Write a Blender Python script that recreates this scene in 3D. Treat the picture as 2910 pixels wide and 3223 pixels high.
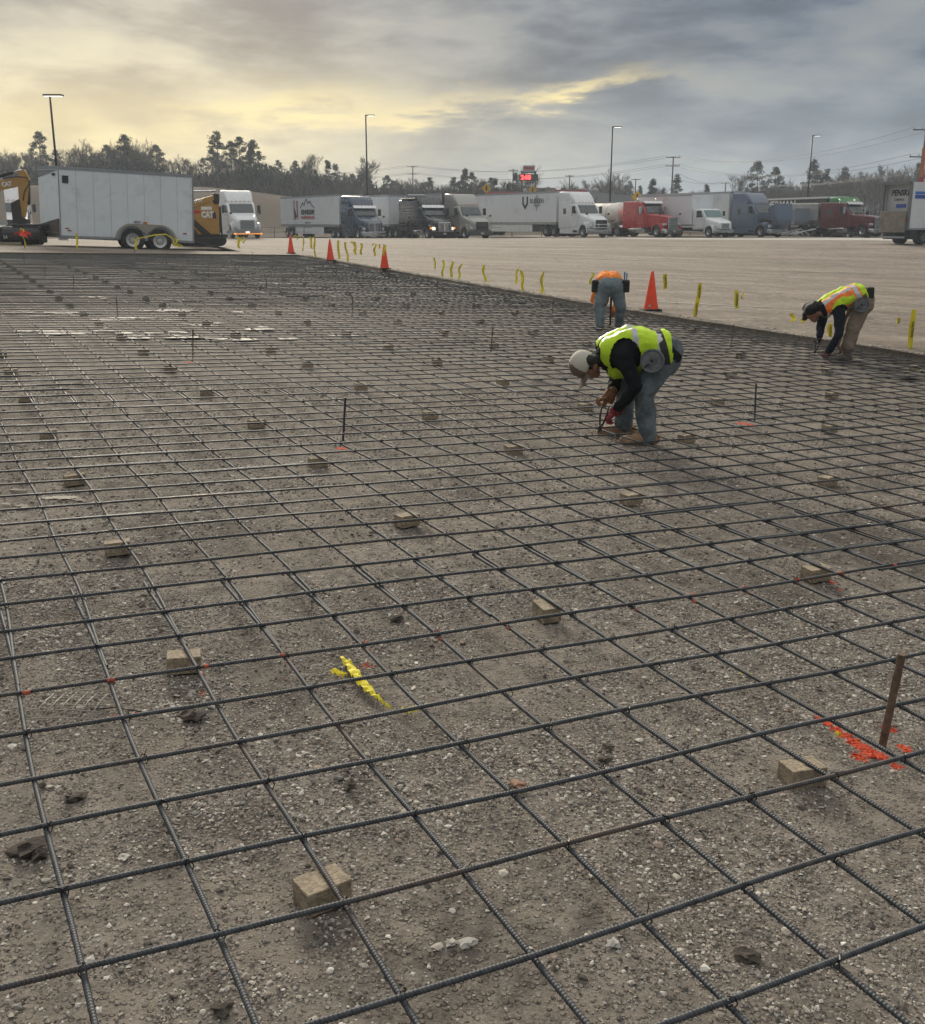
import bpy, bmesh, math, random
import numpy as np
from mathutils import Vector, Matrix, Quaternion, noise as mnoise

for o in list(bpy.data.objects):
    bpy.data.objects.remove(o, do_unlink=True)
scene = bpy.context.scene
C = scene.collection
R = math.radians
random.seed(7)
rng = np.random.default_rng(11)

# ------------------------------------------------------------------ camera
FPX, PITCH = 3374.3, 0.26413          # focal length in photo pixels (photo 2910 x 3223), pitch down
CZ = 1.652                             # eye height
cam_d = bpy.data.cameras.new('camera')
cam_d.sensor_fit = 'HORIZONTAL'
cam_d.sensor_width = 36.0
cam_d.lens = 36.0 * FPX / 2910.0
cam_d.clip_start = 0.05
cam_d.clip_end = 6000
cam = bpy.data.objects.new('camera', cam_d)
C.objects.link(cam)
cam.location = (0, 0, CZ)
cam.rotation_euler = (math.pi / 2 - PITCH, 0, 0)
scene.camera = cam

# ------------------------------------------------------------------ node helpers
def nd(nt, typ, ins=None, **props):
    n = nt.nodes.new(typ)
    for k, v in props.items():
        setattr(n, k, v)
    if ins:
        for k, v in ins.items():
            s = n.inputs[k]
            if isinstance(v, bpy.types.NodeSocket):
                nt.links.new(v, s)
            else:
                s.default_value = v
    return n

def mth(nt, op, a, b=0.0, c=0.0, clamp=False):
    n = nd(nt, 'ShaderNodeMath', {0: a, 1: b, 2: c}, operation=op)
    n.use_clamp = clamp
    return n.outputs[0]

def mapr(nt, v, a, b, c=0.0, d=1.0, smooth=True):
    n = nd(nt, 'ShaderNodeMapRange', {'Value': v, 'From Min': a, 'From Max': b, 'To Min': c, 'To Max': d})
    n.interpolation_type = 'SMOOTHSTEP' if smooth else 'LINEAR'
    return n.outputs[0]

def mixc(nt, f, a, b, blend='MIX'):
    n = nt.nodes.new('ShaderNodeMix')
    n.data_type = 'RGBA'
    n.blend_type = blend
    for idx, v in ((0, f), (6, a), (7, b)):
        if isinstance(v, bpy.types.NodeSocket):
            nt.links.new(v, n.inputs[idx])
        else:
            n.inputs[idx].default_value = v if idx == 0 else (tuple(v) + (1.0,))[:4]
    return n.outputs[2]

def vmath(nt, op, a, b=(0, 0, 0)):
    n = nd(nt, 'ShaderNodeVectorMath', {0: a, 1: b}, operation=op)
    return n

def noise_tex(nt, vec, scale, detail=4.0, rough=0.55, dist=0.0):
    n = nd(nt, 'ShaderNodeTexNoise', {'Scale': scale, 'Detail': detail, 'Roughness': rough, 'Distortion': dist})
    if vec is not None:
        nt.links.new(vec, n.inputs['Vector'])
    return n

def lin(c):
    c = c / 255.0
    return c / 12.92 if c <= 0.04045 else ((c + 0.055) / 1.055) ** 2.4

def S(r, g, b):
    return (lin(r), lin(g), lin(b))

# ------------------------------------------------------------------ sky
SUN_AZ, SUN_EL = R(-14), R(22)          # azimuth from straight ahead (left is negative)
SUN_DIR = Vector((math.sin(SUN_AZ) * math.cos(SUN_EL), math.cos(SUN_AZ) * math.cos(SUN_EL), math.sin(SUN_EL)))
world = bpy.data.worlds.new('World')
scene.world = world
world.use_nodes = True
wt = world.node_tree
wt.nodes.clear()
tc = nd(wt, 'ShaderNodeTexCoord')
D = vmath(wt, 'NORMALIZE', tc.outputs['Generated']).outputs[0]
sep = nd(wt, 'ShaderNodeSeparateXYZ', {0: D})
dx, dy, dz = sep.outputs
az = mth(wt, 'ARCTAN2', dx, dy)
el = mth(wt, 'ARCSINE', dz)
ga = mth(wt, 'MULTIPLY', mth(wt, 'SUBTRACT', az, R(-20)), 1.0 / R(17))
ge = mth(wt, 'MULTIPLY', mth(wt, 'SUBTRACT', el, R(3.6)), 1.0 / R(6.0))
glow = mth(wt, 'POWER', 2.718, mth(wt, 'MULTIPLY', mth(wt, 'ADD', mth(wt, 'MULTIPLY', ga, ga), mth(wt, 'MULTIPLY', ge, ge)), -1.0))
# cloud layers, flattened towards the horizon
sq = nd(wt, 'ShaderNodeMapping', {'Vector': D, 'Scale': (1.0, 1.0, 2.9), 'Location': (0.35, 0.2, 0.13), 'Rotation': (0, R(-7), 0)})
n_big = noise_tex(wt, sq.outputs[0], 5.6, 6, 0.56, 0.15).outputs[0]
sq2 = nd(wt, 'ShaderNodeMapping', {'Vector': D, 'Scale': (1.0, 1.0, 4.2), 'Location': (3.1, 0.7, 0.4), 'Rotation': (0, R(-9), 0)})
n_str = noise_tex(wt, sq2.outputs[0], 10.0, 7, 0.6, 0.2).outputs[0]
cl = mth(wt, 'ADD', mth(wt, 'MULTIPLY', n_big, 0.62), mth(wt, 'MULTIPLY', n_str, 0.38))
cloud = mapr(wt, cl, 0.37, 0.61)                        # 0 thick cloud, 1 thin cloud
hz = mapr(wt, dz, 0.0, 0.16)                            # height over the horizon
thick = mixc(wt, hz, S(124, 138, 149), S(58, 72, 90))
thin = mixc(wt, hz, S(152, 165, 175), S(98, 114, 133))
cool = mixc(wt, cloud, thick, thin)
w_thick = mixc(wt, hz, S(200, 188, 150), S(146, 139, 122))
w_thin = mixc(wt, hz, S(236, 220, 170), S(222, 212, 178))
warm = mixc(wt, cloud, w_thick, w_thin)
glow_n = mth(wt, 'ADD', glow, mth(wt, 'MULTIPLY', mth(wt, 'SUBTRACT', cl, 0.5), 1.1), clamp=True)
col = mixc(wt, glow_n, cool, warm)
# breaks where the low sun lights the cloud edges: (azimuth deg, elevation deg, half width, half height, tilt, gain)
for (baz, bel, bw, bh, tilt, gain) in ((-9.0, 5.6, 5.5, 1.0, 0.05, 0.95), (5.2, 6.2, 3.6, 0.42, 0.22, 1.2),
                                       (-1.5, 5.4, 4.5, 0.5, 0.08, 0.8), (-20.0, 4.2, 6.0, 1.8, 0.0, 0.45)):
    a = mth(wt, 'MULTIPLY', mth(wt, 'SUBTRACT', az, R(baz)), 1.0 / R(bw))
    e0 = mth(wt, 'SUBTRACT', el, R(bel))
    e0 = mth(wt, 'SUBTRACT', e0, mth(wt, 'MULTIPLY', mth(wt, 'SUBTRACT', az, R(baz)), tilt))
    e0 = mth(wt, 'ADD', e0, mth(wt, 'MULTIPLY', mth(wt, 'SUBTRACT', n_str, 0.5), 0.09))
    e = mth(wt, 'MULTIPLY', e0, 1.0 / R(bh))
    d2 = mth(wt, 'ADD', mth(wt, 'MULTIPLY', a, a), mth(wt, 'MULTIPLY', e, e))
    g = mth(wt, 'POWER', 2.718, mth(wt, 'MULTIPLY', d2, -1.0))
    g = mth(wt, 'MULTIPLY', g, mapr(wt, n_str, 0.38, 0.62, 0.35, gain))
    g = mth(wt, 'MULTIPLY', g, 1.0, clamp=True)
    col = mixc(wt, g, col, S(246, 226, 162))
# overcast dome: brighter overhead than at the horizon
zen = mapr(wt, dz, 0.17, 0.9, 1.0, 4.6)
col = mixc(wt, mapr(wt, dz, 0.16, 0.5), col, S(118, 117, 115))
colz = vmath(wt, 'SCALE', col)
wt.links.new(zen, colz.inputs['Scale'])
sky = nd(wt, 'ShaderNodeTexSky')
sky.sky_type = 'NISHITA'
sky.sun_disc = False
sky.sun_elevation = SUN_EL
sky.sun_rotation = SUN_AZ
sky.dust_density = 3.0
bg_sky = nd(wt, 'ShaderNodeBackground', {'Color': sky.outputs[0], 'Strength': 0.05})
bg_cl = nd(wt, 'ShaderNodeBackground', {'Color': colz.outputs[0], 'Strength': 0.41})
mixs = nd(wt, 'ShaderNodeMixShader', {0: 0.96, 1: bg_sky.outputs[0], 2: bg_cl.outputs[0]})
world.cycles.sampling_method = 'MANUAL'
world.cycles.sample_map_resolution = 512
wo = nd(wt, 'ShaderNodeOutputWorld', {'Surface': mixs.outputs[0]})

sun_d = bpy.data.lights.new('sun', 'SUN')
sun_d.energy = 1.5
sun_d.angle = R(22)
sun_d.color = (1.0, 0.90, 0.74)
sun = bpy.data.objects.new('sun', sun_d)
C.objects.link(sun)
sun.rotation_euler = (-SUN_DIR).to_track_quat('-Z', 'Y').to_euler()

scene.view_settings.view_transform = 'Standard'
scene.view_settings.look = 'None'
scene.view_settings.gamma = 1.0
scene.view_settings.exposure = 1.42
scene.view_settings.use_curve_mapping = False
scene.render.engine = 'CYCLES'
scene.cycles.use_denoising = True
scene.cycles.max_bounces = 5
scene.cycles.diffuse_bounces = 2
scene.cycles.glossy_bounces = 3
scene.cycles.transparent_max_bounces = 6
scene.cycles.caustics_reflective = False
scene.cycles.caustics_refractive = False

# ------------------------------------------------------------------ site layout
SLOPE = -0.03826                       # the whole site falls gently to the right
GX0, GY0, GSX, GSY, GYAW = -1.484, 3.2842, 0.30717, 0.30283, 0.46228
UI = (math.cos(GYAW), math.sin(GYAW))
UJ = (math.sin(GYAW), -math.cos(GYAW))

def grid(u, v):
    """rebar grid (u across, v towards the viewer) to world x, y"""
    return (GX0 + u * GSX * UI[0] + v * GSY * UJ[0], GY0 + u * GSX * UI[1] + v * GSY * UJ[1])

def grid_inv(x, y):
    rx, ry = x - GX0, y - GY0
    return ((rx * UI[0] + ry * UI[1]) / GSX, (rx * UJ[0] + ry * UJ[1]) / GSY)

def u_edge(v):
    return 39.0 + min(max((-45.0 - v) / 82.0, 0.0), 1.0) * 5.0

def v_edge(u):
    return -126.7 + (44.0 - u) * 0.347

def sstep(t):
    t = min(max(t, 0.0), 1.0)
    return t * t * (3 - 2 * t)

def zp(x, y):
    return SLOPE * x

def zl(x, y):
    """height of the parking lot"""
    t = sstep((y - 40.0) / 45.0)
    xc = min(max(x, -30.0), 30.0)
    z = (SLOPE * xc + 0.15) * (1 - t) + 0.30 * t
    return z - 0.30 * sstep((y - 96.0) / 8.0) * sstep((10.0 - x) / 10.0)

DS = 2910.0 / 1820.0
def gp(xd, yd, h=0.0):
    """point of the excavated floor seen at a given place of the 1820 px wide photo"""
    c, s = math.cos(PITCH), math.sin(PITCH)
    rx, ry = (xd * DS - 1455.0) / FPX, (yd * DS - 1611.5) / FPX
    w = (rx, c - ry * s, -s - ry * c)
    t = (h - CZ) / (w[2] - SLOPE * w[0])
    return Vector((w[0] * t, w[1] * t, CZ + w[2] * t))

def at(xd, yd, Y):
    c, s = math.cos(PITCH), math.sin(PITCH)
    rx, ry = (xd * DS - 1455.0) / FPX, (yd * DS - 1611.5) / FPX
    w = (rx, c - ry * s, -s - ry * c)
    t = Y / w[1]
    return Vector((w[0] * t, Y, CZ + w[2] * t))

# ------------------------------------------------------------------ materials
MATS = {}
def mat(name, col, rough=0.6, metal=0.0, var=0.12, vscale=6.0, bump=0.0, bscale=60.0, spec=0.5, coat=0.0, dirt=None, dscale=3.0, damt=0.5):
    if name in MATS:
        return MATS[name]
    m = bpy.data.materials.new(name)
    m.use_nodes = True
    nt = m.node_tree
    b = nt.nodes['Principled BSDF']
    t = nd(nt, 'ShaderNodeTexCoord')
    n = noise_tex(nt, t.outputs['Object'], vscale, 5, 0.6)
    k = mapr(nt, n.outputs[0], 0.3, 0.7, 1 - var, 1 + var, False)
    cc = vmath(nt, 'SCALE', tuple(col))
    nt.links.new(k, cc.inputs['Scale'])
    c = cc.outputs[0]
    if dirt is not None:
        n2 = noise_tex(nt, t.outputs['Object'], dscale, 6, 0.65, 0.3)
        f = mapr(nt, n2.outputs[0], 0.5, 0.72, 0, damt)
        c = mixc(nt, f, c, dirt)
    nt.links.new(c, b.inputs['Base Color'])
    rr = mapr(nt, n.outputs[0], 0.3, 0.7, max(rough - 0.08, 0.02), min(rough + 0.08, 1), False)
    nt.links.new(rr, b.inputs['Roughness'])
    b.inputs['Metallic'].default_value = metal
    b.inputs['Specular IOR Level'].default_value = spec
    if coat:
        b.inputs['Coat Weight'].default_value = coat
        b.inputs['Coat Roughness'].default_value = 0.08
    if bump > 0:
        n3 = noise_tex(nt, t.outputs['Object'], bscale, 5, 0.6)
        bp = nd(nt, 'ShaderNodeBump', {'Strength': bump, 'Distance': 0.01, 'Height': n3.outputs[0]})
        nt.links.new(bp.outputs[0], b.inputs['Normal'])
    MATS[name] = m
    return m

def emat(name, col, strength):
    if name in MATS:
        return MATS[name]
    m = bpy.data.materials.new(name)
    m.use_nodes = True
    b = m.node_tree.nodes['Principled BSDF']
    b.inputs['Base Color'].default_value = tuple(col) + (1,)
    b.inputs['Emission Color'].default_value = tuple(col) + (1,)
    b.inputs['Emission Strength'].default_value = strength
    MATS[name] = m
    return m

# ------------------------------------------------------------------ mesh helpers
def tag(o, label=None, cat=None, group=None, kind=None):
    if label: o['label'] = label
    if cat: o['category'] = cat
    if group: o['group'] = group
    if kind: o['kind'] = kind
    return o

def empty(name, loc=(0, 0, 0), rz=0.0, rot=None):
    o = bpy.data.objects.new(name, None)
    o.empty_display_size = 0.2
    C.objects.link(o)
    o.location = loc
    o.rotation_euler = rot if rot else (0, 0, rz)
    return o

def link(name, me, parent=None):
    o = bpy.data.objects.new(name, me)
    C.objects.link(o)
    if parent is not None:
        o.parent = parent
    return o

def np_mesh(name, V, F, mats, smooth=True, mi=None):
    """F: (n,k) int array of equal sized faces"""
    me = bpy.data.meshes.new(name)
    V = np.asarray(V, dtype=np.float32)
    F = np.asarray(F, dtype=np.int32)
    k = F.shape[1]
    me.vertices.add(len(V))
    me.vertices.foreach_set('co', V.ravel())
    me.loops.add(F.size)
    me.loops.foreach_set('vertex_index', F.ravel())
    me.polygons.add(len(F))
    me.polygons.foreach_set('loop_start', np.arange(0, F.size, k, dtype=np.int32))
    me.polygons.foreach_set('loop_total', np.full(len(F), k, dtype=np.int32))
    if mi is not None:
        me.polygons.foreach_set('material_index', np.asarray(mi, dtype=np.int32))
    me.polygons.foreach_set('use_smooth', np.full(len(F), smooth, dtype=bool))
    me.update(calc_edges=True)
    for m in (mats if isinstance(mats, (list, tuple)) else [mats]):
        me.materials.append(m)
    return me

class MB:
    def __init__(s):
        s.v, s.f, s.m = [], [], []
        s.mi = 0
    def add(s, vs, fs):
        b = len(s.v)
        s.v.extend([tuple(v) for v in vs])
        for f in fs:
            s.f.append(tuple(b + i for i in f))
            s.m.append(s.mi)
        return s
    def box(s, x0, x1, y0, y1, z0, z1):
        v = [(x0, y0, z0), (x1, y0, z0), (x1, y1, z0), (x0, y1, z0), (x0, y0, z1), (x1, y0, z1), (x1, y1, z1), (x0, y1, z1)]
        f = [(0, 3, 2, 1), (4, 5, 6, 7), (0, 1, 5, 4), (1, 2, 6, 5), (2, 3, 7, 6), (3, 0, 4, 7)]
        return s.add(v, f)
    def cbox(s, c, size, rot=None):
        hx, hy, hz_ = size[0] / 2, size[1] / 2, size[2] / 2
        v = [Vector((a * hx, b * hy, d * hz_)) for d in (-1, 1) for a, b in ((-1, -1), (1, -1), (1, 1), (-1, 1))]
        if rot is not None:
            v = [rot @ p for p in v]
        v = [p + Vector(c) for p in v]
        f = [(0, 3, 2, 1), (4, 5, 6, 7), (0, 1, 5, 4), (1, 2, 6, 5), (2, 3, 7, 6), (3, 0, 4, 7)]
        return s.add(v, f)
    def prism(s, prof, y0, y1, axis='y'):
        """profile in x,z extruded over y (axis 'y'), or in x,y over z (axis 'z'), or in y,z over x ('x')"""
        n = len(prof)
        def P(a, b, t):
            return (a, t, b) if axis == 'y' else ((a, b, t) if axis == 'z' else (t, a, b))
        v = [P(a, b, y0) for a, b in prof] + [P(a, b, y1) for a, b in prof]
        f = [tuple(range(n)), tuple(reversed(range(n, 2 * n)))]
        f += [(i, n + i, n + (i + 1) % n, (i + 1) % n) for i in range(n)]
        return s.add(v, f)
    def rings(s, rs, cap=True, closed=True):
        n = len(rs[0])
        v = [p for r in rs for p in r]
        f = []
        for k in range(len(rs) - 1):
            for i in range(n if closed else n - 1):
                j = (i + 1) % n
                f.append((k * n + i, k * n + j, (k + 1) * n + j, (k + 1) * n + i))
        if cap:
            f.append(tuple(reversed(range(n))))
            f.append(tuple(range((len(rs) - 1) * n, len(rs) * n)))
        return s.add(v, f)
    def loftx(s, secs, seg=4):
        """rounded rectangles along x: (x, half width, z0, z1, corner radius)"""
        rs = []
        for (x, w, z0, z1, r) in secs:
            r = min(r, w * 0.98, (z1 - z0) * 0.49)
            ring = []
            for (cy, cz, a0) in ((w - r, z1 - r, 0), (-(w - r), z1 - r, 90), (-(w - r), z0 + r, 180), (w - r, z0 + r, 270)):
                for k in range(seg + 1):
                    a = R(a0 + 90.0 * k / seg)
                    ring.append((x, cy + r * math.cos(a), cz + r * math.sin(a)))
            rs.append(ring)
        return s.rings(rs)
    def tube(s, pts, rad, n=8, cap=True):
        pts = [Vector(p) for p in pts]
        if not isinstance(rad, (list, tuple)):
            rad = [rad] * len(pts)
        rs = []
        prev = None
        for i, p in enumerate(pts):
            d = (pts[min(i + 1, len(pts) - 1)] - pts[max(i - 1, 0)])
            if d.length < 1e-9: d = Vector((0, 0, 1))
            d.normalize()
            if prev is None:
                a = Vector((0, 0, 1)) if abs(d.z) < 0.9 else Vector((1, 0, 0))
                u = d.cross(a).normalized()
            else:
                u = (prev - d * prev.dot(d))
                u = u.normalized() if u.length > 1e-6 else d.orthogonal().normalized()
            prev = u
            w = d.cross(u)
            rs.append([p + (u * math.cos(2 * math.pi * k / n) + w * math.sin(2 * math.pi * k / n)) * rad[i] for k in range(n)])
        return s.rings(rs, cap)
    def cyl(s, p0, p1, r, n=12, r1=None):
        return s.tube([p0, p1], [r, r if r1 is None else r1], n)
    def capsule(s, pts, rad, n=12):
        """closed tube with rounded ends (for bodies)"""
        pts = [Vector(p) for p in pts]
        a = (pts[0] - pts[1]).normalized(); b = (pts[-1] - pts[-2]).normalized()
        P, Q = [], []
        for k in (0.98, 0.75, 0.4):
            P.append(pts[0] + a * rad[0] * k); Q.append(rad[0] * math.sqrt(max(1 - k * k, 0.0)))
        P += pts; Q += list(rad)
        for k in (0.4, 0.75, 0.98):
            P.append(pts[-1] + b * rad[-1] * k); Q.append(rad[-1] * math.sqrt(max(1 - k * k, 0.0)))
        return s.tube(P, Q, n)
    def lathe(s, prof, n=24, axis='y', c=(0, 0, 0)):
        """profile (radius, offset along the axis)"""
        rs = []
        for (r, t) in prof:
            ring = []
            for k in range(n):
                a = 2 * math.pi * k / n
                x, y = r * math.cos(a), r * math.sin(a)
                p = (x, t, y) if axis == 'y' else ((x, y, t) if axis == 'z' else (t, x, y))
                ring.append((p[0] + c[0], p[1] + c[1], p[2] + c[2]))
            rs.append(ring)
        return s.rings(rs)
    def quad(s, a, b, c, d):
        return s.add([a, b, c, d], [(0, 1, 2, 3)])
    def slab(s, pts, th):
        """thin solid from a planar polygon"""
        pts = [Vector(p) for p in pts]
        n = (pts[1] - pts[0]).cross(pts[2] - pts[0]).normalized() * th
        k = len(pts)
        v = pts + [p - n for p in pts]
        f = [tuple(range(k)), tuple(reversed(range(k, 2 * k)))]
        f += [(i, k + i, k + (i + 1) % k, (i + 1) % k) for i in range(k)]
        return s.add(v, f)
    def xf(s, M, start=0):
        s.v[start:] = [tuple(M @ Vector(p)) for p in s.v[start:]]
        return s
    def mesh(s, name, mats, smooth=False, fix=True):
        me = bpy.data.meshes.new(name)
        me.from_pydata(s.v, [], s.f)
        for m in (mats if isinstance(mats, (list, tuple)) else [mats]):
            me.materials.append(m)
        for p, k in zip(me.polygons, s.m):
            p.material_index = k
        if fix:
            bm = bmesh.new(); bm.from_mesh(me)
            bmesh.ops.recalc_face_normals(bm, faces=bm.faces)
            bm.to_mesh(me); bm.free()
        if smooth:
            me.polygons.foreach_set('use_smooth', np.ones(len(me.polygons), dtype=bool))
        me.update()
        return me
    def build(s, name, mats, parent=None, smooth=False, bevel=0.0, seg=2, auto=None):
        me = s.mesh(name, mats, smooth)
        o = link(name, me, parent)
        if bevel > 0:
            b = o.modifiers.new('bevel', 'BEVEL')
            b.width = bevel; b.segments = seg; b.limit_method = 'ANGLE'; b.angle_limit = R(35)
        if smooth and auto:
            me.set_sharp_from_angle(angle=R(auto))
        return o

def dup(o, parent=None, loc=None, rz=None):
    """copy of a thing with its parts and sub-parts, mesh data shared"""
    c = o.copy()
    C.objects.link(c)
    if parent is not None: c.parent = parent
    if loc is not None: c.location = loc
    if rz is not None: c.rotation_euler = (c.rotation_euler[0], c.rotation_euler[1], rz)
    for ch in list(o.children):
        dup(ch, c)
    return c

def text(name, body, size, M, material, parent=None, shear=0.0, bold=0.0, width=None, extrude=0.004, align='CENTER', spacing=1.0):
    cu = bpy.data.curves.new(name, 'FONT')
    cu.body = body; cu.size = size; cu.align_x = align; cu.align_y = 'CENTER'
    cu.shear = shear; cu.offset = bold; cu.extrude = extrude; cu.resolution_u = 2
    cu.space_character = spacing
    tmp = bpy.data.objects.new('tmp', cu)
    C.objects.link(tmp)
    dg = bpy.context.evaluated_depsgraph_get()
    me = bpy.data.meshes.new_from_object(tmp.evaluated_get(dg))
    bpy.data.objects.remove(tmp, do_unlink=True)
    if width:
        xs = [v.co.x for v in me.vertices]
        k = width / max(max(xs) - min(xs), 1e-6)
        for v in me.vertices: v.co.x *= k
    me.materials.clear(); me.materials.append(material)
    o = link(name, me, parent)
    o.matrix_local = M
    return o

def M4(xa, ya, loc):
    """matrix with given x and y axes"""
    xa = Vector(xa).normalized(); ya = Vector(ya).normalized(); za = xa.cross(ya)
    m = Matrix((xa, ya, za)).transposed().to_4x4()
    m.translation = Vector(loc)
    return m

rubber = mat('tyre rubber', (0.018, 0.018, 0.02), 0.85, var=0.3)
black_metal = mat('black painted metal', (0.02, 0.02, 0.022), 0.5)
chrome = mat('bright metal', (0.55, 0.56, 0.58), 0.22, 1.0)
alu = mat('dull aluminium', (0.42, 0.43, 0.44), 0.42, 0.8, dirt=(0.16, 0.14, 0.12), damt=0.35)
glass = mat('dark window glass', (0.03, 0.045, 0.05), 0.06, spec=0.8)
white_paint = mat('white truck paint', (0.76, 0.79, 0.80), 0.35, coat=0.3, dirt=(0.36, 0.34, 0.31), damt=0.3)
amber = emat('amber lamp', (1.0, 0.35, 0.05), 0.45)
amber_off = mat('amber lens', (0.55, 0.18, 0.03), 0.3)
red_lens = mat('red lens', (0.35, 0.02, 0.015), 0.3)
lens = mat('headlight lens', (0.55, 0.58, 0.6), 0.12, spec=0.8)
lamp_on = emat('lit headlight', (1.0, 0.93, 0.8), 0.4)
# ------------------------------------------------------------------ numeric noise
_perm = rng.random((256, 256)).astype(np.float32)
def vn(x, y):
    x = np.asarray(x, dtype=np.float64); y = np.asarray(y, dtype=np.float64)
    xi = np.floor(x).astype(np.int64); yi = np.floor(y).astype(np.int64)
    fx = x - xi; fy = y - yi
    fx = fx * fx * (3 - 2 * fx); fy = fy * fy * (3 - 2 * fy)
    a = _perm[xi & 255, yi & 255]; b = _perm[(xi + 1) & 255, yi & 255]
    c = _perm[xi & 255, (yi + 1) & 255]; d = _perm[(xi + 1) & 255, (yi + 1) & 255]
    return (a * (1 - fx) + b * fx) * (1 - fy) + (c * (1 - fx) + d * fx) * fy - 0.5

def fbm(x, y, s, octv=4):
    t = 0.0; a = 1.0
    for k in range(octv):
        t = t + a * vn(x * s + 17.3 * k, y * s + 5.1 * k)
        s *= 2.03; a *= 0.52
    return t

def ground_h(x, y):
    return SLOPE * x + 0.016 * fbm(x, y, 1.1, 3) + 0.012 * fbm(x + 40, y, 5.5, 4) + 0.010 * np.abs(fbm(x * .8 + 7, y * 1.4, 2.6, 2)) - 0.010

# ------------------------------------------------------------------ orange layout paint: places of the spray marks on the floor
PAINT = []     # (x, y, radius, strength)
for (xd, yd, r, k) in ((1610, 1410, .020, .9), (1628, 1422, .024, 1), (1645, 1434, .028, 1), (1662, 1446, .032, 1), (1680, 1458, .034, 1), (1697, 1468, .036, 1),
                       (1712, 1478, .040, 1), (1690, 1487, .034, .9), (1735, 1486, .034, .9), (1765, 1502, .026, .9), (1750, 1432, .030, .9), (1778, 1468, .028, .9), (1786, 1474, .024, .8),
                       (672, 880, .055, .85), (1460, 832, .07, .85), (1475, 834, .06, .8), (372, 712, .06, .7), (720, 1308, .045, .5), (562, 1330, .040, .45), (402, 1362, .04, .4),
                       (262, 1402, .045, .45), (225, 1404, .03, .5), (1505, 1190, .06, .25), (1645, 1155, .05, .4), (1545, 1395, .03, .3), (960, 700, .07, .5), (1640, 1142, .03, .6),
                       (965, 1538, .030, .0), (770, 1160, .05, .3), (1480, 1240, .06, .3)):
    p = gp(xd, yd)
    PAINT.append((p.x, p.y, r, k))

def paint_np(x, y):
    k = np.zeros(len(x))
    for (px, py, r, s_) in PAINT:
        if s_ > 0: k = np.maximum(k, s_ * np.clip((1.5 - np.hypot(x - px, y - py) / r) / 1.2, 0, 1))
    return k

def paint_mask(nt, pos):
    """painted where spray hit: union of soft discs broken up by noise"""
    flat = nd(nt, 'ShaderNodeSeparateXYZ', {0: pos})
    xy = nd(nt, 'ShaderNodeCombineXYZ', {0: flat.outputs[0], 1: flat.outputs[1], 2: 0.0}).outputs[0]
    tot = None
    for (x, y, r, k) in PAINT:
        if k < 0.5: continue
        d = vmath(nt, 'DISTANCE', xy, (x, y, 0)).outputs['Value']
        g = mapr(nt, d, r * 1.5, r * 0.3, 0.0, k)
        tot = g if tot is None else mth(nt, 'MAXIMUM', tot, g)
    n = noise_tex(nt, xy, 90.0, 4, 0.7).outputs[0]
    return mapr(nt, mth(nt, 'ADD', tot, mth(nt, 'MULTIPLY', mth(nt, 'SUBTRACT', n, 0.5), 1.9)), 0.50, 0.70, 0, 0.9)

ORANGE = (0.68, 0.085, 0.035)

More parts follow.
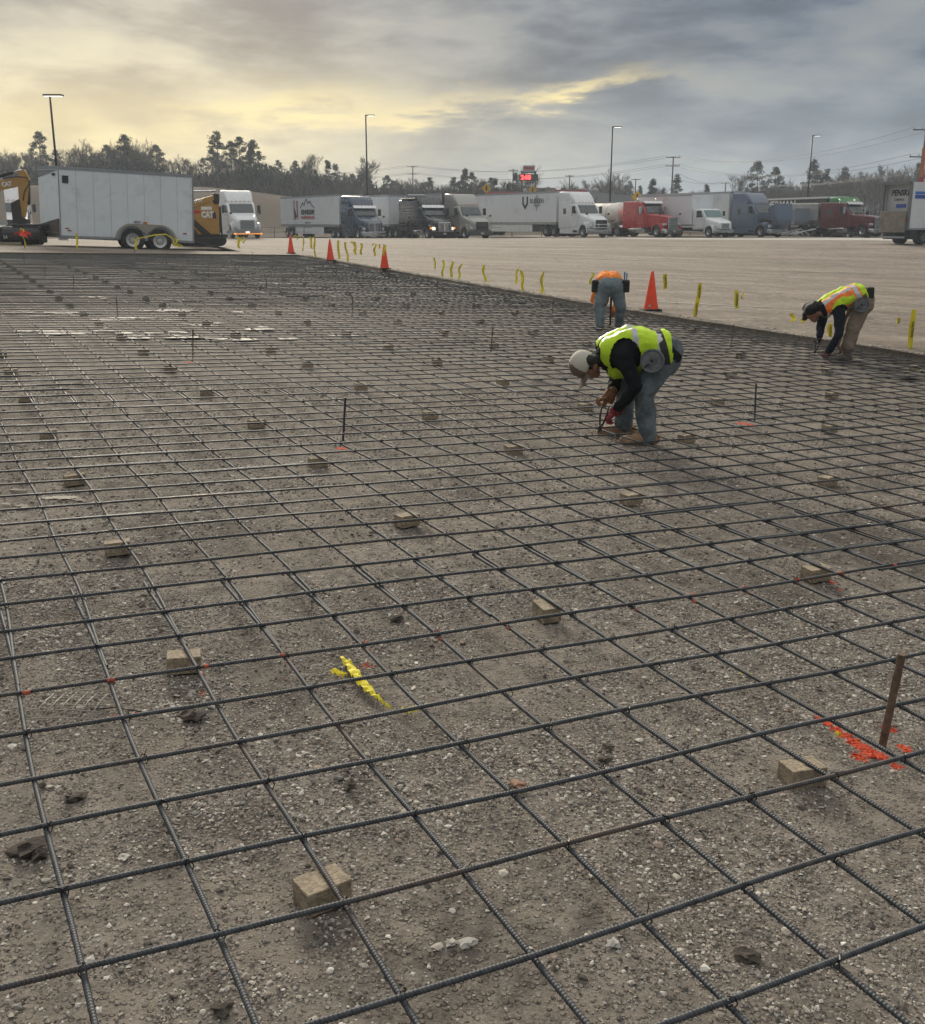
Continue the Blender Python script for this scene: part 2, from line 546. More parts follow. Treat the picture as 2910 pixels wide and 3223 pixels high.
def ground_material():
    m = bpy.data.materials.new('gravel base course')
    m.use_nodes = True
    nt = m.node_tree
    b = nt.nodes['Principled BSDF']
    geo = nd(nt, 'ShaderNodeNewGeometry')
    pos = geo.outputs['Position']
    n1 = noise_tex(nt, pos, 1.3, 6, 0.6, 0.3).outputs[0]
    n2 = noise_tex(nt, pos, 14.0, 6, 0.7, 0.2).outputs[0]
    n3 = noise_tex(nt, pos, 120.0, 5, 0.7).outputs[0]
    c = mixc(nt, mapr(nt, n1, 0.35, 0.65), (0.200, 0.170, 0.140), (0.335, 0.296, 0.252))
    c = mixc(nt, mapr(nt, n2, 0.35, 0.7, 0, 0.85), c, (0.085, 0.072, 0.060))
    c = mixc(nt, mapr(nt, n3, 0.35, 0.75, 0, 0.8), c, (0.40, 0.362, 0.31))
    # small stones set in the dirt
    vor = nd(nt, 'ShaderNodeTexVoronoi', {'Vector': pos, 'Scale': 62.0, 'Randomness': 1.0})
    vor.feature = 'F1'
    st = mapr(nt, vor.outputs['Distance'], 0.52, 0.30)
    cell = nd(nt, 'ShaderNodeSeparateColor', {0: vor.outputs['Color']})
    keep = mapr(nt, mth(nt, 'ADD', cell.outputs[0], mth(nt, 'MULTIPLY', n2, 0.9)), 0.75, 0.95)
    st = mth(nt, 'MULTIPLY', st, keep)
    sc = mixc(nt, cell.outputs[1], (0.15, 0.128, 0.105), (0.48, 0.435, 0.375))
    c = mixc(nt, mth(nt, 'MULTIPLY', st, 0.85), c, sc)
    # damp dark patches
    n4 = noise_tex(nt, pos, 0.55, 5, 0.65, 0.8).outputs[0]
    damp_shade = mapr(nt, mth(nt, 'ADD', n4, mth(nt, 'MULTIPLY', mth(nt, 'SUBTRACT', n2, 0.5), 0.25)), 0.50, 0.64)
    # far floor darkened with distance as painted shading, besides its real damp
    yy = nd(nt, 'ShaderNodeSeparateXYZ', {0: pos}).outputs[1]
    far_shade = mapr(nt, mth(nt, 'ADD', yy, mth(nt, 'MULTIPLY', n1, 9.0)), 13.0, 30.0)
    damp_shade = mth(nt, 'MAXIMUM', damp_shade, far_shade)
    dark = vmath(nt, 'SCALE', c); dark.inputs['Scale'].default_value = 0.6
    c = mixc(nt, damp_shade, c, dark.outputs[0])
    # trodden, compacted bands with fewer stones and a smoother, paler skin
    n8 = noise_tex(nt, nd(nt, 'ShaderNodeMapping', {'Vector': pos, 'Rotation': (0, 0, R(35)), 'Scale': (1.0, 0.45, 1.0)}).outputs[0], 2.1, 5, 0.6, 0.6).outputs[0]
    c = mixc(nt, mapr(nt, n8, 0.54, 0.66, 0, 0.55), c, (0.285, 0.250, 0.212))
    c = mixc(nt, mapr(nt, n8, 0.44, 0.33, 0, 0.6), c, (0.088, 0.077, 0.066))
    c = mixc(nt, paint_mask(nt, pos), c, ORANGE)
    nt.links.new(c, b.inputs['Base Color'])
    nt.links.new(mapr(nt, damp_shade, 0, 1, 0.95, 0.8, False), b.inputs['Roughness'])
    b.inputs['Specular IOR Level'].default_value = 0.12
    hgt = mth(nt, 'ADD', mth(nt, 'MULTIPLY', st, 0.9), mth(nt, 'ADD', mth(nt, 'MULTIPLY', n3, 0.7), mth(nt, 'MULTIPLY', n2, 0.8)))
    bp = nd(nt, 'ShaderNodeBump', {'Strength': 1.0, 'Distance': 0.014, 'Height': hgt})
    nt.links.new(bp.outputs[0], b.inputs['Normal'])
    return m

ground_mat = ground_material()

# floor of the excavation: finer rows nearer to the camera
ys = [-4.0, -2.0, -0.5, 0.4]
while ys[-1] < 47.0:
    ys.append(ys[-1] + max(0.018, 0.011 * ys[-1]))
xs = np.arange(-24.0, 9.001, 0.06)
ys = np.array(ys)
X, Y = np.meshgrid(xs, ys)
Z = ground_h(X, Y)
nx, ny = len(xs), len(ys)
idx = np.arange(nx * ny).reshape(ny, nx)
F = np.stack([idx[:-1, :-1], idx[:-1, 1:], idx[1:, 1:], idx[1:, :-1]], -1).reshape(-1, 4)
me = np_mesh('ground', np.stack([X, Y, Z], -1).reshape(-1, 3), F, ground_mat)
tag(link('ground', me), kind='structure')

# ------------------------------------------------------------------ loose stones (stuff)
def stone_material():
    m = bpy.data.materials.new('loose gravel stone')
    m.use_nodes = True
    nt = m.node_tree
    b = nt.nodes['Principled BSDF']
    at_ = nd(nt, 'ShaderNodeAttribute', attribute_name='tint')
    geo = nd(nt, 'ShaderNodeNewGeometry')
    n = noise_tex(nt, geo.outputs['Position'], 220.0, 3, 0.6).outputs[0]
    k = vmath(nt, 'SCALE', at_.outputs['Color'])
    nt.links.new(mapr(nt, n, 0.3, 0.7, 0.78, 1.18, False), k.inputs['Scale'])
    nt.links.new(k.outputs[0], b.inputs['Base Color'])
    b.inputs['Roughness'].default_value = 0.85
    b.inputs['Specular IOR Level'].default_value = 0.3
    return m

bmi = bmesh.new()
bmesh.ops.create_icosphere(bmi, subdivisions=1, radius=1.0)
ICO_V = np.array([v.co[:] for v in bmi.verts]); ICO_F = np.array([[v.index for v in f.verts] for f in bmi.faces])
bmi.free()
stone_mat = stone_material()

OCT_V = np.array([[1, 0, 0], [-1, 0, 0], [0, 1, 0], [0, -1, 0], [0, 0, 1], [0, 0, -1]], float)
OCT_F = np.array([[0, 2, 4], [2, 1, 4], [1, 3, 4], [3, 0, 4], [2, 0, 5], [1, 2, 5], [3, 1, 5], [0, 3, 5]])
def scatter(name, n, y0, y1, smin, smax, power, mask_lo, SV=ICO_V, SF=ICO_F):
    # uniform over the part of the floor between y0 and y1 that a person standing here looks over
    t = rng.random(n * 3)
    y = np.sqrt(y0 ** 2 + t * (y1 ** 2 - y0 ** 2))
    x = (rng.random(n * 3) * 2 - 1) * (0.55 * y + 0.5)
    dens = fbm(x, y, 1.7, 4) + 0.6 * fbm(x + 9, y + 3, 7.0, 2)
    keep = dens + rng.normal(0, 0.28, n * 3) > mask_lo
    x, y = x[keep][:n], y[keep][:n]
    n = len(x)
    s = smin * (1 - rng.random(n) * (1 - (smin / smax) ** power)) ** (-1.0 / power)
    z = ground_h(x, y) + s * (rng.random(n) * 0.45 - 0.1)
    nv = len(SV)
    pert = 1 + rng.normal(0, 0.22, (n, nv, 1))
    V = SV[None] * pert * (s[:, None, None] * np.stack([np.ones(n), 0.62 + 0.5 * rng.random(n), 0.34 + 0.30 * rng.random(n)], -1)[:, None, :])
    # random rotation about z plus a small tilt
    a = rng.random(n) * 2 * np.pi
    tl = rng.normal(0, 0.35, n)
    ca, sa = np.cos(a)[:, None], np.sin(a)[:, None]
    ct, st = np.cos(tl)[:, None], np.sin(tl)[:, None]
    vx, vy, vz = V[..., 0], V[..., 1], V[..., 2]
    vx, vz = vx * ct - vz * st, vx * st + vz * ct
    vx, vy = vx * ca - vy * sa, vx * sa + vy * ca
    V = np.stack([vx + x[:, None], vy + y[:, None], vz + z[:, None]], -1).reshape(-1, 3)
    F = (SF[None] + (np.arange(n) * nv)[:, None, None]).reshape(-1, 3)
    me = np_mesh(name, V, F, stone_mat, smooth=False)
    base = np.array([[0.27, 0.237, 0.20], [0.42, 0.382, 0.332], [0.125, 0.109, 0.094], [0.62, 0.585, 0.525], [0.31, 0.25, 0.2], [0.24, 0.228, 0.21]])
    pick = rng.choice(6, n, p=[0.27, 0.28, 0.16, 0.13, 0.06, 0.10])
    tint = base[pick] * (0.8 + 0.4 * rng.random((n, 1)))
    pm = paint_np(x, y) > 0.25 + 0.55 * rng.random(n)
    tint[pm] = np.array(ORANGE) * (0.75 + 0.3 * rng.random((pm.sum(), 1)))
    col = np.concatenate([np.repeat(tint, nv, 0), np.ones((n * nv, 1))], 1).astype(np.float32)
    at_ = me.attributes.new('tint', 'FLOAT_COLOR', 'POINT')
    at_.data.foreach_set('color', col.ravel())
    o = link(name, me)
    return o

tag(scatter('gravel', 125000, 1.55, 4.8, 0.0030, 0.0090, 2.3, -0.10, OCT_V, OCT_F), 'fine angular gravel strewn over the floor nearest the viewer', 'gravel', kind='stuff')
tag(scatter('pebbles', 9000, 1.55, 4.8, 0.0055, 0.017, 3.4, 0.1), 'larger loose pebbles among the fine gravel in front', 'pebbles', kind='stuff')
tag(scatter('gravel', 70000, 4.8, 11.0, 0.0052, 0.017, 2.6, -0.15, OCT_V, OCT_F), 'loose gravel further back between the rebar rows', 'gravel', kind='stuff')

# ------------------------------------------------------------------ parking lot
def lot_material():
    m = bpy.data.materials.new('worn asphalt')
    m.use_nodes = True
    nt = m.node_tree
    b = nt.nodes['Principled BSDF']
    pos = nd(nt, 'ShaderNodeNewGeometry').outputs['Position']
    rot = nd(nt, 'ShaderNodeMapping', {'Vector': pos, 'Rotation': (0, 0, R(-4)), 'Scale': (0.22, 1.0, 1.0)})
    n1 = noise_tex(nt, rot.outputs[0], 0.42, 6, 0.62, 0.4).outputs[0]
    n2 = noise_tex(nt, pos, 9.0, 6, 0.75).outputs[0]
    n3 = noise_tex(nt, pos, 70.0, 4, 0.8).outputs[0]
    c = mixc(nt, mapr(nt, n1, 0.34, 0.66), (0.158, 0.130, 0.103), (0.272, 0.232, 0.186))
    c = mixc(nt, mapr(nt, n2, 0.42, 0.66, 0, 0.8), c, (0.37, 0.325, 0.27))
    c = mixc(nt, mapr(nt, n3, 0.38, 0.7, 0, 0.65), c, (0.13, 0.108, 0.088))
    # pale dried streaks and worn lines
    st = nd(nt, 'ShaderNodeMapping', {'Vector': pos, 'Rotation': (0, 0, R(9)), 'Scale': (0.055, 1.0, 1.0)})
    n4 = noise_tex(nt, st.outputs[0], 0.95, 5, 0.6, 0.7).outputs[0]
    c = mixc(nt, mapr(nt, n4, 0.585, 0.68, 0, 0.55), c, (0.44, 0.41, 0.36))
    n5 = noise_tex(nt, pos, 0.21, 5, 0.6, 0.5).outputs[0]
    c = mixc(nt, mapr(nt, n5, 0.48, 0.66, 0, 0.6), c, (0.16, 0.125, 0.098))
    n6 = noise_tex(nt, pos, 1.1, 8, 0.85, 0.3).outputs[0]
    c = mixc(nt, mapr(nt, n6, 0.40, 0.66, 0, 0.75), c, (0.140, 0.114, 0.090))
    n7 = noise_tex(nt, pos, 30.0, 3, 0.8).outputs[0]
    c = mixc(nt, mapr(nt, n7, 0.55, 0.72, 0, 0.7), c, (0.46, 0.41, 0.34))
    ck = nd(nt, 'ShaderNodeTexVoronoi', {'Vector': vmath(nt, 'ADD', pos, vmath(nt, 'SCALE', noise_tex(nt, pos, 1.2, 4, .6).outputs['Color']).outputs[0]).outputs[0], 'Scale': 0.23})
    ck.feature = 'DISTANCE_TO_EDGE'
    c = mixc(nt, mapr(nt, ck.outputs['Distance'], 0.010, 0.003, 0, 0.55), c, (0.06, 0.05, 0.042))
    n9 = noise_tex(nt, nd(nt, 'ShaderNodeMapping', {'Vector': pos, 'Rotation': (0, 0, R(6)), 'Scale': (0.16, 1.0, 1.0)}).outputs[0], 0.55, 7, 0.7, 0.3).outputs[0]
    n10 = noise_tex(nt, pos, 4.5, 4, 0.85).outputs[0]
    kk = mth(nt, 'MULTIPLY', mapr(nt, n9, 0.34, 0.66, 0.70, 1.22, False), mapr(nt, n10, 0.3, 0.7, 0.66, 1.36, False))
    fin = vmath(nt, 'SCALE', c)
    nt.links.new(kk, fin.inputs['Scale'])
    c = fin.outputs[0]
    nt.links.new(c, b.inputs['Base Color'])
    b.inputs['Roughness'].default_value = 0.9
    b.inputs['Specular IOR Level'].default_value = 0.3
    bp = nd(nt, 'ShaderNodeBump', {'Strength': 0.7, 'Distance': 0.012, 'Height': mth(nt, 'ADD', n3, n2)})
    nt.links.new(bp.outputs[0], b.inputs['Normal'])
    return m
lot_mat = lot_material()
soil = mat('cut soil edge', (0.085, 0.072, 0.058), 0.95, var=0.5, vscale=14, bump=0.9, bscale=45)

def edge_jit(t):
    return 0.18 * float(vn(t * 0.9, 3.3)) + 0.09 * float(vn(t * 3.1, 8.3))

vv = list(np.arange(40.0, -126.7, -1.0)) + list(np.arange(-126.7, -175, -3.0)) + list(np.arange(-175, -345, -10.0))
ss = [0, .25, .6, 1.2, 2, 3.5, 5.5, 8, 11, 15, 20, 26, 34, 44, 60, 80, 110, 150, 200]
V = []; wall_top = []
for v in vv:
    for s_ in ss:
        u = u_edge(v) + s_ + (edge_jit(v) if s_ == 0 and v > -126.7 else 0)
        x, y = grid(u, v)
        V.append((x, y, zl(x, y) + (0.02 * float(vn(v * 1.3, 1.7)) if s_ <= .3 and v > -126 else 0)))
n_s = len(ss)
F = [(r * n_s + k, r * n_s + k + 1, (r + 1) * n_s + k + 1, (r + 1) * n_s + k) for r in range(len(vv) - 1) for k in range(n_s - 1)]
for r, v in enumerate(vv):
    if v >= -126.71: wall_top.append(V[r * n_s])
base = len(V)
uu = list(np.arange(44.0, -30.0, -1.0)) + list(np.arange(-30, -150, -10.0))
tt = [0, .3, .8, 1.6, 3, 5, 8, 12, 17, 24, 34, 48, 70, 100, 140, 190, 215]
for u in uu:
    for t_ in tt:
        v = v_edge(u) - t_ - (edge_jit(u + 90) if t_ == 0 and u < 44 else 0)
        x, y = grid(u, v)
        V.append((x, y, zl(x, y)))
n_t = len(tt)
F += [(base + r * n_t + k, base + (r + 1) * n_t + k, base + (r + 1) * n_t + k + 1, base + r * n_t + k + 1) for r in range(len(uu) - 1) for k in range(n_t - 1)]
for r in range(len(uu)): wall_top.append(V[base + r * n_t])
mb = MB(); mb.add(V, F)
tag(mb.build('parking_lot', lot_mat, smooth=True), kind='structure')
# cut face round the excavation
mb = MB()
pr = [[], [], [], []]
for k, p in enumerate(wall_top):
    j = 0.05 * float(vn(k * 0.7, 21.0))
    cxp, cyp = grid(*[a + b for a, b in zip(grid_inv(p[0], p[1]), (-0.35 if k < 168 else 0.0, 0.0 if k < 168 else 0.35))])
    ex, ey = cxp - p[0], cyp - p[1]
    pr[0].append((p[0], p[1], p[2] - 0.002)); pr[1].append((p[0] + ex * (.12 + j), p[1] + ey * (.12 + j), p[2] - 0.05))
    zb = zp(p[0], p[1])
    pr[2].append((p[0] + ex * (.45 + j), p[1] + ey * (.45 + j), zb + 0.05 + j * .3)); pr[3].append((p[0] + ex * (1.2 + 4 * j), p[1] + ey * (1.2 + 4 * j), zb - 0.03))
nn = len(wall_top)
mb.add([p for r_ in pr for p in r_], [(a * nn + k, a * nn + k + 1, (a + 1) * nn + k + 1, (a + 1) * nn + k) for a in range(3) for k in range(nn - 1)])
tag(mb.build('excavation_edge', soil, smooth=True), kind='structure')

# crumbled asphalt along the cut (stuff)
mb_pts = []
for k in range(2600):
    v = 20 - 146 * random.random() ** 1.0
    u = u_edge(v) + abs(random.gauss(0, 0.35)) + 0.1
    x, y = grid(u, v)
    mb_pts.append((x, y, zl(x, y), 0.012 + 0.022 * random.random()))
P = np.array(mb_pts); n = len(P)
V = ICO_V[None] * (1 + rng.normal(0, 0.15, (n, 12, 1))) * P[:, None, 3:4] * np.array([1, 1, 0.7])
V = (V + P[:, None, :3]).reshape(-1, 3)
F = (ICO_F[None] + (np.arange(n) * 12)[:, None, None]).reshape(-1, 3)
tag(link('asphalt_crumbs', np_mesh('asphalt_crumbs', V, F, mat('asphalt crumbs', (0.33, 0.295, 0.25), 0.9, var=0.5, vscale=25), smooth=False)),
    'pale crumbled asphalt strewn along the cut edge of the lot', 'rubble', kind='stuff')

# pale concrete pad in front of the right hand trucks
mb = MB()
row = []
for (x, y0, y1) in ((9, 93.6, 95.5), (18, 88.5, 95.5), (30, 84, 96), (46, 78, 96), (70, 70, 96)):
    row.append(((x, y0, zl(x, y0) + 0.004), (x, y1, zl(x, y1) + 0.004)))
for a, b in zip(row[:-1], row[1:]):
    mb.quad(a[0], b[0], b[1], a[1])
tag(mb.build('concrete_pavement', mat('pale concrete', (0.40, 0.385, 0.35), 0.8, var=0.25, vscale=0.7)), kind='structure')

# ------------------------------------------------------------------ terrain to the horizon
def hill(x, y):
    """grass bank behind the trucks on the left, low rise on the right"""
    h = 5.2 * sstep((y - 118) / 42.0) * sstep((2.0 - x) / 44.0)
    h += 1.6 * sstep((y - 125) / 50.0)
    return h
def terr_z(x, y):
    base = 0.10 * sstep((y - 100) / 10) - 0.9 * (1 - sstep((y - 108) / 6))
    far = sstep((y - 330) / 300) * -4.0
    return base + hill(x, y) + far + 0.25 * float(fbm(x, y, 0.05, 3)) * sstep((y - 115) / 15)
gxs = np.concatenate([np.arange(-720, -120, 40), np.arange(-120, 140, 3.0), np.arange(140, 721, 40)])
gys = np.concatenate([np.arange(-200, 90, 29), np.arange(90, 260, 2.5), np.arange(260, 400, 20), np.arange(400, 1001, 60)])
V = [(x, y, terr_z(x, y)) for y in gys for x in gxs]
nx = len(gxs)
F = np.array([(r * nx + k, r * nx + k + 1, (r + 1) * nx + k + 1, (r + 1) * nx + k) for r in range(len(gys) - 1) for k in range(nx - 1)])
def grass_mat():
    m = bpy.data.materials.new('dry winter grass')
    m.use_nodes = True
    nt = m.node_tree; b = nt.nodes['Principled BSDF']
    pos = nd(nt, 'ShaderNodeNewGeometry').outputs['Position']
    n1 = noise_tex(nt, pos, 0.12, 6, 0.65, 0.4).outputs[0]
    n2 = noise_tex(nt, pos, 1.8, 6, 0.75).outputs[0]
    c = mixc(nt, mapr(nt, n1, 0.35, 0.65), (0.062, 0.034, 0.013), (0.042, 0.027, 0.012))
    c = mixc(nt, mapr(nt, n2, 0.35, 0.7, 0, 0.7), c, (0.022, 0.019, 0.013))
    nt.links.new(c, b.inputs['Base Color']); b.inputs['Roughness'].default_value = 0.95
    b.inputs['Specular IOR Level'].default_value = 0.1
    bp = nd(nt, 'ShaderNodeBump', {'Strength': 0.6, 'Distance': 0.15, 'Height': n2})
    nt.links.new(bp.outputs[0], b.inputs['Normal'])
    return m
tag(link('terrain', np_mesh('terrain', V, F, grass_mat())), kind='structure')

# ------------------------------------------------------------------ puddles
def water_mat():
    m = bpy.data.materials.new('puddle water')
    m.use_nodes = True
    nt = m.node_tree; b = nt.nodes['Principled BSDF']
    pos = nd(nt, 'ShaderNodeNewGeometry').outputs['Position']
    n = noise_tex(nt, pos, 14.0, 5, 0.65).outputs[0]
    b.inputs['Base Color'].default_value = (0.09, 0.077, 0.06, 1)
    b.inputs['Roughness'].default_value = 0.5
    b.inputs['Specular IOR Level'].default_value = 0.05
    b.inputs['IOR'].default_value = 1.33
    bp = nd(nt, 'ShaderNodeBump', {'Strength': 0.5, 'Distance': 0.006, 'Height': n})
    nt.links.new(bp.outputs[0], b.inputs['Normal'])
    return m
wmat = water_mat()
# (x, y in the photo, half width, half depth in metres, share of the area under water)
PUD = [(118, 985, .24, .09, .5), (25, 997, .15, .07, .42), (45, 965, .12, .05, .3), (150, 655, 2.0, .6, .30), (340, 662, 1.8, .7, .34), (520, 648, 1.4, .5, .26), (240, 628, 2.4, .6, .22), (60, 612, 1.6, .8, .22),
       (690, 662, .8, .22, .45), (430, 615, 2.0, .6, .2), (880, 566, 1.3, .5, .4), (960, 580, 1.2, .5, .5), (1040, 597, 1.1, .45, .5), (1110, 610, .7, .3, .42), (820, 553, 1.2, .5, .3),
       (1735, 726, .5, .22, .55), (1785, 745, .4, .2, .5), (1690, 710, .4, .15, .45), (1420, 662, .5, .2, .35), (200, 585, 2.4, .7, .16)]
for k, (xd, yd, hw, hd, share) in enumerate(PUD):
    c = gp(xd, yd)
    cell = 0.012 if c.y < 9 else 0.04
    gx_ = np.arange(-hw, hw, cell * 1.4); gy_ = np.arange(-hd, hd, cell)
    X_, Y_ = np.meshgrid(gx_, gy_)
    f = fbm(X_ * .6 + c.x + 31 * k, Y_ + c.y, 9.0 if c.y < 9 else 3.0, 6) - 0.9 * ((X_ / hw) ** 2 + (Y_ / hd) ** 2) * .55
    thr = np.quantile(f, 1 - share * .36)
    sel = f > thr
    px, py = X_[sel] + c.x, Y_[sel] + c.y
    hx, hy = cell * .7, cell * .5
    zz = SLOPE * px + 0.007
    V_ = np.stack([np.stack([px + a * hx, py + b * hy, SLOPE * (px + a * hx) + .007], -1) for a, b in ((-1, -1), (1, -1), (1, 1), (-1, 1))], 1).reshape(-1, 3)
    # weld the cells of one sheet together
    key = np.round(V_[:, :2] / .006).astype(np.int64)
    me = np_mesh('puddle', V_, np.arange(len(V_)).reshape(-1, 4), wmat, smooth=False)
    tag(link('puddle', me), kind='structure')

# ------------------------------------------------------------------ dried pale residue and worn paint lines on the lot
stain = mat('dried pale residue', (0.40, 0.37, 0.32), .9, var=.3, vscale=6)
for k, (xd, yd, hw, hd, share, rot_) in enumerate(((1400, 600, 1.7, .10, .5, -.16), (1500, 610, 1.4, .08, .4, -.16), (1330, 596, .9, .07, .35, -.1), (1690, 590, 1.2, .06, .3, -.1), (1620, 515, 5.0, .10, .8, -.12), (1780, 545, 2.0, .10, .4, -.1), (1560, 535, 2.5, .09, .35, -.08), (1520, 492, 6, .16, .5, -.05), (1300, 520, 4, .14, .3, -.05), (1000, 500, 5, .16, .25, 0))):
    c = gp(xd, yd, .15)
    X_, Y_ = np.meshgrid(np.arange(-hw, hw, .05), np.arange(-hd * 3, hd * 3, .03))
    f = fbm(X_ * .35 + 11 * k, Y_ * 1.5 + 3, 2.5, 6) - 1.2 * (X_ / hw) ** 4 - .9 * (Y_ / hd) ** 2
    sel = f > np.quantile(f, 1 - share * .38)
    px, py = X_[sel], Y_[sel]
    V_ = []
    ca_, sa_ = math.cos(rot_), math.sin(rot_)
    for a, b in ((-1, -1), (1, -1), (1, 1), (-1, 1)):
        lx, ly = px + a * .025, py + b * .015
        wx_, wy_ = c.x + lx * ca_ - ly * sa_, c.y + lx * sa_ + ly * ca_
        V_.append(np.stack([wx_, wy_, np.array([zl(p, q) + .006 for p, q in zip(wx_, wy_)])], -1))
    V_ = np.stack(V_, 1).reshape(-1, 3)
    tag(link('residue_streak', np_mesh('residue_streak', V_, np.arange(len(V_)).reshape(-1, 4), stain, smooth=False)), kind='structure')
# ------------------------------------------------------------------ rebar mat
def rebar_mat():
    m = bpy.data.materials.new('mill steel rebar')
    m.use_nodes = True
    nt = m.node_tree; b = nt.nodes['Principled BSDF']
    pos = nd(nt, 'ShaderNodeNewGeometry').outputs['Position']
    oi = nd(nt, 'ShaderNodeObjectInfo')
    n1 = noise_tex(nt, pos, 2.2, 5, 0.65).outputs[0]
    n2 = noise_tex(nt, pos, 45.0, 4, 0.7).outputs[0]
    c = mixc(nt, mapr(nt, n2, 0.3, 0.7), (0.030, 0.035, 0.042), (0.085, 0.092, 0.100))
    rust = mapr(nt, mth(nt, 'ADD', n1, mth(nt, 'MULTIPLY', mth(nt, 'SUBTRACT', oi.outputs['Random'], 0.5), 0.22)), 0.56, 0.76, 0, 0.65)
    c = mixc(nt, rust, c, (0.120, 0.080, 0.056))
    nt.links.new(c, b.inputs['Base Color'])
    b.inputs['Metallic'].default_value = 0.25
    nt.links.new(mapr(nt, n2, 0.3, 0.7, 0.52, 0.74, False), b.inputs['Roughness'])
    return m
steel = rebar_mat()
BAR_L, BAR_R = 6.1, 0.0066
H_LONG, H_TRAN = 0.0715, 0.0850

def bar_mesh(seed, ribbed):
    n = 8 if ribbed else 5
    rs_ = random.Random(seed)
    a1, a2, p1, p2 = rs_.uniform(.005, .014), rs_.uniform(.003, .007), rs_.uniform(0, 6), rs_.uniform(0, 6)
    xs_ = []
    if ribbed:
        k = 0.0
        while k < BAR_L - 0.0099:
            xs_ += [(k, 1.0), (k + .0052, 1.0), (k + .0066, 1.17), (k + .0084, 1.17)]
            k += 0.0098
        xs_.append((BAR_L, 1.0))
    else:
        xs_ = [(BAR_L * k / 14, 1.04) for k in range(15)]
    xs_ = np.array(xs_)
    x = xs_[:, 0]; r = BAR_R * xs_[:, 1]
    oy = a1 * np.sin(x * 1.3 + p1) + a2 * np.sin(x * 3.7 + p2)
    oz = 0.3 * a1 * np.sin(x * 2.1 + p2)
    ang = np.arange(n) * 2 * np.pi / n
    V = np.stack([np.repeat(x[:, None], n, 1) + 0.0016 * np.sin(ang)[None] * (xs_[:, 1] > 1.1)[:, None], oy[:, None] + r[:, None] * np.cos(ang)[None], oz[:, None] + r[:, None] * np.sin(ang)[None]], -1).reshape(-1, 3)
    m_ = len(x)
    i = np.arange(m_ - 1)[:, None] * n; j = np.arange(n)[None]; j2 = (np.arange(n) + 1)[None] % n
    F = np.stack([i + j, i + j2, i + n + j2, i + n + j], -1).reshape(-1, 4)
    V = np.concatenate([V, [[0, oy[0], oz[0]], [BAR_L, oy[-1], oz[-1]]]])
    c0, c1 = len(V) - 2, len(V) - 1
    caps = [(c0, (k + 1) % n, k, k) for k in range(n)]
    me = np_mesh('rebar', V, F, steel, smooth=not ribbed or True)
    return me
RIB = [bar_mesh(k, True) for k in range(4)]
PLAIN = [bar_mesh(10 + k, False) for k in range(5)]

L_OFF = {0: .032, 1: -.012, 2: -.037, 3: .003, 4: 0, 5: .01, 6: .012, 7: .059, 8: .033, 9: .052, 10: .057, 11: .087, 12: .054, 13: .132}
T_OFF = {7: .05, 6: .052, 5: -.078, 4: -.064, 3: -.084, 2: -.013, 1: .032, 0: .039, -1: -.015, -2: .007, -3: .03, -4: -.02, -5: -.06, -6: .01, -7: .016, -8: .09, -9: .15, -10: .13, -11: .08, -12: .16, -13: .22,
         -14: .22, -15: .22, -16: .2, -17: .2, -18: .18, -19: .1, -20: -.2, -21: -.3, -22: -.24, -23: -.2, -24: -.26, -25: -.26, -26: -.24, -27: -.25, -28: -.25, -29: -.26, -30: -.24, -31: -.24}
def u_of(i):
    return i + L_OFF.get(i, 0.10 + 0.008 * i + 0.05 * math.sin(i * 2.3))
def v_of(j):
    return j + T_OFF.get(j, 0.06 * math.sin(j * 1.7) + 0.04 * math.sin(j * 4.1))

segs = []          # (p0, p1, kind)
def in_view(p):
    return p[1] > 0.5 and abs(p[0]) < 0.45 * p[1] + 0.35
def score(p0, p1):
    best = 1e9
    for k in range(25):
        t = k / 24
        p = (p0[0] + (p1[0] - p0[0]) * t, p0[1] + (p1[1] - p0[1]) * t)
        if in_view(p) and p[1] > 1.6:
            best = min(best, math.hypot(p[0], p[1]))
    return best
def pt(u, v, h, side=0.0, axis='u'):
    x, y = grid(u, v)
    if axis == 'u': x, y = x + UJ[0] * side, y + UJ[1] * side
    else: x, y = x + UI[0] * side, y + UI[1] * side
    return Vector((x, y, SLOPE * x + h))
rb = random.Random(5)
LU = BAR_L / GSX; LV = BAR_L / GSY
for j in range(10, -126, -1):
    v = v_of(j)
    u0 = -9.0 + rb.uniform(0, 9) - 12
    if j > -7: u0 = -4.4 - rb.uniform(0, .8) - (0 if j > -3 else 1.5)
    uend = u_edge(v) - 0.5 + rb.uniform(-.25, .15)
    ustart = -30.0
    if v < v_edge(-8): ustart = 44 - (v + 126.7) / 0.347 + 0.8
    side = 0
    u = u0
    while u < uend - 1.0:
        a, b = max(u, ustart), min(u + LU, uend)
        if b - a > 1.0:
            tw = rb.uniform(-.02, .02)
            segs.append((pt(a, v + tw, H_TRAN, side * 0.0145), pt(b, v - tw, H_TRAN, side * 0.0145), 'T'))
        u += LU - 2.4 - rb.uniform(0, .4)
        side = 1 - side
LAPS = []
for i in range(-8, 44):
    u = u_of(i)
    v = 17.0 + rb.uniform(-.3, .2)
    side = 0
    while v > -127:
        b = max(v - LV, -125.8 + rb.uniform(-.2, .2))
        if i > 38:
            # the mat widens with the excavation
            vmax = -45.0 - (i + 0.5 - 39.0) / 5.0 * 82.0
            if v > vmax: v2 = vmax
            else: v2 = v
        else: v2 = v
        vs_ = max(b, v_edge(u) + .6)
        if v2 - vs_ > 1.0:
            d = rb.uniform(-.02, .02)
            segs.append((pt(u + d, v2, H_LONG, side * 0.0145, 'v'), pt(u - d, vs_, H_LONG, side * 0.0145, 'v'), 'L'))
        v = v - LV + 2.75 + rb.uniform(-.25, .35)
        side = 1 - side

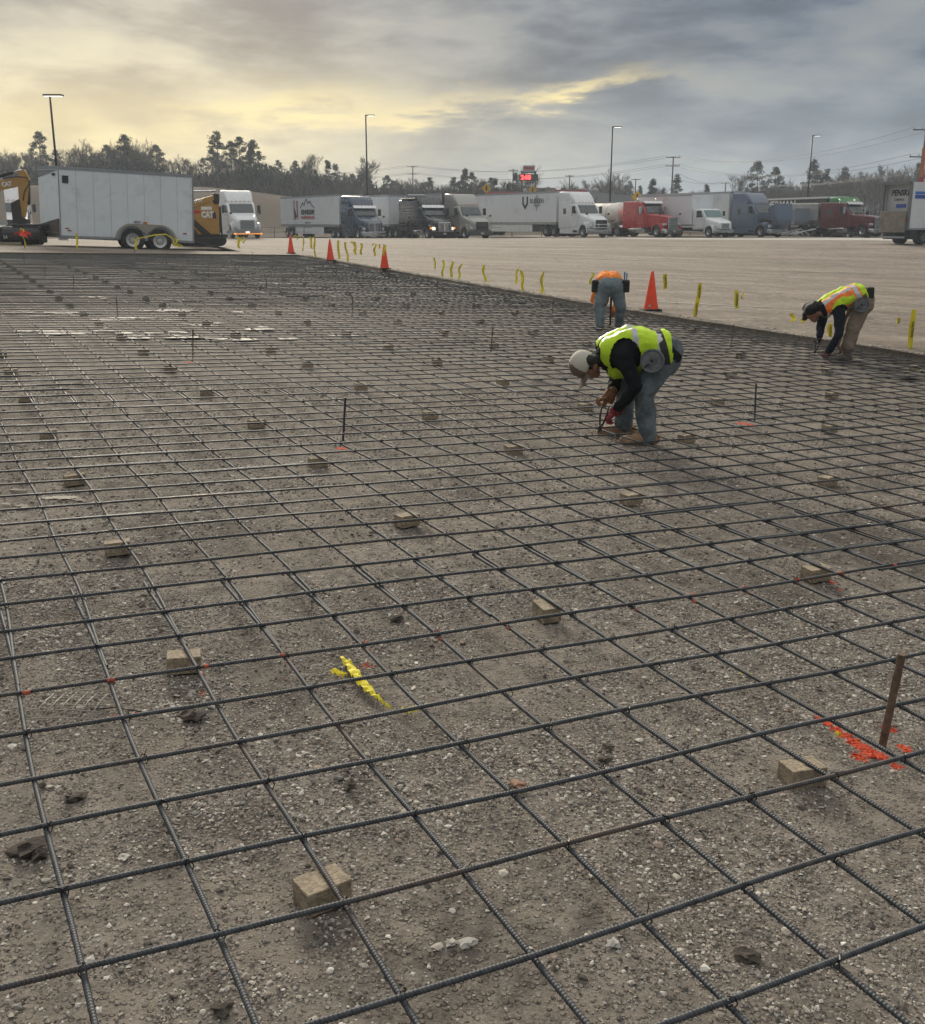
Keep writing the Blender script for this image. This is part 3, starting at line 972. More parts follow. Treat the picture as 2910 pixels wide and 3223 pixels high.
mat_root = empty('rebar_mat', (0, 6, 0))
tag(mat_root, 'grid of tied grey steel reinforcing bars covering the excavated floor', 'rebar grid')
sc_ = sorted([(score(a, b), n_, a, b, k) for n_, (a, b, k) in enumerate(segs)], key=lambda t: t[0])
sc_ = [t for t in sc_ if t[0] < 1e8]
far = []
for rank, (s_, n_, a, b, k) in enumerate(sc_):
    if rank < 300:
        me = (RIB if s_ < 5.2 else PLAIN)[n_ % 4]
        o = link('rebar', me, mat_root)
        d = b - a
        L = d.length
        xa = d.normalized(); ya = Vector((0, 0, 1)).cross(xa).normalized(); za = xa.cross(ya)
        m = Matrix((xa, ya, za)).transposed().to_4x4()
        m = m @ Matrix.Diagonal((L / BAR_L, 1, 1, 1))
        m.translation = a - mat_root.location
        o.matrix_local = m
    else:
        far.append((a, b))
mb = MB()
for a, b in far:
    n_ = 5
    pts_ = []
    for k in range(n_):
        p = a.lerp(b, k / (n_ - 1)) - mat_root.location
        p.z += rb.gauss(0, 0.004)
        pts_.append(p)
    mb.tube(pts_, BAR_R * 1.05, 4, cap=False)
o = mb.build('rebar_rows', steel, mat_root, smooth=True)
tag(o, kind='stuff')

# tie wires where bars cross
wire = mat('black tie wire', (0.03, 0.03, 0.032), 0.5, 0.6)
mb = MB(); mark = MB()
for i in range(-3, 40):
    for j in range(9, -42, -1):
        u, v = u_of(i), v_of(j)
        x, y = grid(u, v)
        if not in_view((x, y)) or y > 15 or y < 1.5: continue
        if rb.random() < 0.12: continue
        c = Vector((x, y, SLOPE * x + 0.5 * (H_LONG + H_TRAN))) - mat_root.location
        a = GYAW + R(45 if rb.random() < .5 else -45) + rb.uniform(-.2, .2)
        dx_, dy_ = math.cos(a), math.sin(a)
        r_ = 0.0145
        loop = [c + Vector((dx_ * r_ * math.cos(t), dy_ * r_ * math.cos(t), r_ * 1.15 * math.sin(t))) for t in [k * math.pi / 3 for k in range(7)]]
        mb.tube(loop, 0.0019, 3, cap=False)
        for q in range(1):
            e = c + Vector((rb.gauss(0, .012), rb.gauss(0, .012), rb.uniform(.014, .034)))
            mb.tube([c + Vector((0, 0, .008)), (c + e) / 2 + Vector((rb.gauss(0, .006), rb.gauss(0, .006), .008)), e], 0.0015, 3, cap=False)
tag(mb.build('tie_wire', wire, mat_root), kind='stuff')
orange_paint = mat('orange marking paint', (0.42, 0.095, 0.05), 0.7, var=0.4, vscale=60)
mark = MB()
for i in list(range(0, 14)):
    u, v = u_of(i), v_of(0)
    p = pt(u, v, H_TRAN) - mat_root.location
    du = Vector((UI[0], UI[1], SLOPE * UI[0])); dv = Vector((UJ[0], UJ[1], SLOPE * UJ[0]))
    w = 0.012 + 0.016 * rb.random()
    s0 = rb.uniform(-.02, .03)
    mark.cyl(p + du * (s0 - w * .5), p + du * (s0 + w * .5), BAR_R * 1.22, 8)
    if rb.random() < .65:
        q = pt(u, v, H_LONG) - mat_root.location
        s1 = rb.uniform(.01, .04)
        mark.cyl(q + dv * s1, q + dv * (s1 + rb.uniform(.015, .035)), BAR_R * 1.22, 8)
p = pt(u_of(2), v_of(-9), H_TRAN) - mat_root.location
mark.cyl(p, p + du * .03, BAR_R * 1.2, 8)
tag(mark.build('paint_marks', orange_paint, mat_root, smooth=True), kind='stuff')

# ------------------------------------------------------------------ concrete support bricks
brick_mat = mat('cast concrete brick', (0.36, 0.295, 0.21), 0.9, var=0.45, vscale=60, bump=0.8, bscale=220, dirt=(0.16, 0.135, 0.105), dscale=18, damt=0.75)
def brick_mesh(seed):
    bm = bmesh.new()
    bmesh.ops.create_cube(bm, size=1.0)
    for v in bm.verts: v.co = Vector((v.co.x * .122, v.co.y * .086, v.co.z * .066))
    bmesh.ops.bevel(bm, geom=list(bm.edges), offset=0.0022, segments=1, affect='EDGES', clamp_overlap=True)
    bmesh.ops.subdivide_edges(bm, edges=[e for e in bm.edges if e.calc_length() > .03], cuts=3, use_grid_fill=True)
    for v in bm.verts:
        n_ = mnoise.noise(v.co * 45 + Vector((seed * 7.1, 0, 0)))
        v.co += v.normal * n_ * 0.0035
    me = bpy.data.meshes.new('concrete_brick')
    bm.to_mesh(me); bm.free()
    me.materials.append(brick_mat)
    me.update()
    return me
BR = [brick_mesh(k) for k in range(5)]
NEAR_BRICK = {(0, 0): 'tan concrete brick closest to the viewer, under a bar at the bottom left', (1, 0): 'concrete brick left of the rusty stake with orange paint at its foot',
              (0, 1): 'tan concrete brick beside the square of plastic mesh, orange paint on its bar', (1, 1): 'concrete brick up and right of the long yellow tape scrap',
              (2, 1): 'concrete brick standing alone in front of the right edge, beyond the orange painted floor'}
ROWW = ['first', 'second', 'third', 'fourth', 'fifth', 'sixth', 'seventh', 'eighth', 'ninth', 'tenth']
kb = 0
BRV = [4.5, -.52, -5.65, -10.7, -15.6, -21, -26.4, -31.2, -36.4, -42.2]
for row in range(0, 25):
    for colm in range(0, 8):
        i = 2 + 5 * colm
        v = (BRV[row] if row < 10 else -42.2 - 5.2 * (row - 9)) + rb.uniform(-.08, .08)
        u = u_of(i) + rb.uniform(-.06, .02)
        x, y = grid(u, v)
        if not in_view((x, y)) or v < v_edge(u) + 1: continue
        o = link('concrete_brick', BR[kb % 5])
        kb += 1
        o.location = (x, y, ground_h(x, y) * .0 + SLOPE * x + 0.033 - 0.001)
        o.rotation_euler = (rb.gauss(0, .025), rb.gauss(0, .025), GYAW - R(3) + rb.gauss(0, .12) + (R(90) if rb.random() < .06 else 0))
        if (colm, row) in NEAR_BRICK: lab = NEAR_BRICK[(colm, row)]
        elif row < 10 and colm < 5: lab = 'grey concrete brick, %s from the viewer in the %s brick line from left' % (ROWW[row], ROWW[colm])
        else: lab = 'small dark concrete brick far back under the rebar grid'
        tag(o, lab, 'brick', 'concrete bricks holding up the rebar grid')

# ------------------------------------------------------------------ grade stakes
stake_mat = mat('dark steel stake', (0.05, 0.05, 0.062), 0.5, 0.4)
rust_mat = mat('rusty brown stake', (0.15, 0.098, 0.066), 0.85, var=0.5, vscale=30, bump=0.4, bscale=90, dirt=(0.05, 0.04, 0.035), dscale=20)
STK = {(0, 0): 'thick rusty brown stake standing in orange paint at the right', (0, 1): 'dark steel stake in the left half, orange paint at its foot',
       (1, 1): 'dark steel stake right of the stooping worker in the white cap', (2, 2): 'thin brown stake near the lot edge left of the worker in tan trousers',
       (1, 2): 'thin brown stake left of the white cap of the stooping worker', (0, 2): 'thin brown stake standing at the pale puddles on the left'}
for row in range(0, 8):
    for colm in range(0, 3):
        u = (8.6, 21.4, 34.6)[colm]; v = 4.2 - 17.0 * row
        if (colm, row) == (0, 1): v = -13.3
        x, y = grid(u, v)
        if (row, colm) == (0, 0):
            q = gp(1735, 1467); x, y = q.x, q.y
        if not in_view((x, y)) or v < v_edge(u) + 1: continue
        near = row == 0
        rr = .0135 if near else .0085
        h = 0.335
        mb = MB()
        lean = Vector((0.018 + rb.gauss(0, .008), rb.gauss(0, .015), 0)) if not near else Vector((0.028, -.01, 0))
        n_ = 9
        pts_ = [Vector((0, 0, -.02)) + lean * (k / (n_ - 1)) + Vector((0, 0, (h + .02) * k / (n_ - 1))) for k in range(n_)]
        mb.tube(pts_, [rr * (1 + rb.gauss(0, .05)) for _ in pts_], 8)
        o = mb.build('grade_stake', rust_mat if (near or row >= 2) else stake_mat, smooth=True, auto=40)
        o.location = (x, y, SLOPE * x)
        tag(o, STK.get((colm, row), 'thin dark stake sticking up far back in the rebar grid'), 'stake', 'stakes standing in the rebar grid')

# ------------------------------------------------------------------ traffic cones
cone_mat = mat('orange cone plastic', (0.90, 0.075, 0.025), 0.45, var=0.1, dirt=(0.35, 0.06, 0.03), dscale=8, damt=0.4)
cone_base = mat('black rubber base', (0.016, 0.016, 0.017), 0.8)
def cone_meshes():
    b = MB()
    prof = [(.19, -.19), (.19, .19)]
    sq_ = []
    for z_, s_ in ((0, .185), (.02, .19), (.035, .185)):
        ring = []
        for (sx_, sy_) in ((1, 1), (-1, 1), (-1, -1), (1, -1)):
            for k in range(4):
                a = math.atan2(sy_, sx_) - R(45) + R(30) * k
                ring.append((sx_ * (s_ - .04) + .04 * math.cos(a), sy_ * (s_ - .04) + .04 * math.sin(a), z_))
        sq_.append(ring)
    b.rings(sq_)
    bm_ = b.mesh('base', cone_base)
    c = MB()
    c.lathe([(.142, .0355), (.138, .06), (.118, .16), (.075, .43), (.034, .69), (.030, .705), (.030, .73), (.024, .735), (.022, .70)], 24, 'z')
    cm = c.mesh('cone', cone_mat, smooth=True)
    cm.set_sharp_from_angle(angle=R(40))
    return bm_, cm
cb_me, cc_me = cone_meshes()
sticker = mat('grey sticker', (0.45, 0.42, 0.4), 0.5)
for n_, (x, y, lab) in enumerate(((-6.98, 44.9, 'orange traffic cone at the far corner of the excavation, furthest left of the four'),
                                  (-4.67, 38.93, 'orange traffic cone with a yellow tape strip against its right side'),
                                  (-2.41, 34.01, 'orange traffic cone with a tape strip hanging from its tip'),
                                  (3.61, 20.86, 'large orange traffic cone behind the stooping worker, nearest of the four'))):
    r_ = empty('traffic_cone', (x, y, zl(x, y)), rz=random.uniform(-.3, .3))
    tag(r_, lab, 'cone', 'traffic cones along the lot edge')
    link('base', cb_me, r_); link('cone', cc_me, r_)
    if n_ == 3:
        M_ = M4((1, 0, 0), (0, .15, 1), (-.055, -.134, .10))
        MB().cbox((0, 0, 0), (.035, .045, .003)).build('sticker', sticker, r_).matrix_local = M_

# ------------------------------------------------------------------ caution tape on a string line
tape_mat = mat('yellow tape', (0.80, 0.68, 0.03), 0.7, var=0.08, vscale=20)
ink = mat('black print', (0.015, 0.015, 0.012), 0.6)
TAPES = [(3.81, 20.623, .709, .428, .075, 1), (4.278, 19.683, .591, -.02, .075, 2), (4.712, 18.812, .518, .208, .075, 1), (4.789, 18.658, .502, .374, .03, 0),
         (5.334, 17.565, .231, .093, .07, 0), (5.444, 17.343, .161, .087, .06, 0), (5.7, 16.83, .13, -.09, .075, 1), (6.287, 15.651, .322, .235, .04, 1), (6.398, 15.429, .454, -.10, .075, 1),
         (2.712, 22.827, .628, .4, .06, 0), (1.809, 24.638, .58, .098, .075, 0), (1.363, 25.54, .561, .073, .075, 0), (1.29, 25.68, .60, .25, .06, 0), (.507, 27.252, .625, .218, .07, 0), (-.038, 28.345, .609, .225, .06, 0),
         (-.268, 28.806, .657, .241, .075, 0), (-.506, 29.285, .667, .244, .06, 0), (-.762, 29.797, .717, .421, .05, 0), (-6.065, 40.441, 1.154, 1.022, .06, 0), (-5.682, 39.672, 1.138, .646, .06, 0),
         (-5.384, 39.074, 1.145, .738, .075, 0), (-5.171, 38.647, 1.101, .445, .075, 0), (-4.36, 38.70, 1.03, .40, .085, 0), (-3.809, 35.913, 1.023, .413, .07, 0), (-3.46, 35.213, 1.036, .645, .075, 0),
         (-3.40, 35.10, 1.04, .74, .06, 0), (-3.171, 34.632, 1.001, .661, .075, 0), (-2.643, 33.573, .999, .648, .07, 0), (-2.481, 33.248, 1.005, .853, .06, 0), (-2.37, 33.80, .98, .66, .075, 0),
         (-15.72, 39.668, 1.407, .79, .075, 0), (-14.10, 40.474, 1.244, .691, .075, 0), (-12.207, 41.3, 1.046, .641, .09, 0), (-10.875, 42.082, 1.037, .845, .09, 0), (-8.747, 43.142, 1.105, .655, .09, 0)]
TLAB = {0: 'short folded yellow caution tape fluttering right of the big cone', 1: 'long yellow caution tape hanging right of the big cone, its end trailing left', 2: 'yellow caution tape strip between the big cone and the worker in tan trousers',
        3: 'thin narrow sliver of yellow tape beside a wider strip', 4: 'yellow tape flap by the bent worker\'s head', 5: 'small yellow tape scrap under the bent worker\'s face', 6: 'yellow caution tape seen behind the legs of the worker in tan trousers',
        7: 'small twisted yellow tape flap near the right edge', 8: 'long upright yellow caution tape strip at the far right', 9: 'yellow tape strip just left of the worker in the orange shirt',
        30: 'yellow tape strip hanging in front of the black bucket under orange ribbon', 31: 'yellow tape strip hanging below the white trailer\'s front end', 32: 'yellow tape hanging in front of the trailer\'s front wheel',
        33: 'small bunch of yellow tape below the trailer\'s rear end', 34: 'yellow tape strip hanging over the trailer\'s ramp'}
def ribbon(mb, pts_, width, wdir, th=0.0012, tw=0.5):
    rs_ = []
    for k, p in enumerate(pts_):
        t = k / (len(pts_) - 1)
        w = (Matrix.Rotation(tw * math.sin(t * 5.0 + tw * 9), 3, 'Z') @ Vector(wdir)).normalized() * width * .5
        n_ = w.cross(Vector((0, 0, 1))).normalized() * th
        rs_.append([p - w - n_, p + w - n_, p + w + n_, p - w + n_])
    mb.rings(rs_)
tape_tops = []
ORD = ['first', 'second', 'third', 'fourth', 'fifth', 'sixth', 'seventh', 'eighth', 'ninth', 'tenth', 'eleventh', 'twelfth']
for n_, (x, y, zt, zb_, w, txt) in enumerate(TAPES):
    mb = MB()
    L = zt - zb_
    amp = .008 + .02 * rb.random() if txt == 0 else .006
    ph = rb.uniform(0, 6)
    lean = rb.uniform(-.22, .16) * L
    pts_ = [Vector((lean * t + amp * math.sin(t * 7 + ph), amp * math.cos(t * 6 + ph) * .8, -L * t)) for t in [k / 12 for k in range(13)]]
    ribbon(mb, pts_, w, (1, .1, 0), tw=.25 if txt else rb.uniform(.2, .9))
    if n_ == 1:
        e = pts_[-1]
        ribbon(mb, [e + Vector((-.01, 0, .02)), e + Vector((-.07, -.02, .0)), e + Vector((-.13, -.05, -.01)), e + Vector((-.17, -.08, -.05))], .035, (.3, 1, 0))
    if n_ in (33, 34):
        for q in range(3):
            o_ = Vector((rb.gauss(0, .12), 0, rb.uniform(-.1, .0)))
            ribbon(mb, [o_, o_ + Vector((rb.gauss(0, .1), 0, -.1)), o_ + Vector((rb.gauss(0, .1), 0, -.22))], .06, (1, .2, 0))
    if n_ == 32:
        ribbon(mb, [Vector((0, 0, 0)), Vector((.35, .1, .06)), Vector((.7, .15, .14)), Vector((1.1, .2, .16)), Vector((1.35, .2, .0)), Vector((1.4, .2, -.2))], .045, (.1, .1, 1))
    if txt == 0 and n_ >= 18 and n_ % 3 == 0:
        ribbon(mb, [Vector((0, 0, 0)), Vector((-.06, 0, .03)), Vector((-.1, 0, -.04))], .04, (1, .2, 0))
    o = mb.build('caution_tape', tape_mat)
    o.location = (x, y, zt)
    tape_tops.append(Vector((x, y, zt)))
    tag(o, TLAB.get(n_) or ('yellow tape strip among the small cones, %s from the left' % ORD[n_ - 18] if n_ >= 18 else 'yellow tape strip left of the orange shirted worker, %s from the right' % ORD[n_ - 10]), 'caution tape', 'yellow caution tape strips on the string line')
    if txt:
        for q in range(1 if L < .45 else (2 if txt == 2 else 1)):
            zc = -L * (.5 if txt == 1 else (.25 + .5 * q))
            t_ = text('lettering', 'CAUTION', .05, M4((0, 0, -1), (1, 0, 0), (lean * (-zc / L) + .004, -.018, zc)), ink, o, bold=.0012, width=min(.22, L * .85), extrude=.0006)
# string line that carries the tape, tied from cone to pin
string_mat = mat('grey mason string', (0.32, 0.31, 0.27), 0.8)
def string(a_pts, lab):
    mb = MB()
    pts_ = []
    for a, b in zip(a_pts[:-1], a_pts[1:]):
        for k in range(6):
            t = k / 6
            p = a.lerp(b, t); p.z -= .05 * 4 * t * (1 - t) * min((b - a).length / 4, 1)
            pts_.append(p)
    pts_.append(a_pts[-1])
    mb.tube(pts_, .0022, 4)
    tag(mb.build('string_line', string_mat), lab, 'string', 'string lines along the lot edge')
ordr = [Vector((7.9, 12.6, .44))] + [tape_tops[k] for k in (8,)] + [Vector((5.45, 17.3, .47))] + [tape_tops[k] for k in (2, 1, 0, 9, 10, 11, 13, 14, 15, 16, 17)] + [Vector((-2.41, 34.01, .98))] + [tape_tops[k] for k in (26, 24, 23, 21, 20, 19, 18)] + [Vector((-6.98, 44.9, 1.11))]
string(ordr, 'thin grey string strung along the right edge of the excavation')
string([Vector((-6.98, 44.9, 1.11)), tape_tops[34], tape_tops[33], tape_tops[32], tape_tops[31], tape_tops[30], Vector((-21, 37.5, 1.62))], 'thin grey string strung in front of the white trailer')

# ------------------------------------------------------------------ scraps on the floor
def ground_ribbon(pts_, widths, lab, creases=.010, letters=None):
    mb = MB()
    rs_ = []
    P_ = []
    for (a, b) in zip(pts_[:-1], pts_[1:]):
        for k in range(6):
            P_.append(a.lerp(b, k / 6))
    P_.append(pts_[-1])
    for k, p in enumerate(P_):
        t = k / (len(P_) - 1)
        d = (P_[min(k + 1, len(P_) - 1)] - P_[max(k - 1, 0)]).normalized()
        w = widths[0] + (widths[1] - widths[0]) * abs(math.sin(t * 3.0 + .4))
        side = Vector((-d.y, d.x, 0)) * w * .5
        h = .014 + creases * rb.random()
        up = Vector((0, 0, rb.gauss(0, .005)))
        rs_.append([p - side + up + Vector((0, 0, h)), p + Vector((0, 0, h + .006)), p + side - up + Vector((0, 0, h)), p + side - up + Vector((0, 0, h - .002)), p + Vector((0, 0, h + .004)), p - side + up + Vector((0, 0, h - .002))])
    mb.rings(rs_)
    o = mb.build('tape_scrap', tape_mat)
    tag(o, lab, 'tape scrap', 'torn yellow tape lying on the floor')
    return o
o = ground_ribbon([gp(672, 1302), gp(690, 1320), gp(706, 1345), gp(722, 1362), gp(738, 1378), gp(750, 1386)], (.013, .034), 'long crumpled yellow caution tape scrap lying on the gravel')
ground_ribbon([gp(655, 1329), gp(668, 1334), gp(680, 1338)], (.018, .026), 'small yellow tape piece left of the long scrap')
ground_ribbon([gp(750, 1388), gp(758, 1394), gp(770, 1402)], (.004, .007), 'thin yellow tape thread below the long scrap', .004)
ground_ribbon([gp(785, 1409), gp(802, 1407), gp(822, 1404)], (.016, .022), 'curled yellow tape bit right of the long scrap')
ground_ribbon([gp(1458, 1331), gp(1468, 1336), gp(1478, 1338)], (.014, .028), 'tiny crumpled yellow scrap in the right half of the gravel')
ground_ribbon([gp(1645, 1452), gp(1652, 1458)], (.010, .018), 'tiny yellow scrap beside the orange paint streak')
# square of plastic mesh
mb = MB()
net = mat('grey plastic mesh', (0.32, 0.31, 0.26), 0.6)
A, B, Cc = gp(60, 1425), gp(110, 1370), gp(178, 1424)
e1 = (B - A); e2 = (Cc - A)
for k in range(6):
    t = k / 5
    a = A + e2 * t * .95; mb.tube([a + Vector((0, 0, .016 + .004 * math.sin(k))), a + e1 * .55 + Vector((.004 * math.sin(k * 3), 0, .022)), a + e1 + Vector((0, 0, .015))], .0026, 4)
for k in range(5):
    t = k / 4
    a = A + e1 * t * .96; mb.tube([a - e2 * .05 + Vector((0, 0, .018)), a + e2 * .5 + Vector((0, 0, .023 + .004 * math.sin(k * 2))), a + e2 * 1.1 + Vector((0, 0, .016))], .0022, 4)
tag(mb.build('plastic_mesh', net, smooth=True), 'scrap of pale plastic netting on the gravel at the left', 'mesh scrap')
mb = MB()
mb.tube([gp(180, 1405) + Vector((0, 0, .016)), gp(230, 1403) + Vector((0, 0, .02)), gp(280, 1410) + Vector((0, 0, .016))], .0022, 4)
tag(mb.build('wire_offcut', wire, smooth=True), 'thin dark wire lying right of the plastic netting', 'wire')
# clods of dark soil and a few big stones
clod = mat('dark soil clod', (0.075, 0.062, 0.05), 0.95, var=0.5, vscale=40, bump=.8, bscale=120)
pale = mat('pale limestone', (0.40, 0.38, 0.34), 0.85, var=.2, vscale=30)
def lump(name, xd, yd, s, m, lab, cat, grp):
    bm = bmesh.new(); bmesh.ops.create_icosphere(bm, subdivisions=2, radius=1)
    sd = rb.uniform(0, 50)
    for v in bm.verts:
        k = 1 + .9 * mnoise.noise(v.co * 1.6 + Vector((sd, 0, 0))) + .5 * mnoise.noise(v.co * 4 + Vector((0, sd, 0)))
        v.co = Vector((v.co.x * s * k, v.co.y * s * k * .75, v.co.z * s * k * .32))
    me = bpy.data.meshes.new(name); bm.to_mesh(me); bm.free(); me.materials.append(m)
    o = link(name, me); p = gp(xd, yd); o.location = (p.x, p.y, p.z + s * .08)
    o.rotation_euler = (0, 0, rb.uniform(0, 6))
    tag(o, lab, cat, grp)
for xd, yd, s, lab in ((380, 1412, .040, 'dark soil clod right of the plastic netting'), (365, 1405, .028, 'smaller dark soil clod touching the one right of the netting'), (150, 1570, .028, 'dark soil clod alone below the netting at the left'),
                       (55, 1672, .045, 'largest dark soil clod at the lower left edge'), (80, 1680, .03, 'soil clod right against the largest one at the left edge'), (82, 1546, .015, 'tiny dark soil clod near the left edge'),
                       (355, 1685, .020, 'dark soil clod right of the bright white stone'), (780, 1218, .035, 'dark soil clod above the long yellow tape scrap'), (440, 1985, .025, 'dark soil clod at the bottom edge left of centre'),
                       (1470, 1880, .03, 'dark soil clod at the lower right'), (1195, 1470, .022, 'upper of two dark clods right of centre'), (1190, 1495, .02, 'lower of two dark clods right of centre'), (690, 1545, .022, 'dark soil clod above the nearest brick')):
    lump('soil_clod', xd, yd, s, clod, lab, 'clod', 'dark soil clods on the gravel')
for xd, yd, s, lab in ((243, 1688, .018, 'bright white angular stone left of the nearest brick'), (920, 1858, .022, 'rounded pale stone right of the nearest brick'), (885, 1855, .014, 'small pale stone beside a rounded pale one'),
                       (1205, 1857, .020, 'pale round stone at the lower right near a crossing'), (1020, 1545, .026, 'reddish brown flat stone beside a bar right of centre')):
    lump('stone', xd, yd, s, pale if 'red' not in lab else mat('reddish stone', (0.30, 0.17, 0.11), .85), lab, 'stone', 'larger single stones on the gravel')
# ------------------------------------------------------------------ people
def remesh(mb, voxel, smooth_it=4):
    me = bpy.data.meshes.new('tmp'); me.from_pydata(mb.v, [], mb.f)
    bm = bmesh.new(); bm.from_mesh(me); bmesh.ops.recalc_face_normals(bm, faces=bm.faces); bm.to_mesh(me); bm.free()
    ob = bpy.data.objects.new('tmp', me); C.objects.link(ob)
    r = ob.modifiers.new('r', 'REMESH'); r.mode = 'VOXEL'; r.voxel_size = voxel
    s_ = ob.modifiers.new('s', 'SMOOTH'); s_.factor = 0.5; s_.iterations = smooth_it
    dg = bpy.context.evaluated_depsgraph_get()
    out = bpy.data.meshes.new_from_object(ob.evaluated_get(dg))
    bpy.data.objects.remove(ob, do_unlink=True)
    return out

def seg_dist(P, a, b, ra, rb_):
    a = np.array(a); b = np.array(b)
    d = b - a; L = max(d @ d, 1e-9)
    t = np.clip(((P - a) @ d) / L, 0, 1)
    return np.linalg.norm(P - a - t[:, None] * d, axis=1) - (ra + (rb_ - ra) * t)

def wrinkle(me, amt, scale, sel=None):
    n = len(me.vertices)
    co = np.empty(n * 3, dtype=np.float32); me.vertices.foreach_get('co', co); co = co.reshape(-1, 3)
    no = np.empty(n * 3, dtype=np.float32); me.vertices.foreach_get('normal', no); no = no.reshape(-1, 3)
    w = np.array([mnoise.noise(Vector(p) * scale) + .5 * mnoise.noise(Vector(p) * scale * 2.3) for p in co])
    co += no * (w * amt)[:, None]
    me.vertices.foreach_set('co', co.ravel()); me.update()

def body(parent, limbs, mats, voxel=0.011):
    """limbs: (points, radii, material key). One continuous skin, coloured by the nearest limb."""
    mb = MB()
    for pts_, rad, key in limbs:
        mb.capsule(pts_, rad, 14)
    me = remesh(mb, voxel)
    wrinkle(me, 0.012, 11.0)
    n = len(me.polygons)
    P = np.empty(n * 3); me.polygons.foreach_get('center', P); P = P.reshape(-1, 3)
    keys = list(mats)
    best = np.full(n, 1e9); mi = np.zeros(n, dtype=np.int32)
    for pts_, rad, key in limbs:
        for k in range(len(pts_) - 1):
            d = seg_dist(P, pts_[k], pts_[k + 1], rad[k], rad[k + 1])
            m_ = d < best
            best[m_] = d[m_]; mi[m_] = keys.index(key)
    for k in keys: me.materials.append(mats[k])
    me.polygons.foreach_set('material_index', mi)
    me.polygons.foreach_set('use_smooth', np.ones(n, dtype=bool))
    o = link('body', me, parent)
    return o

def shell(name, parent, limbs, grow, rule, mats, voxel=0.010, keep=None):
    mb = MB()
    for pts_, rad in limbs:
        mb.capsule(pts_, [r + grow for r in rad], 16)
    me = remesh(mb, voxel, 3)
    wrinkle(me, 0.013, 10.0)
    n = len(me.polygons)
    P = np.empty(n * 3); me.polygons.foreach_get('center', P); P = P.reshape(-1, 3)
    mi = rule(P)
    for m in mats: me.materials.append(m)
    me.polygons.foreach_set('material_index', mi.astype(np.int32))
    me.polygons.foreach_set('use_smooth', np.ones(n, dtype=bool))
    if keep is not None:
        k = keep(P)
        bm = bmesh.new(); bm.from_mesh(me); bm.faces.ensure_lookup_table()
        bmesh.ops.delete(bm, geom=[bm.faces[i] for i in np.nonzero(~k)[0]], context='FACES')
        bm.to_mesh(me); bm.free()
    return link(name, me, parent)

def glove(parent, wrist, palm_dir, curl_dir, side_dir, m, name='glove', grip=1.0, s=1.0):
    """palm and five bent fingers; palm_dir from wrist to knuckles, curl_dir where the fingers close to"""
    w = Vector(wrist); p = Vector(palm_dir).normalized(); c = Vector(curl_dir); c = (c - p * c.dot(p)).normalized(); sd = p.cross(c)
    if sd.dot(Vector(side_dir)) < 0: sd = -sd
    mb = MB()
    mb.capsule([w - p * .03 * s, w + p * .02 * s], [.032 * s, .031 * s], 10)
    for k in (-1, 0, 1):
        mb.capsule([w + sd * k * .014 * s, w + p * .085 * s + sd * k * .023 * s], [.022 * s, .018 * s], 10)
    for k, L in enumerate((.068, .078, .074, .058)):
        b0 = w + p * .088 * s + sd * (k - 1.5) * .0205 * s
        a1 = (p * math.cos(.9 * grip) + c * math.sin(.9 * grip)); a2 = (p * math.cos(2.0 * grip) + c * math.sin(2.0 * grip)); a3 = (p * math.cos(2.7 * grip) + c * math.sin(2.7 * grip))
        q1 = b0 + a1 * L * .45 * s; q2 = q1 + a2 * L * .33 * s; q3 = q2 + a3 * L * .26 * s
        mb.capsule([b0, q1, q2, q3], [.0115 * s, .0108 * s, .010 * s, .009 * s], 8)
    t0 = w + p * .03 * s + sd * .028 * s
    t1 = t0 + (p * .5 + sd * .8 + c * .4).normalized() * .038 * s; t2 = t1 + (p * .7 + c * .9).normalized() * .034 * s
    mb.capsule([t0, t1, t2], [.0145 * s, .0125 * s, .0105 * s], 8)
    me = remesh(mb, 0.0048, 2)
    me.materials.append(m)
    me.polygons.foreach_set('use_smooth', np.ones(len(me.polygons), dtype=bool))
    return link(name, me, parent)

def boot(parent, ankle, toe_dir, m, sole, s=1.0, name='boot'):
    a = Vector(ankle); d = Vector((toe_dir[0], toe_dir[1], 0)).normalized(); sd = Vector((-d.y, d.x, 0))
    mb = MB()
    up = Vector((0, 0, 1))
    g = a.z - .085 * s
    base = Vector((a.x, a.y, g))
    mb.capsule([a + up * .06 * s, a - up * .01], [.052 * s, .052 * s], 12)
    mb.capsule([base - d * .045 * s + up * .045 * s, base + d * .05 * s + up * .055 * s, base + d * .13 * s + up * .045 * s, base + d * .185 * s + up * .040 * s], [.044 * s, .048 * s, .043 * s, .036 * s], 12)
    for k in (-1, 1):
        mb.capsule([base + d * .06 * s + sd * k * .014 + up * .04 * s, base + d * .165 * s + sd * k * .012 + up * .036 * s], [.034 * s, .032 * s], 10)
    me = remesh(mb, 0.008, 2)
    me.materials.append(m)
    me.polygons.foreach_set('use_smooth', np.ones(len(me.polygons), dtype=bool))
    o = link(name, me, parent)
    b = MB()
    rs_ = []
    for h in (.0, .024):
        ring = []
        for k in range(20):
            t = 2 * math.pi * k / 20
            f = math.cos(t); w = math.sin(t)
            L = .155 if f > 0 else .095
            ring.append(base + d * (.055 + f * L) * s + sd * w * (.050 if f > 0 else .043) * s + up * (h - .002))
        rs_.append(ring)
    b.rings(rs_)
    b.build('sole', sole, o, smooth=False)
    return o

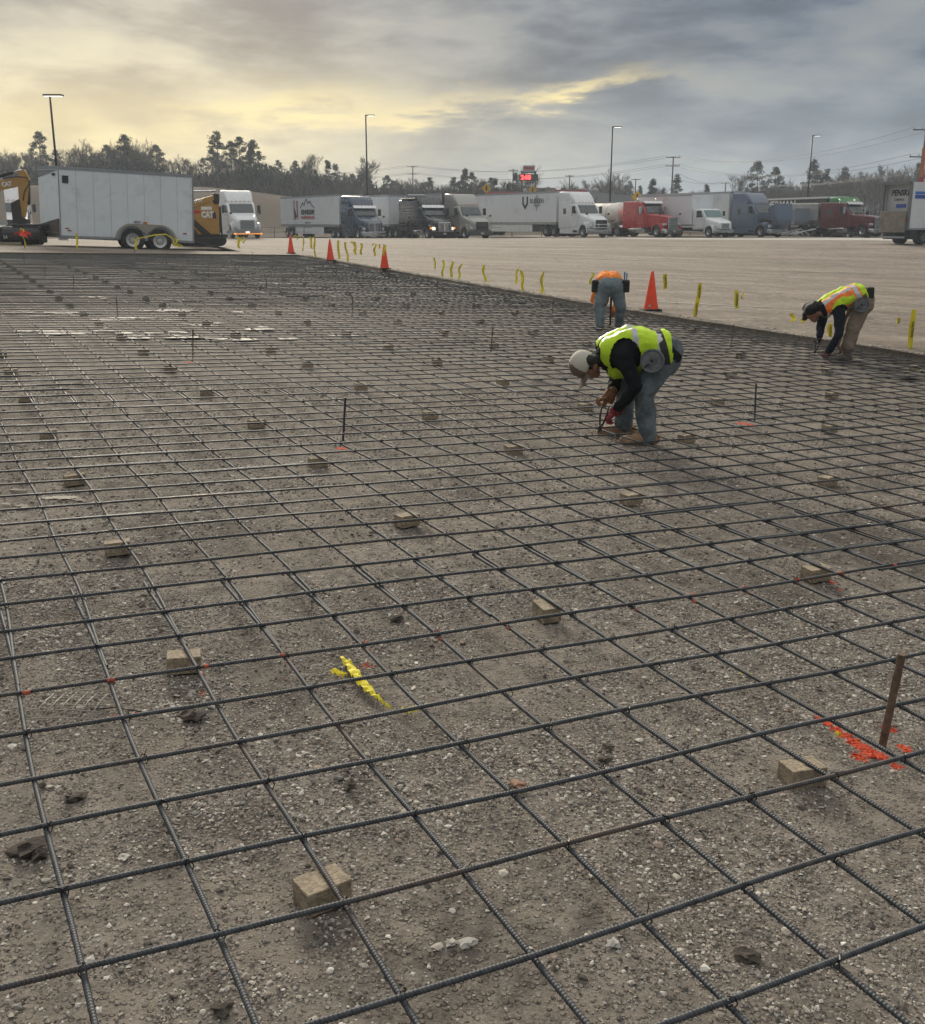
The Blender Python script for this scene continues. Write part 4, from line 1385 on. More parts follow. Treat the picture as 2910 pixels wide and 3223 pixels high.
denim = mat('faded blue denim', (0.120, 0.148, 0.163), 0.9, var=0.5, vscale=9, bump=.9, bscale=16, dirt=(0.27, 0.27, 0.25), dscale=7, damt=0.5)
black_cloth = mat('black sweatshirt', (0.010, 0.011, 0.014), 0.95, var=0.3, bump=.8, bscale=15, spec=.2)
navy_cloth = mat('dark navy shirt', (0.016, 0.022, 0.034), 0.95, var=0.3, bump=.8, bscale=15, spec=.2)
khaki = mat('tan work trousers', (0.26, 0.205, 0.155), 0.92, var=0.22, vscale=6, bump=.9, bscale=16)
hi_vis = mat('lime safety vest', (0.50, 0.74, 0.02), 0.75, var=0.10, vscale=9, bump=.9, bscale=15)
vest_orange = mat('orange vest trim', (0.90, 0.20, 0.03), 0.7)
reflective = mat('grey reflective tape', (0.45, 0.46, 0.48), 0.4, 0.2)
skin = mat('skin', (0.27, 0.135, 0.085), 0.6, var=.12, vscale=20)
hair = mat('black hair', (0.010, 0.009, 0.009), 0.7, bump=.8, bscale=150)
tan_boot = mat('tan leather boot', (0.32, 0.20, 0.12), 0.8, var=.25, vscale=15)
brown_boot = mat('dirty brown boot', (0.13, 0.105, 0.08), 0.9, var=.3, vscale=15)
sole_mat = mat('boot sole', (0.10, 0.078, 0.058), 0.9)
glove_tan = mat('brown leather glove', (0.26, 0.125, 0.05), 0.8, var=.3, vscale=30)
glove_red = mat('red coated glove', (0.22, 0.018, 0.02), 0.6, var=.3, vscale=30)
belt_m = mat('dark webbing belt', (0.022, 0.020, 0.020), 0.8)
tool_m = mat('tool steel', (0.06, 0.055, 0.055), 0.4, .7)

# ---- stooping worker with the white cap, side on, facing left
wx, wy = gp(1265, 868).x, gp(1265, 868).y
def W1(u, v, y=0.0):
    return ((u / 3.309 - 323) / 409.0, y, (438 - v / 3.309) / 409.0)
w1 = empty('person', (wx, wy, zp(wx, wy)))
tag(w1, 'worker in white cap and lime vest bending down to tie rebar, brown gloves', 'person', 'workers')
sh_n, sh_f = W1(770, 490, -.19), W1(700, 520, .18)
el_n, wr_n = W1(905, 800, -.24), W1(735, 1085, -.13)
el_f, wr_f = W1(790, 800, .20), W1(705, 945, .05)
hip_n, hip_f = W1(1215, 560, -.11), W1(1215, 560, .11)
kn_n, kn_f = W1(1020, 900, -.15), W1(900, 930, .16)
an_n, an_f = W1(1085, 1375, -.13), W1(890, 1310, .19)
limbs = [
    ([W1(1235, 500, -.075), W1(1060, 440, -.085), W1(880, 415, -.10), W1(720, 455, -.10)], [.145, .128, .135, .11], 'shirt'),
    ([W1(1235, 500, .075), W1(1060, 440, .085), W1(880, 415, .10), W1(720, 455, .10)], [.145, .128, .135, .11], 'shirt'),
    ([W1(900, 560, 0), W1(700, 590, 0)], [.12, .09], 'shirt'),
    ([W1(680, 500, 0), W1(560, 540, 0), W1(500, 575, 0)], [.095, .07, .066], 'shirt'),
    ([sh_n, el_n, wr_n], [.082, .060, .046], 'shirt'), ([sh_f, el_f, wr_f], [.082, .060, .046], 'shirt'),
    ([W1(720, 455, -.1), sh_n], [.10, .08], 'shirt'), ([W1(720, 455, .1), sh_f], [.10, .08], 'shirt'),
    ([W1(1265, 470, -.07), W1(1245, 560, -.08)], [.132, .128], 'jeans'), ([W1(1265, 470, .07), W1(1245, 560, .08)], [.132, .128], 'jeans'),
    ([hip_n, kn_n, W1(1060, 1150, -.14), W1(1085, 1370, -.13)], [.120, .086, .076, .074], 'jeans'),
    ([hip_f, kn_f, W1(890, 1120, .17), W1(890, 1310, .19)], [.120, .086, .076, .074], 'jeans'),
    ([W1(395, 615, 0), W1(440, 610, 0)], [.100, .098], 'skin'), ([W1(470, 660, 0), W1(495, 690, 0)], [.066, .050], 'skin'),
    ([W1(470, 718, 0), W1(478, 738, 0)], [.018, .016], 'skin'), ([W1(535, 700, 0), W1(545, 720, 0)], [.035, .028], 'skin'),
    ([W1(505, 622, -.088), W1(512, 640, -.088)], [.024, .020], 'skin'),
    ([W1(455, 585, -.05), W1(500, 570, -.05)], [.066, .055], 'hair'), ([W1(455, 585, .05), W1(500, 570, .05)], [.066, .055], 'hair'),
]
body(w1, limbs, {'shirt': black_cloth, 'jeans': denim, 'skin': skin, 'hair': hair})
# vest
spA, spB = np.array(W1(560, 470)), np.array(W1(1290, 420))
ax_ = (spB - spA) / np.linalg.norm(spB - spA)
def vest1(P):
    t = (P - spA) @ ax_ / np.linalg.norm(spB - spA)
    mi = np.zeros(len(P), dtype=np.int32)
    mi[(t > .79) & (t < .865)] = 1
    mi[(t > .43) & (t < .51)] = 1
    up = P[:, 2] - (spA[2] + t * (spB[2] - spA[2]))
    y = np.abs(P[:, 1])
    mi[(t <= .45) & (t > .02) & (y > .085) & (y < .145) & (up > .0)] = 1
    return mi
vl = [([W1(1270, 470, -.075), W1(1060, 440, -.085), W1(880, 415, -.10), W1(700, 460, -.10)], [.148, .134, .140, .115]),
      ([W1(1270, 470, .075), W1(1060, 440, .085), W1(880, 415, .10), W1(700, 460, .10)], [.148, .134, .140, .115]),
      ([W1(900, 580, 0), W1(760, 610, 0)], [.125, .10])]
def vkeep1(P):
    t = (P - spA) @ ax_ / np.linalg.norm(spB - spA)
    k = (t > -.02) & (t < .99)
    # neck hole
    k &= ~((t < .10) & (np.abs(P[:, 1]) < .06))
    # arm holes
    for y in (-.19, .19):
        s_ = np.array(W1(800, 500, y))
        k &= ~((np.linalg.norm((P - s_) * np.array([1, .9, .85]), axis=1) < .125) & (np.sign(P[:, 1]) == np.sign(y)))
    return k
shell('safety_vest', w1, vl, .016, vest1, [hi_vis, reflective], keep=vkeep1)
# cap
capm = [mat('cream cap mesh', (0.52, 0.49, 0.42), .85, var=.1, bump=.4, bscale=200), mat('brown cap front', (0.16, 0.115, 0.09), .85)]
cc = Vector(W1(392, 612)); 
crown = (Vector(W1(330, 575)) - Vector(W1(440, 620))).normalized()
front = Vector((-.35, 0, -1)); front = (front - crown * front.dot(crown)).normalized()
Mc = Matrix((front, crown.cross(front), crown)).transposed().to_4x4(); Mc.translation = cc
mb = MB()
mb.lathe([(.108, -.035), (.110, -.01), (.108, .03), (.094, .068), (.066, .095), (.030, .110), (.004, .113)], 22, 'z')
for k, f in enumerate(mb.f):
    c_ = sum((Vector(mb.v[i]) for i in f), Vector()) / len(f)
    mb.m[k] = 1 if c_.x > .035 else 0
o_cap = mb.build('cap', capm, w1, smooth=True)
o_cap.matrix_local = Mc
br = MB()
br.mi = 0
rs_ = []
for a in range(-5, 6):
    t = R(a * 13)
    r0, r1 = .104, .104 + .088 * math.cos(t * 1.15)
    rs_.append([(r0 * math.cos(t), r0 * math.sin(t), -.03), (r1 * math.cos(t), r1 * math.sin(t) * .92, -.043 - .02 * abs(math.sin(t))), (r1 * math.cos(t), r1 * math.sin(t) * .92, -.048 - .02 * abs(math.sin(t))), (r0 * math.cos(t), r0 * math.sin(t), -.036)])
br.rings(rs_)
br.build('brim', capm[1], o_cap)
glove(w1, wr_n, (-.75, .05, -.65), (-.4, .2, -.9), (0, 1, 0), glove_red)
glove(w1, wr_f, (-.55, -.1, -.83), (-.6, .0, -.2), (0, -1, 0), glove_tan, s=1.12)
mb = MB(); q = Vector(wr_n); mb.tube([q + Vector((.035, 0, .035)), q + Vector((-.02, 0, -.02))], [.050, .043], 12); mb.build('cuff', glove_red, w1, smooth=True)
mb = MB(); q = Vector(wr_f); mb.tube([q + Vector((.01, 0, .02)), q + Vector((-.03, 0, -.06))], [.050, .055], 12); mb.build('cuff', glove_tan, w1, smooth=True)
boot(w1, (an_n[0] + .01, an_n[1], .085), (-1, -.15), tan_boot, sole_mat, 1.08)
boot(w1, (an_f[0] + .02, an_f[1], .085), (-1, .1), tan_boot, sole_mat, 1.08)
# belt
def ring_belt(parent, c, n, u, a, b, w, m, th=.008):
    c = Vector(c); n = Vector(n).normalized(); u = Vector(u); u = (u - n * u.dot(n)).normalized(); v = n.cross(u)
    rs_ = []
    for k in range(28):
        t = 2 * math.pi * k / 28
        p = c + u * a * math.cos(t) + v * b * math.sin(t); o_ = (u * math.cos(t) + v * math.sin(t)) * th
        rs_.append([p - n * w / 2, p + n * w / 2, p + n * w / 2 + o_, p - n * w / 2 + o_])
    rs_.append(rs_[0])
    mb = MB(); mb.rings(rs_, cap=False)
    return mb.build('tool_belt', m, parent)
ring_belt(w1, W1(1205, 470), (.93, 0, .22), (0, 1, 0), .245, .172, .055, belt_m)
# tie wire reel at the hip and pliers in the hand: things the worker carries
galv = mat('scuffed metal reel', (0.15, 0.155, 0.16), .5, .5, var=.35, vscale=30)
def reel(name, loc, axis, lab, r=.10, dpt=.065):
    z_ = Vector(axis).normalized(); x_ = z_.orthogonal().normalized(); y_ = z_.cross(x_)
    ro = empty(name, loc)
    ro.matrix_world = Matrix((x_, y_, z_)).transposed().to_4x4(); ro.location = loc
    MB().lathe([(.012, dpt * .5), (.03, dpt * .52), (.032, dpt * .44), (r * .80, dpt * .40), (r * .88, dpt * .5), (r * .97, dpt * .5), (r, dpt * .38), (r, -dpt * .4), (r * .95, -dpt * .5), (.01, -dpt * .5)], 28, 'z').build('housing', galv, ro, smooth=True, auto=35)
    MB().cyl((0, 0, dpt * .42), (0, 0, dpt * .62), .014, 10).build('hub', black_metal, ro)
    MB().cbox((r * .6, 0, dpt * .5), (r * .5, .014, .006)).build('crank', black_metal, ro)
    tag(ro, lab, 'wire reel', 'tie wire reels on the workers\' belts')
    return ro
reel('wire_reel', Vector((wx, wy, zp(wx, wy))) + Vector(W1(1075, 535, -.25)), (-.35, -1, .12), 'round scuffed metal wire reel on the hip of the worker in the white cap', .092)
def pliers(base, tip, lab):
    base, tip = Vector(base), Vector(tip)
    d = (tip - base).normalized(); sd = d.cross(Vector((0, 1, 0))).normalized()
    ro = empty('pliers', base)
    for s_ in (-1, 1):
        MB().tube([sd * s_ * .028 - d * .09, sd * s_ * .024, sd * s_ * .010 + d * .07], [.006, .008, .007], 8).build('handle', mat('red plier grip', (.05, .02, .02), .6), ro, smooth=True)
    L = (tip - base).length
    MB().tube([d * .06, d * .09, d * L], [.014, .017, .007], 8).build('jaw', tool_m, ro, smooth=True)
    tag(ro, lab, 'pliers', 'pliers in the workers\' hands')
w1o = Vector((wx, wy, zp(wx, wy)))
pliers(w1o + Vector(W1(600, 1150, -.13)), w1o + Vector(W1(566, 1320, -.13)), 'dark pliers in the red glove of the worker in the white cap')
# dark pouch behind the hip
MB().cbox((0, 0, 0), (.06, .12, .14)).build('pouch', belt_m, w1, bevel=.015).location = W1(1380, 575, .05)

# ---- worker in tan trousers at the right
f3 = gp(1655, 710)
def W3(u, v, y=0.0):
    return ((2200 + u / 2.563 - 2646) / 234.0, y, (335 - v / 2.563) / 234.0)
w3 = empty('person', (f3.x, f3.y, zp(f3.x, f3.y)))
tag(w3, 'worker in tan trousers and orange striped vest bending down at the lot edge', 'person', 'workers')
sh_n, sh_f = W3(1055, 445, -.18), W3(1000, 455, .17)
el_n, wr_n = W3(1060, 620, -.22), W3(1010, 770, -.12)
el_f, wr_f = W3(985, 590, .20), W3(970, 660, .10)
limbs = [
    ([W3(1225, 330, -.075), W3(1130, 345, -.085), W3(1040, 390, -.10), W3(975, 430, -.08)], [.140, .125, .125, .10], 'shirt'),
    ([W3(1225, 330, .075), W3(1130, 345, .085), W3(1040, 390, .10), W3(975, 430, .08)], [.140, .125, .125, .10], 'shirt'),
    ([W3(970, 440, 0), W3(920, 455, 0), W3(890, 460, 0)], [.085, .065, .060], 'skin'),
    ([W3(1020, 420, -.1), sh_n, el_n, wr_n], [.09, .085, .062, .048], 'shirt'), ([W3(1000, 430, .1), sh_f, el_f, wr_f], [.09, .085, .062, .048], 'shirt'),
    ([W3(1265, 350, -.075), W3(1262, 400, -.085)], [.145, .145], 'pants'), ([W3(1265, 350, .075), W3(1262, 400, .085)], [.145, .145], 'pants'),
    ([W3(1255, 400, -.10), W3(1190, 580, -.11), W3(1165, 730, -.10)], [.125, .105, .100], 'pants'),
    ([W3(1255, 400, .10), W3(1205, 580, .12), W3(1180, 730, .13)], [.125, .105, .100], 'pants'),
    ([W3(1165, 730, -.10), W3(1158, 810, -.10)], [.062, .056], 'boot'), ([W3(1180, 730, .13), W3(1175, 810, .13)], [.062, .056], 'boot'),
    ([W3(858, 462, 0), W3(885, 455, 0)], [.098, .095], 'skin'), ([W3(885, 505, 0), W3(895, 515, 0)], [.062, .052], 'skin'), ([W3(893, 527, 0), W3(897, 533, 0)], [.018, .015], 'skin'),
    ([W3(918, 470, -.09), W3(922, 482, -.09)], [.026, .022], 'skin'),
    ([W3(845, 440, -.035), W3(880, 415, -.035), W3(915, 425, -.03)], [.088, .09, .07], 'hair'), ([W3(845, 440, .035), W3(880, 415, .035), W3(915, 425, .03)], [.088, .09, .07], 'hair'),
    ([W3(822, 480, 0), W3(812, 510, 0)], [.062, .040], 'hair'),
]
body(w3, limbs, {'shirt': navy_cloth, 'pants': khaki, 'skin': skin, 'hair': hair, 'boot': brown_boot}, .012)
sA, sB = np.array(W3(930, 420)), np.array(W3(1245, 290)); a3 = (sB - sA) / np.linalg.norm(sB - sA)
def vest3(P):
    t = (P - sA) @ a3 / np.linalg.norm(sB - sA)
    mi = np.zeros(len(P), dtype=np.int32); y = np.abs(P[:, 1])
    st = (y > .105) & (y < .222); mid = (y > .142) & (y < .188)
    mi[st & (t < .80)] = 1; mi[mid & (t < .80)] = 2
    mi[(t > .72) & (t < .90)] = 1; mi[(t > .755) & (t < .865)] = 2
    return mi
def vkeep3(P):
    t = (P - sA) @ a3 / np.linalg.norm(sB - sA)
    k = (t > .02) & (t < 1.03) & ~((t < .12) & (np.abs(P[:, 1]) < .06))
    for y in (-.18, .18):
        s_ = np.array(W3(1055, 470, y)); k &= ~((np.linalg.norm((P - s_) * np.array([1, .8, .8]), axis=1) < .12) & (np.sign(P[:, 1]) == np.sign(y)))
    return k
shell('safety_vest', w3, [([W3(1235, 325, -.075), W3(1130, 345, -.085), W3(1040, 390, -.10), W3(965, 430, -.085)], [.145, .130, .130, .11]), ([W3(1235, 325, .075), W3(1130, 345, .085), W3(1040, 390, .10), W3(965, 430, .085)], [.145, .130, .130, .11])], .016, vest3, [hi_vis, vest_orange, reflective], .011, vkeep3)
glove(w3, wr_n, (-.3, 0, -1), (-1, .1, -.2), (0, 1, 0), glove_red)
glove(w3, wr_f, (-.2, 0, -1), (-1, .1, -.2), (0, -1, 0), mat('black and green glove', (0.02, 0.03, 0.016), .8))
boot(w3, (W3(1158, 0)[0], -.10, .085), (-1, -.1), brown_boot, sole_mat, 1.1)
boot(w3, (W3(1178, 0)[0], .13, .085), (-1, .05), brown_boot, sole_mat, 1.1)
ring_belt(w3, W3(1240, 335), (.90, 0, .38), (0, 1, 0), .235, .165, .055, mat('brown leather belt', (.10, .06, .035), .8))
MB().cbox((0, 0, 0), (.10, .14, .15)).build('pouch', belt_m, w3, bevel=.02).location = W3(1290, 300, -.14)
w3o = Vector((f3.x, f3.y, zp(f3.x, f3.y)))
reel('wire_reel', w3o + Vector(W3(1208, 392, -.27)), (-.2, -1, .05), 'round black wire reel on the hip of the worker in tan trousers', .10)
pliers(w3o + Vector(W3(945, 735, .06)), w3o + Vector(W3(928, 805, .06)), 'grey pliers held down by the worker in tan trousers')

# ---- worker seen from behind, orange shirt
f2 = gp(1197, 652)
w2 = empty('person', (f2.x, f2.y, zp(f2.x, f2.y)))
tag(w2, 'worker in orange shirt and jeans bending away from the viewer behind the cap', 'person', 'workers')
limbs = [
    ([(-.07, .03, .80), (-.07, .18, .85), (-.09, .40, .78), (-.10, .54, .66)], [.138, .125, .12, .11], 'shirt'),
    ([(.07, .03, .80), (.07, .18, .85), (.09, .40, .78), (.10, .54, .66)], [.138, .125, .12, .11], 'shirt'),
    ([(-.07, -.02, .74), (-.08, 0, .68)], [.15, .145], 'jeans'), ([(.07, -.02, .74), (.08, 0, .68)], [.15, .145], 'jeans'),
    ([(-.10, .0, .68), (-.17, -.03, .40), (-.15, -.06, .10)], [.130, .090, .075], 'jeans'), ([(.10, .0, .68), (.19, .02, .40), (.20, .18, .10)], [.130, .090, .075], 'jeans'),
    ([(-.12, .52, .66), (-.20, .50, .48), (-.10, .38, .32)], [.09, .062, .048], 'shirt'), ([(.12, .52, .66), (.22, .46, .48), (.12, .34, .30)], [.09, .062, .048], 'shirt'),
    ([(0, .56, .63), (0, .66, .54), (0, .72, .47)], [.08, .07, .095], 'skin'), ([(0, .74, .50), (0, .78, .42)], [.098, .08], 'hair'),
]
body(w2, limbs, {'shirt': mat('orange work shirt', (0.85, 0.24, 0.03), .85, var=.15, bump=.9, bscale=15), 'jeans': mat('washed denim', (0.18, 0.225, 0.24), .9, var=.3, vscale=5, bump=.9, bscale=16), 'skin': skin, 'hair': hair}, .012)
for sx_, gx in ((-1, -.10), (1, .12)):
    glove(w2, (gx, .36, .31), (-.2 * sx_, -.3, -1), (0, -1, 0), (sx_, 0, 0), mat('brown leather glove', (0, 0, 0)), s=1.0)
boot(w2, (-.15, -.06, .085), (-.2, 1), brown_boot, sole_mat)
boot(w2, (.20, .18, .085), (.2, 1), brown_boot, sole_mat)
ring_belt(w2, (0, .03, .79), (0, -.25, 1), (1, 0, 0), .232, .172, .06, belt_m)
for x_, sx_ in ((-.25, .10), (.25, .13)):
    MB().cbox((0, 0, 0), (sx_, .14, .20)).build('pouch', belt_m, w2, bevel=.02).location = (x_, 0, .73)
MB().cyl((0, 0, 0), (0, 0, .16), .012, 8).build('tool_handle', mat('blue tool handle', (.05, .18, .4), .5), w2).location = (.23, -.03, .80)
MB().cyl((0, 0, 0), (0, 0, .14), .010, 8).build('tool_handle', mat('blue tool handle', (0, 0, 0)), w2).location = (.27, .0, .80)
ro = empty('tying_tool', (f2.x + .04, f2.y + .10, zp(f2.x, f2.y) + .16))
MB().tube([(0, 0, -.08), (0, 0, .44)], [.016, .018], 8).build('shaft', black_metal, ro, smooth=True)
MB().cbox((0, .0, .47), (.10, .03, .03)).build('handle', black_metal, ro, bevel=.008)
MB().tube([(0, 0, -.05), (-.03, 0, -.10), (-.05, 0, -.07)], .008, 6).build('jaw', tool_m, ro, smooth=True)
tag(ro, 'long black tying tool between the legs of the worker in the orange shirt', 'tying tool')

# ---- man walking between the trucks
def walker(loc, rz):
    r_ = empty('person', loc, rz)
    tag(r_, 'person in dark clothes walking beside the black truck', 'person')
    limbs = [([(0, -.08, .98), (0, -.10, 1.2), (.02, -.11, 1.38)], [.13, .12, .10], 'cloth'), ([(0, .08, .98), (0, .10, 1.2), (.02, .11, 1.38)], [.13, .12, .10], 'cloth'),
             ([(.02, -.18, 1.40), (-.08, -.22, 1.14), (.04, -.22, .90)], [.075, .055, .045], 'cloth'), ([(.02, .18, 1.40), (.08, .22, 1.14), (.22, .20, .95)], [.075, .055, .045], 'cloth'),
             ([(0, -.09, .92), (.16, -.09, .50), (.20, -.09, .08)], [.12, .08, .06], 'cloth'), ([(0, .09, .92), (-.05, .09, .48), (-.30, .09, .14)], [.12, .08, .06], 'cloth'),
             ([(.03, 0, 1.45), (.05, 0, 1.58)], [.065, .06], 'skin'), ([(.06, 0, 1.62), (.06, 0, 1.67)], [.092, .095], 'skin'), ([(.15, 0, 1.62), (.16, 0, 1.61)], [.02, .016], 'skin'), ([(.03, 0, 1.69), (.01, 0, 1.66)], [.09, .085], 'hair'),
             ([(.20, -.09, .05), (.34, -.09, .04)], [.05, .035], 'hair'), ([(-.31, .09, .12), (-.20, .09, .05)], [.05, .035], 'hair')]
    body(r_, limbs, {'cloth': mat('dark jacket', (.022, .021, .024), .9), 'skin': skin, 'hair': hair}, .016)
    for s_, w_ in ((-1, (.04, -.22, .90)), (1, (.22, .20, .95))):
        glove(r_, w_, (.15, 0, -1), (1, 0, 0), (0, -s_, 0), skin, 'hand', grip=.4)
# ------------------------------------------------------------------ vehicles
_wheel = {}
def wheel(parent, x, y, z, r=.52, w=.28, rim=None, side=1, rimr=.56):
    rim = rim or alu
    key = (round(r, 3), round(w, 3), rim.name)
    if key not in _wheel:
        t = MB().lathe([(r * rimr, -w / 2), (r * .93, -w / 2), (r, -w * .36), (r, w * .36), (r * .93, w / 2), (r * rimr, w / 2), (r * rimr * .98, w * .2), (r * rimr * .98, -w * .2)], 28, 'y').mesh('wheel', rubber, True)
        t.set_sharp_from_angle(angle=R(30))
        m = MB().lathe([(.02, w * .30), (r * .14, w * .30), (r * .17, w * .12), (r * .40, w * .10), (r * rimr * .9, w * .34), (r * rimr * 1.0, w * .47), (r * rimr * 1.02, w * .40), (r * rimr * .98, -w * .4), (.02, -w * .4)], 28, 'y').mesh('rim', rim, True)
        m.set_sharp_from_angle(angle=R(35))
        nut = MB()
        for k in range(8):
            a = 2 * math.pi * k / 8
            nut.cyl((r * .28 * math.cos(a), w * .08, r * .28 * math.sin(a)), (r * .28 * math.cos(a), w * .16, r * .28 * math.sin(a)), r * .06, 6)
        _wheel[key] = (t, m, nut.mesh('hand_hole', black_metal))
    t, m, nme = _wheel[key]
    o = link('wheel', t, parent); o.location = (x, y, z)
    k = link('rim', m, o)
    if side < 0: o.rotation_euler = (0, 0, math.pi)
    link('hub_bolts', nme, o)
    return o

def fender(parent, x, z, y0, y1, m, r0=.57, r1=.66, a0=-5, a1=185, name='fender'):
    prof = [(x + r1 * math.cos(R(a)), z + r1 * math.sin(R(a))) for a in np.linspace(a0, a1, 13)] + [(x + r0 * math.cos(R(a)), z + r0 * math.sin(R(a))) for a in np.linspace(a1, a0, 13)]
    mb = MB()
    n = 13
    for k in range(n - 1):
        mb.prism([prof[k], prof[k + 1], prof[2 * n - 2 - k], prof[2 * n - 1 - k]], y0, y1)
    o = mb.build(name, m, parent)
    return o

def sidebox(parent, name, x0, x1, z0, z1, y, th, m, bevel=0.0):
    """thin panel lying on the flank |y|, both sides"""
    for s_ in (-1, 1):
        a, b = (y, y + th) if s_ > 0 else (-y - th, -y)
        MB().box(x0, x1, a, b, z0, z1).build(name, m, parent, bevel=bevel)

HEAD_YAW = R(-61)
def tractor(lab, loc, rz, paint, style='aero', grille='black', visor=False, stacks=False, bumper=None, sleeper=1.85, roof=3.95, lit=None, tank='skirt', hood_open=False, name='semi_tractor', axle_rim=None, color2=None, side_win=False, grp='semi tractors parked in the row'):
    t = empty(name, loc, rz)
    tag(t, lab, 'truck', grp)
    bumper = bumper or paint
    c2 = color2 or paint
    cl = style == 'classic'
    cx_ = -2.6 if cl else -1.85                                    # cowl
    # hood
    hb = MB()
    if cl:
        hb.loftx([(-.25, .56, .78, 1.78, .10), (-.6, .60, .76, 1.86, .12), (-1.6, .80, .85, 1.98, .14), (cx_ - .05, 1.02, .9, 2.08, .14)])
    else:
        hb.loftx([(-.06, .60, .80, 1.35, .14), (-.25, .86, .66, 1.60, .22), (-.8, 1.04, .95, 1.80, .26), (-1.4, 1.10, 1.0, 1.96, .24), (cx_ - .05, 1.14, 1.0, 2.10, .2)])
    if hood_open:
        hb.xf(Matrix.Translation((-.1, 0, .7)) @ Matrix.Rotation(R(62), 4, 'Y') @ Matrix.Translation((.1, 0, -.7)))
    hb.build('hood', paint, t, smooth=True, auto=40)
    if hood_open:
        MB().loftx([(-.5, .5, .7, 1.5, .1), (-2.2, .6, .7, 1.7, .1)]).build('engine', black_metal, t)
    # cab and sleeper
    cab_top = 2.95 if roof > 3.2 else roof
    MB().loftx([(cx_ + .02, 1.08, .85, 2.05, .10), (cx_ - .10, 1.15, .8, 2.14, .10), (cx_ - .62, 1.20, .75, cab_top - .05, .14), (cx_ - .85, 1.22, .75, cab_top, .14), (cx_ - 1.25, 1.23, .75, cab_top, .12)]).build('cab', paint, t, smooth=True, auto=35)
    xs0 = cx_ - 1.28
    xs1 = xs0 - sleeper
    if style == 'aero' or roof > 3.4:
        MB().loftx([(cx_ - .60, .95, cab_top - .25, cab_top + .02, .1), (cx_ - .72, 1.06, cab_top - .2, cab_top + .16, .12), (cx_ - .98, 1.14, cab_top - .1, cab_top + .52, .22), (cx_ - 1.3, 1.20, cab_top - .1, cab_top + .80, .26), (xs0 - .35, 1.23, cab_top - .1, roof - .04, .26), (xs1 + .02, 1.24, cab_top - .1, roof, .2)]).build('roof_fairing', c2, t, smooth=True, auto=40)
        MB().loftx([(xs0 + .03, 1.235, .75, cab_top + .3, .12), (xs1, 1.25, .75, cab_top + .35, .12)]).build('sleeper', paint, t, smooth=True, auto=40)
    else:
        MB().loftx([(xs0, 1.235, .75, roof + .02, .1), (xs1, 1.25, .75, roof + .04, .1)]).build('sleeper', paint, t, smooth=True, auto=40)
    # windscreen, windows
    zt = cab_top - .14
    w = MB()
    w.slab([(cx_ - .045, -1.0, 2.13), (cx_ - .045, 1.0, 2.13), (cx_ - .585, .98, zt), (cx_ - .585, -.98, zt)], .03)
    w.xf(Matrix.Translation((.035, 0, .028)))
    ws = w.build('windshield', glass, t, bevel=.01)
    MB().slab([(cx_ + .0, -.02, 2.16), (cx_ + .0, .02, 2.16), (cx_ - .545, .02, zt + .03), (cx_ - .545, -.02, zt + .03)], .02).build('pillar', black_metal, ws)
    for s_ in (-1, 1):
        y = 1.228
        pts_ = [(cx_ - .42, 2.14), (cx_ - 1.08, 2.08), (cx_ - 1.08, 2.72), (cx_ - .78, 2.74)]
        m = MB(); m.prism([(a, b) for a, b in pts_], y - .02 if s_ > 0 else -y - .008, y + .008 if s_ > 0 else -y + .02)
        m.build('side_window', glass, t)
        if side_win:
            MB().box(xs1 + .7, xs1 + 1.15, y - .02 if s_ > 0 else -y - .03, y + .03 if s_ > 0 else -y + .02, 2.05, 2.55).build('sleeper_window', glass, t)
        d = MB(); d.box(cx_ - 1.18, cx_ - .25, y - .03 if s_ > 0 else -y - .004, y + .004 if s_ > 0 else -y + .03, .98, 2.06)
        dd = d.build('door', paint, t, bevel=.01)
        MB().box(cx_ - 1.12, cx_ - .98, y if s_ > 0 else -y - .03, y + .03 if s_ > 0 else -y, 1.92, 1.97).build('handle', black_metal, dd)
        # mirrors
        m = MB(); ym = 1.52 * s_
        m.cbox((cx_ - .42, ym, 2.42), (.12, .26, .62)); m.cyl((cx_ - .45, 1.2 * s_, 2.62), (cx_ - .42, ym, 2.62), .018, 6); m.cyl((cx_ - .45, 1.2 * s_, 2.2), (cx_ - .42, ym, 2.2), .018, 6)
        m.build('mirror', black_metal if not cl else chrome, t, bevel=.02)
        if not hood_open:
            m = MB(); m.cyl((-.75 if not cl else -1.0, .82 * s_, 1.75), (-.68, 1.18 * s_, 2.02), .015, 6); m.cbox((-.68, 1.22 * s_, 2.05), (.07, .2, .16)); m.build('hood_mirror', black_metal, t, bevel=.015)
    if visor:
        MB().slab([(cx_ - .42, -1.14, zt - .02), (cx_ - .42, 1.14, zt - .02), (cx_ - .66, 1.14, zt + .22), (cx_ - .66, -1.14, zt + .22)], .03).xf(Matrix.Translation((.16, 0, .02))).build('sun_visor', chrome, t)
    for k in (-2, -1, 0, 1, 2):
        MB().cbox((cx_ - .66 + (-.01 if abs(k) == 2 else 0), k * .36, cab_top + .10), (.10, .13, .06)).build('marker_light', amber_off, t)
